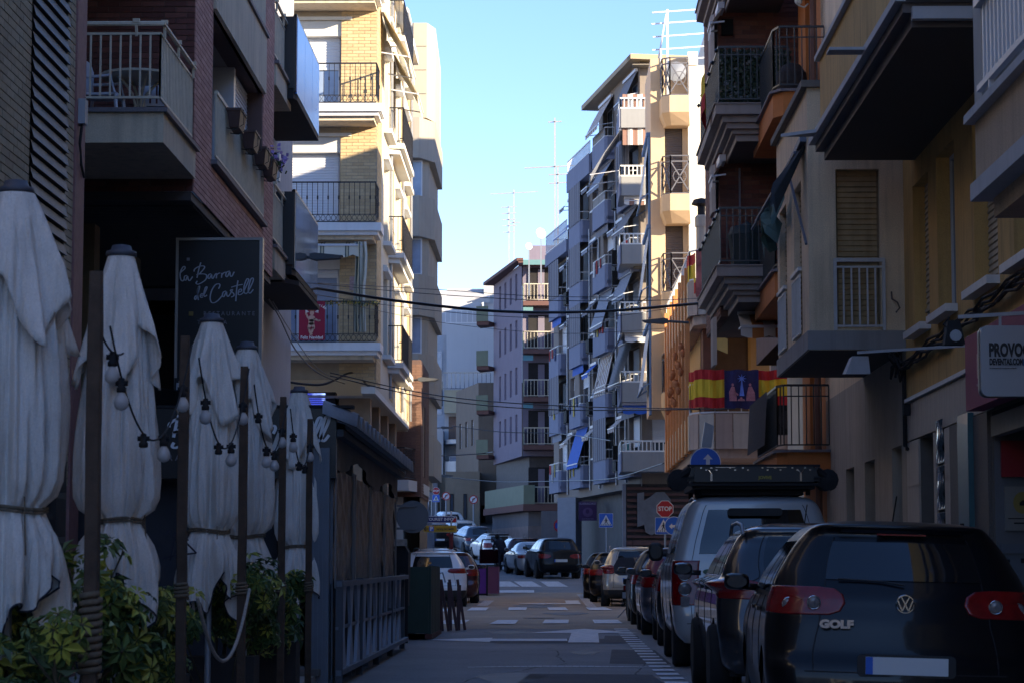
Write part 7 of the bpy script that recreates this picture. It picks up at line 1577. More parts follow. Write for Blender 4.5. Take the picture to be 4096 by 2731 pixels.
# slack ropes
def slack(a,b,sag,label,r_=.012,name="rope",m=rope,cat="rope",n=22):
    a,b=Vector(a),Vector(b); mb=MB().mat(m); pts=[]
    for i in range(n+1): s=i/n; p=a.lerp(b,s); p.z-=sag*4*s*(1-s); pts.append(p)
    mb.tube(pts,r_,6); o=obj(name,mb,smooth=True); tag(o,label,cat); return o
paler=mat("pale_rope",(0.42,0.37,0.32),0.95,0.3,40)
slack((-2.08,16.75,1.22),(-2.07,14.2,1.18),.43,"pale rope hanging slack from the third post to the second",.012,m=paler)
# bulb strings
bulbm=mat("frosted_bulb",(0.52,0.50,0.50),0.35,0.05,coat=0.3)
def bulb_mesh():
    mb=MB().mat(bulbm); mb.lathe([(.014,0),(.018,-.014),(.031,-.034),(.037,-.055),(.034,-.076),(.022,-.09),(.004,-.096)],16); return mb.mesh("bulb",True)
def sock_mesh():
    mb=MB().mat(blackm); mb.lathe([(.008,.045),(.016,.04),(.018,.0),(.024,-.005),(.024,-.025),(.015,-.03)],10); mb.box(-.03,.03,-.01,.01,.005,.03); return mb.mesh("socket",True)
bm_,sm2=bulb_mesh(),sock_mesh()
def string(a,b,sag,n,label,empty=(),big=1.0):
    t=thing("bulb_string",label,"string lights",T(*a),"bulb strings between the posts"); a,b=Vector(a),Vector(b)
    f=lambda s:(lambda p:Vector((p.x,p.y,p.z-sag*4*s*(1-s))))(a.lerp(b,s))
    mb=MB().mat(blackm); mb.tube([f(i/24) for i in range(25)],.0055,5); wobj("cord",mb,t,smooth=True)
    for i in range(n):
        s=(i+.5)/n; p=f(s); M_=T(p.x,p.y,p.z-.04)@Matrix.Diagonal((big,big,big,1)); so=obj("socket",sm2,t,M=M_,smooth=True)
        if i not in empty: obj("bulb",bm_,so,M=M_@T(0,0,-.02),smooth=True)
string((-2.08,11.3,2.48),(-2.1,14.05,2.66),.55,4,"bulb string from the nearest post across the second parasol",(1,))
string((-2.08,14.2,2.6),(-2.1,16.75,2.76),.55,4,"bulb string from the second post across the third parasol",(1,))
string((-2.08,16.9,2.66),(-2.1,19.15,2.66),.42,4,"bulb string between the third and fourth posts",(0,))
string((-2.08,19.3,2.66),(-2.1,21.35,2.66),.42,4,"bulb string between the two farthest posts",(1,2))
string((-2.14,12.0,2.42),(-2.12,11.3,2.44),.04,1,"single bulb on a short lead by the nearest post",())
# plants
def plant(x,y,w_,d_,h,seed,label,n=230):
    t=thing("umbrella_plant",label,"plant",T(x,y,zg(y)+.13)); rn=random.Random(seed)
    lm1=mat("leaf_dark_green",(0.055,0.10,0.03),0.45,0.35,3); lm2=mat("leaf_yellow_green",(0.36,0.36,0.06),0.45,0.3,3); lm3=mat("leaf_mid_green",(0.12,0.17,0.04),0.45,0.3,3)
    mb=MB(); [mb.mat(m) for m in (lm1,lm2,lm3)]; st=MB().mat(mat("plant_stem",(0.09,0.07,0.04),0.8,0.2)); clumps=[(rn.uniform(-w_,w_),rn.uniform(-d_,d_),h*rn.uniform(.45,.92),rn.uniform(.13,.24)) for _ in range(max(6,int(n/26)))]
    for i in range(n):
        c=rn.choice(clumps); v=Vector((rn.gauss(0,1),rn.gauss(0,1),rn.gauss(.1,.8))).normalized()*c[3]*rn.uniform(.5,1.1); p=Vector(c[:3])+v; axis=(v.normalized()+Vector((0,-.3,.55))).normalized(); a=axis.orthogonal().normalized(); b=axis.cross(a)
        mat_i=rn.choices((0,1,2),(.5,.17+.4*(p.z/h>.75),.35))[0]; L=rn.uniform(.035,.085); k0=rn.uniform(0,6)
        for q in range(7):
            an=k0+2*math.pi*q/7; d=a*math.cos(an)+b*math.sin(an); s_=d.cross(axis); tip=p+d*L*1.35-axis*L*.35; mid=p+d*L*.75+axis*.004
            mb.cur=mat_i; mb.add([p+d*.01,mid+s_*L*.26,tip,mid-s_*L*.26],[(0,1,2),(0,2,3)])
        if i%6==0: st.tube([(c[0]*.5,c[1]*.5,0.25),(c[0]*.9,c[1],c[2]*.7),tuple(p)],.007,4)
    obj("foliage",mb,t,kind=None); obj("stem",st,t)
    pm=MB().mat(mat("planter_box",(0.035,0.03,0.03),0.8,0.2)); pm.box(-w_*1.0,w_*1.0,-.18,.18,0,.42); obj("planter",pm,t)
plant(-2.52,12.3,.34,.45,1.28,1,"glossy umbrella plant at the foot of the second parasol",430)
plant(-2.5,11.3,.30,.35,.95,7,"low shadowy umbrella plant at the foot of the nearest post",260)
plant(-2.6,15.3,.30,.5,.98,3,"deep green umbrella plant behind the slack rope",300)
plant(-2.5,18.2,.30,.6,1.22,2,"umbrella plant with yellow tipped leaves right of the third post",420)
plant(-2.5,21.4,.28,.6,1.05,5,"umbrella plant near the pavilion corner",300)
# dark terrace screens, table below
mb=MB().mat(mat("terrace_screen",(0.035,0.035,0.045),0.7,0.3,2)); mb.box(-7.4,-2.75,24.4,24.5,.3,2.3); o=wobj("glazed_screen",mb,None); tag(o,"dark glazed screen at the front of the pavilion","screen")
t=thing("terrace_table","pale edged folding table low behind the nearest post","table",T(-2.95,11.0,.2))
mb=MB().mat(alu); mb.box(-.45,.45,-.35,.35,.72,.745); obj("table_top",mb,t)
for sx in (-1,1):
    for sy in (-1,1): mb=MB().mat(black); mb.bar((sx*.4,sy*.3,.72),(sx*.4,sy*.3,0),.03); obj("leg",mb,t)
mb=MB().mat(mat("crate_dark",(0.05,0.045,0.045),0.8,0.3)); G=0
t=thing("crate_stack","stack of dark slotted crates behind the nearest post","crates",T(-3.3,14.6,.2))
for k in range(9):
    mb=MB().mat(mat("crate_dark",(0,0,0))); z=.0+k*.27
    for q in range(7): mb.box(-.3+q*.09,-.26+q*.09,-.22,-.2,z,z+.24)
    mb.box(-.32,.32,-.22,.2,z,z+.03); mb.box(-.32,.32,-.215,-.2,z+.1,z+.13); mb.box(-.32,.32,-.1,.2,z+.03,z+.23); obj("crate",mb,t)
# ---------------------------------------------------------------- signs of the restaurant
def stroke_text(strokes,M,par,m,r_,name="lettering"):
    mb=MB().mat(m)
    for s in strokes:
        pts=[Vector((x,0,z)) for x,z in s]; out=[]
        for i in range(len(pts)-1):
            p0=pts[max(i-1,0)]; p1=pts[i]; p2=pts[i+1]; p3=pts[min(i+2,len(pts)-1)]
            for k in range(4):
                t=k/4; out.append(0.5*((2*p1)+(-p0+p2)*t+(2*p0-5*p1+4*p2-p3)*t*t+(-p0+3*p1-3*p2+p3)*t**3))
        out.append(pts[-1])
        # flat ribbon
        L=[];Rr=[]
        for i,p in enumerate(out):
            d=(out[min(i+1,len(out)-1)]-out[max(i-1,0)]); d.normalize(); n=Vector((-d.z,0,d.x)); w_=r_*(0.75+0.5*abs(d.z)); L.append(p+n*w_); Rr.append(p-n*w_)
        mb.grid([L,Rr])
    return obj(name,mb,par,M=M)
# coordinates traced as handwriting in a box 1570 units wide (y down)
SC=lambda pts:[(x/1570,(1568-y)/1570) for x,y in pts]
script_la=[[(352,560),(370,540),(412,500),(405,475),(380,490),(352,560),(360,640),(385,660),(400,640)],[(440,590),(410,600),(405,640),(425,650),(445,600),(455,640),(475,655),(510,605)],
 ]
script_barra=[[(612,425),(590,500),(565,620)],[(528,540),(535,510),(590,475),(650,470),(655,500),(590,575),(560,580),(640,570),(688,590),(670,650),(590,700),(555,690),(570,660)],
 [(745,570),(715,580),(705,620),(725,628),(750,580),(752,615),(768,628),(795,580),(812,570),(810,628)],[(812,590),(835,565),(860,560)],[(880,560),(876,620)],[(878,590),(900,560),(930,548)],[(980,535),(940,550),(930,595),(950,605),(980,545),(985,590),(1005,603),(1036,545)]]
script_del=[[(590,735),(575,800),(580,870),(588,905)],[(575,840),(545,860),(540,890),(560,885),(600,740),(585,738),(572,800)],[(610,850),(640,845),(645,825),(625,825),(612,850),(620,872),(645,865)],[(650,850),(690,760),(692,735),(672,750),(655,820),(665,860),(695,840)]]
script_cast=[[(840,760),(857,720),(845,698),(800,710),(755,780),(735,870),(750,930),(790,938),(840,905),(885,850)],[(935,790),(900,805),(890,850),(910,860),(940,800),(945,840),(965,858),(1010,790),(1015,770),(990,785),(1030,820),(1035,850),(1000,868)],[(1085,655),(1070,760),(1060,920)],[(1000,742),(1070,720),(1145,705)],[(1085,810),(1130,790),(1125,765),(1098,780),(1090,830),(1115,838),(1150,815)],[(1150,815),(1210,680),(1220,640),(1195,640),(1165,720),(1160,790),(1185,825),(1215,800)],[(1215,800),(1270,680),(1278,630),(1250,635),(1225,720),(1215,790),(1240,818),(1280,770)]]
scr=script_la+script_barra+script_del+script_cast
letw=mat("white_lettering",(0.75,0.76,0.8),0.5,0.05); letm=mat("pale_lettering",(0.42,0.44,0.50),0.5,0.05); letd=mat("dim_lettering",(0.20,0.21,0.25),0.5,0.05); sgn=mat("sign_black",(0.008,0.009,0.014),0.3,0.2,2,coat=0.3)
gold=mat("gold_square",(0.20,0.14,0.03),0.5,0.1)
t=thing("restaurant_sign","tall black framed sign with white handwriting and restaurante taperia","sign",T(-4.5,33,4))
xl,xr,zt,zb=-5.17,-3.96,6.02,3.72
mb=MB().mat(sgn); mb.box(xl+.03,xr-.03,33.0,33.12,zb,zt-.03); wobj("board",mb,t)
mb=MB().mat(mat("sign_frame",(0.33,0.30,0.28),0.4,0.1,metal=0.3)); mb.box(xl,xl+.035,32.97,33.14,zb,zt); mb.box(xr-.045,xr,32.97,33.14,zb,zt); mb.box(xl+.035,xr-.045,32.97,33.14,zt-.035,zt); mb.box(xl+.035,xr-.045,32.97,33.14,zb-.03,zb); wobj("frame",mb,t)
scale_=500/4*33/2400*1.0  # one crop = 125 px wide at 33 m
SMt=T(-5.17-0.325,32.985,zt-1.77+.17)@Matrix.Diagonal((scale_*1.005,1,scale_,1))
stroke_text([SC(s) for s in scr],SMt,t,letm,.0042)
text("lettering","R E S T A U R A N T E",0.082,t,T(-4.42,32.99,zt-1.77+.17+scale_*(1568-1077)/1570),letd,sx=.92)
text("lettering","T A P E R Í A",0.082,t,T(-4.655,32.99,zt-1.77+.17+scale_*(1568-1187)/1570),letd,sx=.92)
mb=MB().mat(gold); z_=zt-1.6+scale_*(491)/1570; mb.box(-4.98,-4.92,32.985,32.998,z_-.03,z_+.03); mb.mat(letd); mb.box(-5.02,-4.98,32.99,32.998,zt-.32,zt-.28); wobj("squares",mb,t)
t=thing("small_beer_sign","small black beer sign with white gothic lettering under the tall black sign","sign",T(-5,32.5,3.6))
mb=MB().mat(sgn); mb.box(-5.0,-4.62,31.9,32.0,3.62,3.98); wobj("board",mb,t); text("lettering","Mahou",0.125,t,T(-4.80,31.89,3.86),letm,bold=.004); text("lettering","* * * * *",0.06,t,T(-4.80,31.89,3.74),letm)
# ---------------------------------------------------------------- pavilion
t=thing("terrace_pavilion","grey framed terrace pavilion with clear plastic curtains, tiled eave and black fascia","pavilion",T(-2.3,25,.3))
grp=mat("pavilion_grey",(0.155,0.18,0.22),0.5,0.15,3,stain=0.1); grd=mat("pavilion_dark_grey",(0.07,0.08,0.10),0.6,0.2)
mb=MB().mat(sgn); mb.box(-4.7,-2.12,24.95,25.05,2.30,3.0); fs=wobj("fascia",mb,t)
mb=MB().mat(blackm); mb.box(-4.7,-1.95,24.93,25.12,3.001,3.03); wobj("fascia_cap",mb,fs)
sM=T(-4.02,24.93,2.52)
k_=0.82
def shift(strs,dx,dy,s): return [[((x+dx)*s,z*s+dy) for x,z in SC(q)] for q in strs]
for strs,X0,Z0 in ((script_la,-4.62,1.46),(script_barra,-4.47,1.50),(script_del,-3.82,1.56),(script_cast,-3.82,1.715)): stroke_text([[(x*2+X0,z*2+Z0) for x,z in SC(q)] for q in strs],T(0,24.93,0),t,letw,.013)
text("lettering","R E S T A U R A N T E   T A P E R Í A",0.085,t,T(-4.25,24.93,2.50),letd,align='LEFT')
mb=MB().mat(gold); rn=random.Random(4)
for k in range(12): x=-2.5+.05*rn.randrange(5); z=2.3+.05*rn.randrange(7); mb.box(x,x+.045,24.94,24.949,z,z+.045)
wobj("squares",mb,t)
# corner post and frame
mb=MB().mat(grp); mb.box(-2.36,-2.18,24.9,25.02,.25,2.6); 
for k in range(4): mb.box(-2.35+.045*k,-2.33+.045*k,24.885,24.9,.25,2.6)
wobj("corner_post",mb,t)
for k in range(5): mb=MB().mat(grp); y=25.1+k*2.4; mb.box(-2.24,-2.16,y,y+.08,.2,2.75); wobj("post",mb,t)
# valance (opaque) over clear curtains
val=mat("grey_tarpaulin",(0.16,0.15,0.15),0.75,0.15,3,0.3,15); n=60
mb=MB().mat(val); mb.grid([[(-2.13+.02*math.sin(i*.9)*j/4,25.0+10.0*i/n,2.78-(.30+.10*math.sin(i/n*6.28*2+1))*j/4) for j in range(5)] for i in range(n+1)]); wobj("valance",mb,t,smooth=True)
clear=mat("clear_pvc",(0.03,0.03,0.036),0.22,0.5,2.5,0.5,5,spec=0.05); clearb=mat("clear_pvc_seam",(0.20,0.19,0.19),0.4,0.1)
for k in range(4):
    y0=25.15+k*2.45; mb=MB().mat(clear); n=22
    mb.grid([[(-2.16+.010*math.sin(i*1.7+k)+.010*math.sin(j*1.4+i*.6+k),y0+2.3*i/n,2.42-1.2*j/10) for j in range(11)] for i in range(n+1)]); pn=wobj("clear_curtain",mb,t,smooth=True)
    mb=MB().mat(clearb); mb.box(-2.145,-2.13,y0-.02,y0+.05,1.2,2.45); mb.box(-2.145,-2.13,y0+2.2,y0+2.26,1.2,2.45); wobj("seam",mb,pn)
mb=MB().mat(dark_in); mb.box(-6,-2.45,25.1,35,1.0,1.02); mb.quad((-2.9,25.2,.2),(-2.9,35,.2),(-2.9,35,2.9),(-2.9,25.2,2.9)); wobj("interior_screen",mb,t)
# canal tile eave: each tile one piece
tl=mat("grey_canal_tile",(0.24,0.25,0.28),0.7,0.3,6)
def tm():
    q=MB().mat(tl); q.grid([[(x,math.cos(a)*.22,z+math.sin(a)*.15) for a in [math.pi*k/6 for k in range(7)]] for x,z in ((-.35,.14),(.0,0),(.0,-.015))]); 
    q.add([(0,math.cos(a)*.22,math.sin(a)*.15) for a in [math.pi*k/6 for k in range(7)]],[tuple(range(7))]); return q.mesh("roof_tile",True)
tmm=tm(); y=25.05
while y<35.2: obj("roof_tile",tmm,t,M=T(-1.90,y,2.80),smooth=True); y+=.60
mb=MB().mat(grd); mb.add([(-2.03,24.95,2.84),(-2.03,35.2,2.84),(-4.6,35.2,3.35),(-4.6,24.95,3.35),(-2.03,24.95,2.79),(-2.03,35.2,2.79)],[(0,1,2,3),(4,5,1,0)]); mb.box(-2.15,-2.05,25,35.2,2.72,2.79); wobj("roof_board",mb,t)
t.location.y-=1.0
# slatted fence along the road
t=thing("metal_fence","grey metal fence of upright fins along the road in front of the pavilion","fence",T(-2.1,25,.3))
finm=mat("fence_blue_grey",(0.36,0.41,0.50),0.5,0.12,3,stain=0.2)
def fin(up):
    q=MB().mat(finm); zt=1.0 if up else .13; zm=.56; sg=1
    a=[(0,0,zt),(0,.52,zt),(0,.30,zm),(0,.22,zm)]; v=a+[(-.035,y,z) for x,y,z in a]; q.add(v,[(0,1,2,3),(7,6,5,4),(0,4,5,1),(1,5,6,2),(2,6,7,3),(3,7,4,0)]); return q.mesh("fin")
fu,fd=fin(True),fin(False); y=25.15
while y<35.0:
    for i_,f_ in enumerate((fu,fd)): obj("fin",f_,t,M=T(-2.065+.0*y,y+.0*i_,zg(y)+.02))
    y+=.92
mb=MB().mat(grp)
for z_ in (1.02,.14): mb.bar((-2.08,24.95,z_+zg(25)),(-2.02,35.4,z_+zg(35)),.055)
mb.bar((-2.10,24.95,.58+zg(25)),(-2.06,35.4,.58+zg(35)),.03); wobj("rail",mb,t)
for k in range(5): mb=MB().mat(grd); y=25.0+k*2.58; mb.bar((-2.08,y,zg(y)-.0),(-2.08,y,zg(y)+1.06),.07); wobj("post",mb,t)
mb=MB().mat(blackm); 
mb.quad((-2.17,25,.3),(-2.17,35.2,.36),(-2.17,35.2,1.3),(-2.17,25,1.25)); wobj("backing_sheet",mb,t)

FENCE=t; FENCE.location.y-=1.0
# ---------------------------------------------------------------- bins, barriers, box
grnd=mat("container_green",(0.03,0.055,0.04),0.7,0.2,3,stain=0.2)
t=thing("waste_container","dark green panelled enclosure right of the pavilion fence","container",T(-2.3,38,.35))
mb=MB().mat(grnd); mb.box(-3.2,-1.9,38.2,41.5,.45,1.50); wobj("body",mb,t)
for k in range(6): mb=MB().mat(grnd); mb.box(-1.91,-1.86,38.25+k*.54,38.72+k*.54,.42,1.52); wobj("panel",mb,t)
mb=MB().mat(mat("rust_edge",(0.10,0.03,0.025),0.8,0.2)); mb.box(-1.95,-1.84,38.15,41.6,.36,.44); wobj("foot_rail",mb,t)
t=thing("black_bin","tall black bin at the end of the pavilion fence","bin",T(-2.35,36.5,.35))
mb=MB().mat(blackm); mb.prism([(-2.6,.9),(-2.62,1.6),(-2.5,1.86),(-2.2,1.88),(-2.1,1.7),(-2.12,.9)],36.2,36.8,axis=1); wobj("hood",mb,t)
mb=MB().mat(mat("bin_top_tape",(0.4,0.33,0.27),0.6,0.4,15)); mb.box(-2.55,-2.12,36.15,36.2,1.80,1.90); wobj("cap",mb,t)
t=thing("lattice_panel","dark lattice trellis with pale diamond gaps beside the black bin","trellis",T(-2.2,36,.35))
mb=MB().mat(mat("lattice_white",(0.22,0.24,0.25),0.8,0.1)); mb.box(-2.42,-2.16,36.12,36.13,.50,1.15); wobj("backing",mb,t)
mb=MB().mat(blackm)
for k in range(-8,9):
    for s_ in (-1,1):
        a=Vector((-2.29+k*.065-.13*s_*0,36.1,.48)); 
        p0=(-2.42,.48+k*.085+.3) 
        x0,z0_=-2.43,.82+k*.09-.13*s_; x1,z1_=-2.15,.82+k*.09+.13*s_
        if .45<z0_<1.2 and .45<z1_<1.2: mb.bar((x0,36.1,z0_),(x1,36.1,z1_),.028)
mb.box(-2.46,-2.42,36.08,36.14,.4,1.3); mb.box(-2.16,-2.10,36.08,36.14,.35,1.4); wobj("lattice",mb,t)
t=thing("folding_barriers","folded dark red street barriers leaning together by the green enclosure","barrier",T(-1.9,42,.4))
for k in range(4):
    mb=MB().mat(mat("dark_red_paint",(0.06,0.018,0.02),0.6,0.2)); x=-2.0+.13*k; mb.bar((x,42+k*.4,.4),(x-.08+.03*k,42.1+k*.4,1.35-.05*k),.07); mb.bar((x+.12,42+k*.4,.4),(x-.02,42.1+k*.4,1.3),.05); wobj("barrier",mb,t)
mb=MB().mat(greym); mb.tube([(-2.05,42,1.2),(-2.0,42,1.38),(-1.85,42.2,1.42),(-1.8,42.2,1.25)],.015,5); wobj("handle",mb,t)
t=thing("purple_planter_box","purple panelled box with a black frame standing at the crossing","planter",T(-2.2,84,.8))
pur=mat("purple_paint",(0.17,0.03,0.30),0.6,0.08); 
x0=(474-548)/2400*83; x1=(493.5-548)/2400*83; zb=zg(83)+.02
mb=MB().mat(pur); mb.box(x0,x1-.25,83.0,84.6,zb+.06,zb+1.0); wobj("panel",mb,t)
mb=MB().mat(mat("pink_paint",(0.17,0.05,0.12),0.6,0.08)); mb.prism([(x1-.20,83.02),(x1+.18,83.3),(x1+.18,84.5),(x1-.2,84.6)],zb+.06,zb+1.0); wobj("panel",mb,t)
mb=MB().mat(blackm); mb.bar((x1-.22,82.99,zb),(x1-.22,82.99,zb+1.05),.06); mb.bar((x0,82.99,zb+1.03),(x1-.2,82.99,zb+1.03),.06); mb.bar((x0,82.99,zb+.04),(x1-.2,82.99,zb+.04),.06); mb.bar((x1-.2,82.99,zb+1.03),(x1+.18,83.3,zb+1.03),.05); wobj("frame",mb,t)

# ---------------------------------------------------------------- traffic signs
sb=mat("sign_blue",(0,0,0)) if "sign_blue" in MATS else mat("sign_blue",(0.01,0.06,0.42)); sb2=mat("bright_sign_blue",(0.02,0.13,0.62),0.4,0.04); sr=MATS["sign_red"]; sw=mat("sign_white_bright",(0.68,0.70,0.74),0.45,0.03); pole=mat("galvanised_pole",(0.28,0.32,0.38),0.5,0.12,metal=0.3)
def walker(par,M,s):
    mb=MB().mat(sw); mb.add([(-.42*s,0,-.36*s),(.42*s,0,-.36*s),(0,0,.40*s)],[(0,1,2)]); obj("triangle",mb,par,M=M@T(0,-.012,0))
    mb=MB().mat(inkm); q=lambda p:[(x*s,0,z*s) for x,z in p]
    mb.add(q(ell(.0,.16,.045,.05,8)),[tuple(range(8))])
    for pl in (((-.05,.10),(.06,.10),(.05,-.08),(-.04,-.08)),((-.05,.08),(-.13,-.03),(-.10,-.05),(-.03,.04)),((.05,.08),(.12,-.02),(.10,-.05),(.03,.04)),((-.04,-.06),(-.12,-.24),(-.07,-.24),(.02,-.07)),((.0,-.07),(.08,-.24),(.13,-.24),(.05,-.06))): mb.add(q(pl),[(0,1,2,3)])
    for k in range(6): x=-.33+.12*k; mb.add(q(((x,-.34),(x+.05,-.34),(x+.06,-.25),(x+.02,-.25))),[(0,1,2,3)])
    obj("walking_figure",mb,par,M=M@T(0,-.016,0))
def crossing_sign(u,v,Y,s,label,post_to=None,gx=0,px=None):
    p=P(u,v,Y); t=thing("crosswalk_sign",label,"sign",T(p.x,p.y,zg(Y))); M=T(p.x,p.y,p.z)
    mb=MB().mat(sw); mb.prism(rrect(-.5*s,.5*s,-.5*s,.5*s,.05*s),0,.02,axis=1); mb.mat(sb2); mb.prism(rrect(-.48*s,.48*s,-.48*s,.48*s,.05*s),-.006,-.001,axis=1); obj("plate",mb,t,M=M); walker(t,M,s)
    if post_to is not None: mb=MB().mat(pole); mb.tube([(p.x,p.y+.05,zg(Y)),(p.x,p.y+.05,p.z+.45*s)],.035,8); wobj("post",mb,t)
    return t,p
def stop_sign(u,v,Y,s,label,group=None):
    p=P(u,v,Y); t=thing("stop_sign",label,"sign",T(p.x,p.y,p.z)); M=T(p.x,p.y,p.z)
    oc=lambda r_:[(r_*math.cos(rad(22.5+45*k)),r_*math.sin(rad(22.5+45*k))) for k in range(8)]
    mb=MB().mat(sw); mb.prism(oc(.54*s),0,.02,axis=1); mb.mat(sr); mb.prism(oc(.50*s),-.006,-.001,axis=1); obj("plate",mb,t,M=M)
    text("lettering","STOP",.36*s,t,M@T(0,-.012,0),sw,bold=.012*s,sx=.92); return t,p
def round_sign(u,v,Y,s,label,draw,face,rimc=None):
    p=P(u,v,Y); t=thing("round_sign",label,"sign",T(p.x,p.y,p.z)); M=T(p.x,p.y,p.z)
    mb=MB().mat(rimc or sw); mb.prism(ell(0,0,.52*s,.52*s,28),0,.02,axis=1); mb.mat(face); mb.prism(ell(0,0,(.49 if not rimc else .40)*s,(.49 if not rimc else .40)*s,28),-.006,-.001,axis=1); obj("plate",mb,t,M=M)
    draw(t,M,s); return t,p
def arrow(mb,pts,w_,s,head=.16):
    for a,b in zip(pts,pts[1:]):
        a,b=Vector((a[0]*s,0,a[1]*s)),Vector((b[0]*s,0,b[1]*s)); d=(b-a).normalized(); n=Vector((-d.z,0,d.x))*w_*s/2; mb.quad(a+n,b+n,b-n,a-n)
    a,b=pts[-2],pts[-1]; d=Vector((b[0]-a[0],0,b[1]-a[1])).normalized(); n=Vector((-d.z,0,d.x)); B=Vector((b[0]*s,0,b[1]*s)); mb.add([B+n*head*s,B-n*head*s,B+d*head*1.1*s],[(0,1,2)])
def d_up(t,M,s):
    mb=MB().mat(sw); arrow(mb,[(.08,-.3),(.08,.12)],.13,s); arrow(mb,[(.08,-.28),(-.22,-.20)],.10,s,.12); obj("arrow",mb,t,M=M@T(0,-.012,0))
def d_left(t,M,s):
    mb=MB().mat(sw); arrow(mb,[(.25,-.02),(-.1,-.02)],.13,s); arrow(mb,[(.22,-.02),(.3,.2)],.12,s,.12); obj("arrow",mb,t,M=M@T(0,-.012,0))
def d_noturn(t,M,s):
    mb=MB().mat(inkm); arrow(mb,[(-.1,-.28),(-.1,.08),(.08,.12)],.09,s,.11); obj("arrow",mb,t,M=M@T(0,-.010,0))
    mb=MB().mat(sr); mb.bar((-.3*s,0,-.3*s),(.3*s,0,.3*s),.07*s); obj("bar",mb,t,M=M@T(0,-.03,0))
def addpost(t,x,y,zt,w_=.035,m=pole): mb=MB().mat(m); mb.tube([(x,y+.06,zg(y)),(x,y+.06,zt)],w_,8); wobj("post",mb,t)
t,p=crossing_sign(606,519.5,100-1.5,.58,"blue crosswalk sign on its own slim pole at the centre right",1)
t,p=stop_sign(665,508,80,.56,"larger red stop sign left of the silver off-roader"); addpost(t,p.x,p.y,p.z+.2)
t,p=crossing_sign(663.5,525,80,.56,"blue crosswalk sign directly under the larger stop sign"); 
t,p=round_sign(674,525,79.3,.60,"blue round direction sign half hidden by the silver off-roader",d_left,sb2)
t,p=round_sign(705.5,462,48,.60,"large blue round sign with up arrow above the roof rack",d_up,sb2); addpost(t,p.x,p.y,p.z+.55)
mb=MB().mat(greym); mb.prism([(-.1,0),(.1,0),(.16,.42),(-.02,.5)],0,.2,axis=1); mb.v=[(x+p.x+.02,y+p.y,z+p.z+.32) for x,y,z in mb.v]; wobj("lamp_hood",mb,t)
t,p=stop_sign(436,490.1,150,.46,"smaller red stop sign far up the street"); addpost(t,p.x,p.y,p.z,.05)
t,p=crossing_sign(436,497.5,150,.46,"blue crosswalk sign directly under the smaller stop sign")
t,p=round_sign(446.1,495.2,149,.50,"left round no right turn sign far up the street",d_noturn,sw,sr); addpost(t,p.x,p.y,p.z,.05)
t,p=round_sign(473.5,498.6,149,.52,"right round no right turn sign on the grey wall",d_noturn,sw,sr); addpost(t,p.x,p.y,p.z,.05)
p=P(412.5,516,62); t=thing("road_sign","grey back of a round sign beside the pavilion, above the bins","sign",T(p.x,p.y,p.z))
mb=MB().mat(mat("sign_back_grey",(0.07,0.08,0.095),0.6,0.1)); mb.prism(ell(p.x,p.z,.42,.42,24),p.y,p.y+.02,axis=1); mb.bar((p.x-.45,p.y-.03,p.z+.28),(p.x+.1,p.y-.03,p.z+.28),.06); mb.bar((p.x-.45,p.y-.03,p.z-.30),(p.x+.1,p.y-.03,p.z-.30),.06); wobj("plate",mb,t)
mb=MB().mat(mat("brown_pole",(0.10,0.085,0.08),0.7,0.2)); mb.tube([(p.x-.45,p.y,zg(62)),(p.x-.45,p.y,p.z+.4)],.04,8); wobj("post",mb,t)
# direction signs
def dsign(u0,u1,v0,v1,Y,m,label):
    a,b=P(u0,v1,Y),P(u1,v0,Y); t=thing("direction_sign",label,"sign",T((a.x+b.x)/2,Y,a.z),"direction signs on the red pole"); w_,h=b.x-a.x,b.z-a.z
    M=T(a.x,Y,a.z); mb=MB().mat(sw if m is not yb else MATS["sign_pale_edge"]); mb.prism(rrect(0,w_,0,h,.05),0,.03,axis=1); mb.mat(m); mb.prism(rrect(.02,w_-.02,.02,h-.02,.045),-.006,-.001,axis=1); obj("board",mb,t,M=M); return t,M,w_,h
mat("sign_pale_edge",(0.5,0.42,0.2),0.5,0.05); yb=mat("sign_yellow",(0.50,0.30,0.01),0.5,0.06); navy=mat("sign_navy",(0.012,0.018,0.16),0.5,0.06)
t,M,w_,h=dsign(423,457,515,522,75,navy,"navy tourist info arrow sign on the red pole")
text("lettering","TOURIST INFO",.125,t,M@T(w_*.5,-.012,h*.5),sw,bold=.004,sx=1.0)
mb=MB().mat(sw)
for a,b in (((.04,h/2),(.14,h/2)),((.03,h/2),(.08,h*.8)),((.03,h/2),(.08,h*.2))): mb.bar((a[0],-.01,a[1]),(b[0],-.01,b[1]),.022)
obj("arrow",mb,t,M=M); mb=MB().mat(sr); mb.prism([(w_-.14,.03),(w_-.03,.03),(w_-.03,.16),(w_-.08,.15)],-.014,-.008,axis=1); mb.mat(sw); mb.bar((w_-.19,-.012,.02),(w_-.06,-.012,h-.03),.02); mb.bar((w_-.12,-.012,h-.03),(w_-.02,-.012,h-.07),.015); obj("logo",mb,t,M=M)
t,M,w_,h=dsign(423,457,524.5,531.5,75,yb,"yellow parking arrow sign on the red pole, under the navy one")
text("lettering","parking del Castillo",.088,t,M@T(w_*.66,-.012,h*.5),inkm,bold=.002,sx=.80)
mb=MB().mat(inkm)
for a,b in (((.05,h/2),(.17,h/2)),((.04,h/2),(.10,h*.8)),((.04,h/2),(.10,h*.2))): mb.bar((a[0],-.01,a[1]),(b[0],-.01,b[1]),.022)
obj("arrow",mb,t,M=M); mb=MB().mat(sb2); mb.box(.19,.335,-.012,-.008,.035,h-.035); obj("parking_square",mb,t,M=M); text("lettering","P",.17,t,M@T(.262,-.016,h*.5),sw,bold=.008)
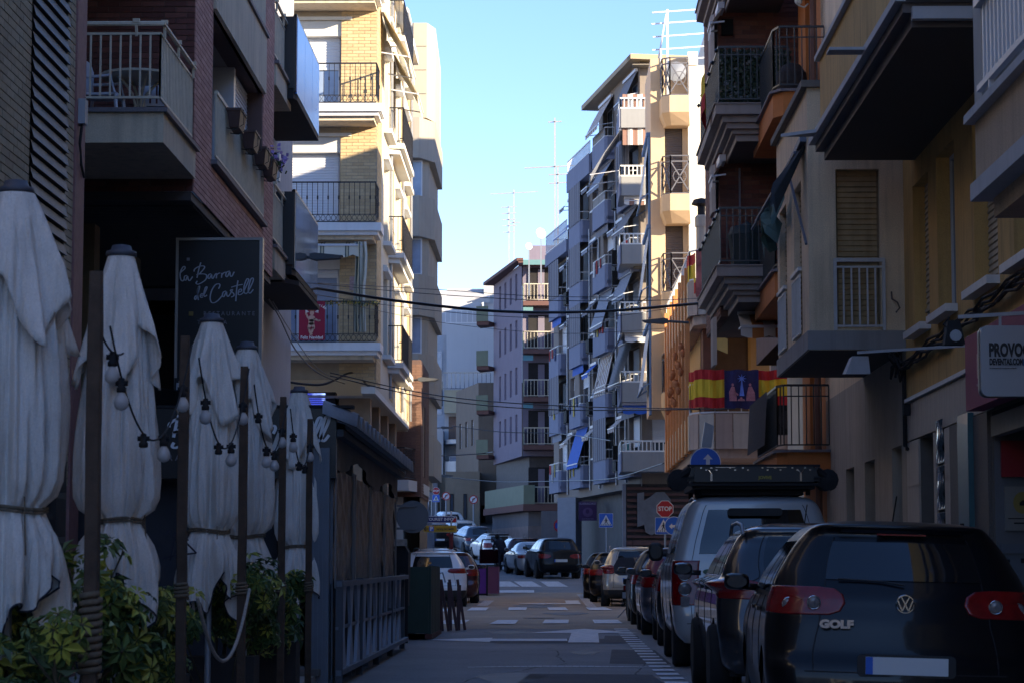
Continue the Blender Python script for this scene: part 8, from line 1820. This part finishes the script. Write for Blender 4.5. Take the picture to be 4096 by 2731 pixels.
p=P(451,545,75); t=thing("sign_pole","red pole with white cap carrying the two direction signs","pole",T(p.x,75.1,zg(75)))
mb=MB().mat(mat("red_pole_paint",(0.13,0.01,0.02),0.5,0.1)); mb.tube([(p.x,75.1,zg(75)),(p.x,75.1,P(451,533,75).z)],.07,8); wobj("lower_pole",mb,t)
mb=MB().mat(alu); mb.tube([(p.x,75.1,P(451,533,75).z),(p.x,75.1,P(451,510,75).z)],.03,8); wobj("upper_pole",mb,t)

# ---------------------------------------------------------------- overhead cables and street lamps
def span(name,label,pix,r_,m=black,n=14):
    pts=[P(u,v,Y) for u,v,Y in pix]; out=[]
    for i in range(len(pts)-1):
        p0=pts[max(i-1,0)]; p1=pts[i]; p2=pts[i+1]; p3=pts[min(i+2,len(pts)-1)]
        for k in range(n):
            t=k/n; out.append(0.5*((2*p1)+(-p0+p2)*t+(2*p0-5*p1+4*p2-p3)*t*t+(-p0+3*p1-3*p2+p3)*t**3))
    out.append(pts[-1]); mb=MB().mat(m); mb.tube(out,r_,5); o=obj(name,mb,smooth=True); tag(o,label,"cable"); return o
span("overhead_cable","thickest black cable sagging across the street below the banner balcony",[(268,282,44),(310,287,46),(400,301,48),(500,311,49),(600,311,49),(700,303,48),(760,299,46)],.032)
span("overhead_cable","thin cable just above the thickest cable",[(300,282,44),(420,293,48),(540,300,49),(660,300,49),(752,294,46)],.008)
span("overhead_cable","uppermost thin cable above the thick one",[(318,283,44),(430,289,48),(540,296,49),(652,297,49)],.007)
span("overhead_cable","thin cable just below the thickest cable",[(265,286,44),(380,304,48),(500,316,50),(600,317,50),(670,308,52)],.007)
span("overhead_cable","fine cable lowest under the thick one",[(330,300,50),(440,322,54),(560,333,56),(665,328,58)],.006)
span("overhead_cable","upper of the middle pair of cables",[(330,372,56),(440,395,58),(560,405,60),(700,408,57)],.014)
span("overhead_cable","lower of the middle pair of cables",[(330,375,56),(440,399,58),(560,409,60),(735,408,57)],.014)
span("overhead_cable","cable from the left street lamp over to the blue grey block",[(452,425,120),(500,431,118),(560,433,115),(612,440,101)],.02)
span("overhead_cable","low cable from the small left lamp to the blue grey block",[(444,476,130),(500,481,125),(560,480,115),(610,478,101),(665,462,75)],.022)
span("overhead_cable","pair of service cables across the pale houses",[(441,455,130),(478,453,150),(494,451,150)],.035)
span("overhead_cable","slack black cable dropping from the canopy past the banner",[(268,298,44),(280,318,46),(296,350,50),(318,372,56),(345,383,58)],.016)
span("overhead_cable","second slack cable dropping left of the banner",[(272,300,44),(290,330,47),(312,362,52),(330,376,56)],.010)
span("overhead_cable","cable fixed under the sand brick overhang",[(268,378,59),(320,384,59),(352,372,60),(368,385,62),(388,400,68)],.03)
def lamp(u,v,Y,dx,label):
    p=P(u,v,Y); t=thing("street_lamp",label,"lamp",T(p.x,p.y,p.z)); s=Y/60
    mb=MB().mat(mat("lamp_grey",(0.07,0.075,0.085),0.5,0.1)); mb.prism([(0,-.03),(.1*dx,-.06),(.55*dx,-.03),(.62*dx,.02),(.1*dx,.07),(0,.05)],-.12,.12,axis=1); mb.M=T(p.x,p.y,p.z); 
    mb.v=[tuple(Vector(q)*1.0+Vector((p.x,p.y,p.z))) for q in mb.v]; wobj("head",mb,t)
    mb=MB().mat(MATS["lamp_grey"]); mb.tube([(p.x,p.y,p.z),(p.x-dx*.5,p.y+.1,p.z-.02)],.03,6); wobj("arm",mb,t)
lamp(418,379,70,1,"flat street lamp projecting right from the sand brick corner building")
lamp(668,321,57,-1,"flat street lamp projecting left from the orange balcony building")
lamp(441,427,118,1,"flat street lamp on the beige tower, middle height")
lamp(441,475,118,1,"small bullet street lamp low on the beige tower")
lamp(310,257,44.5,1,"black street lamp in front of the mirror glass balcony")
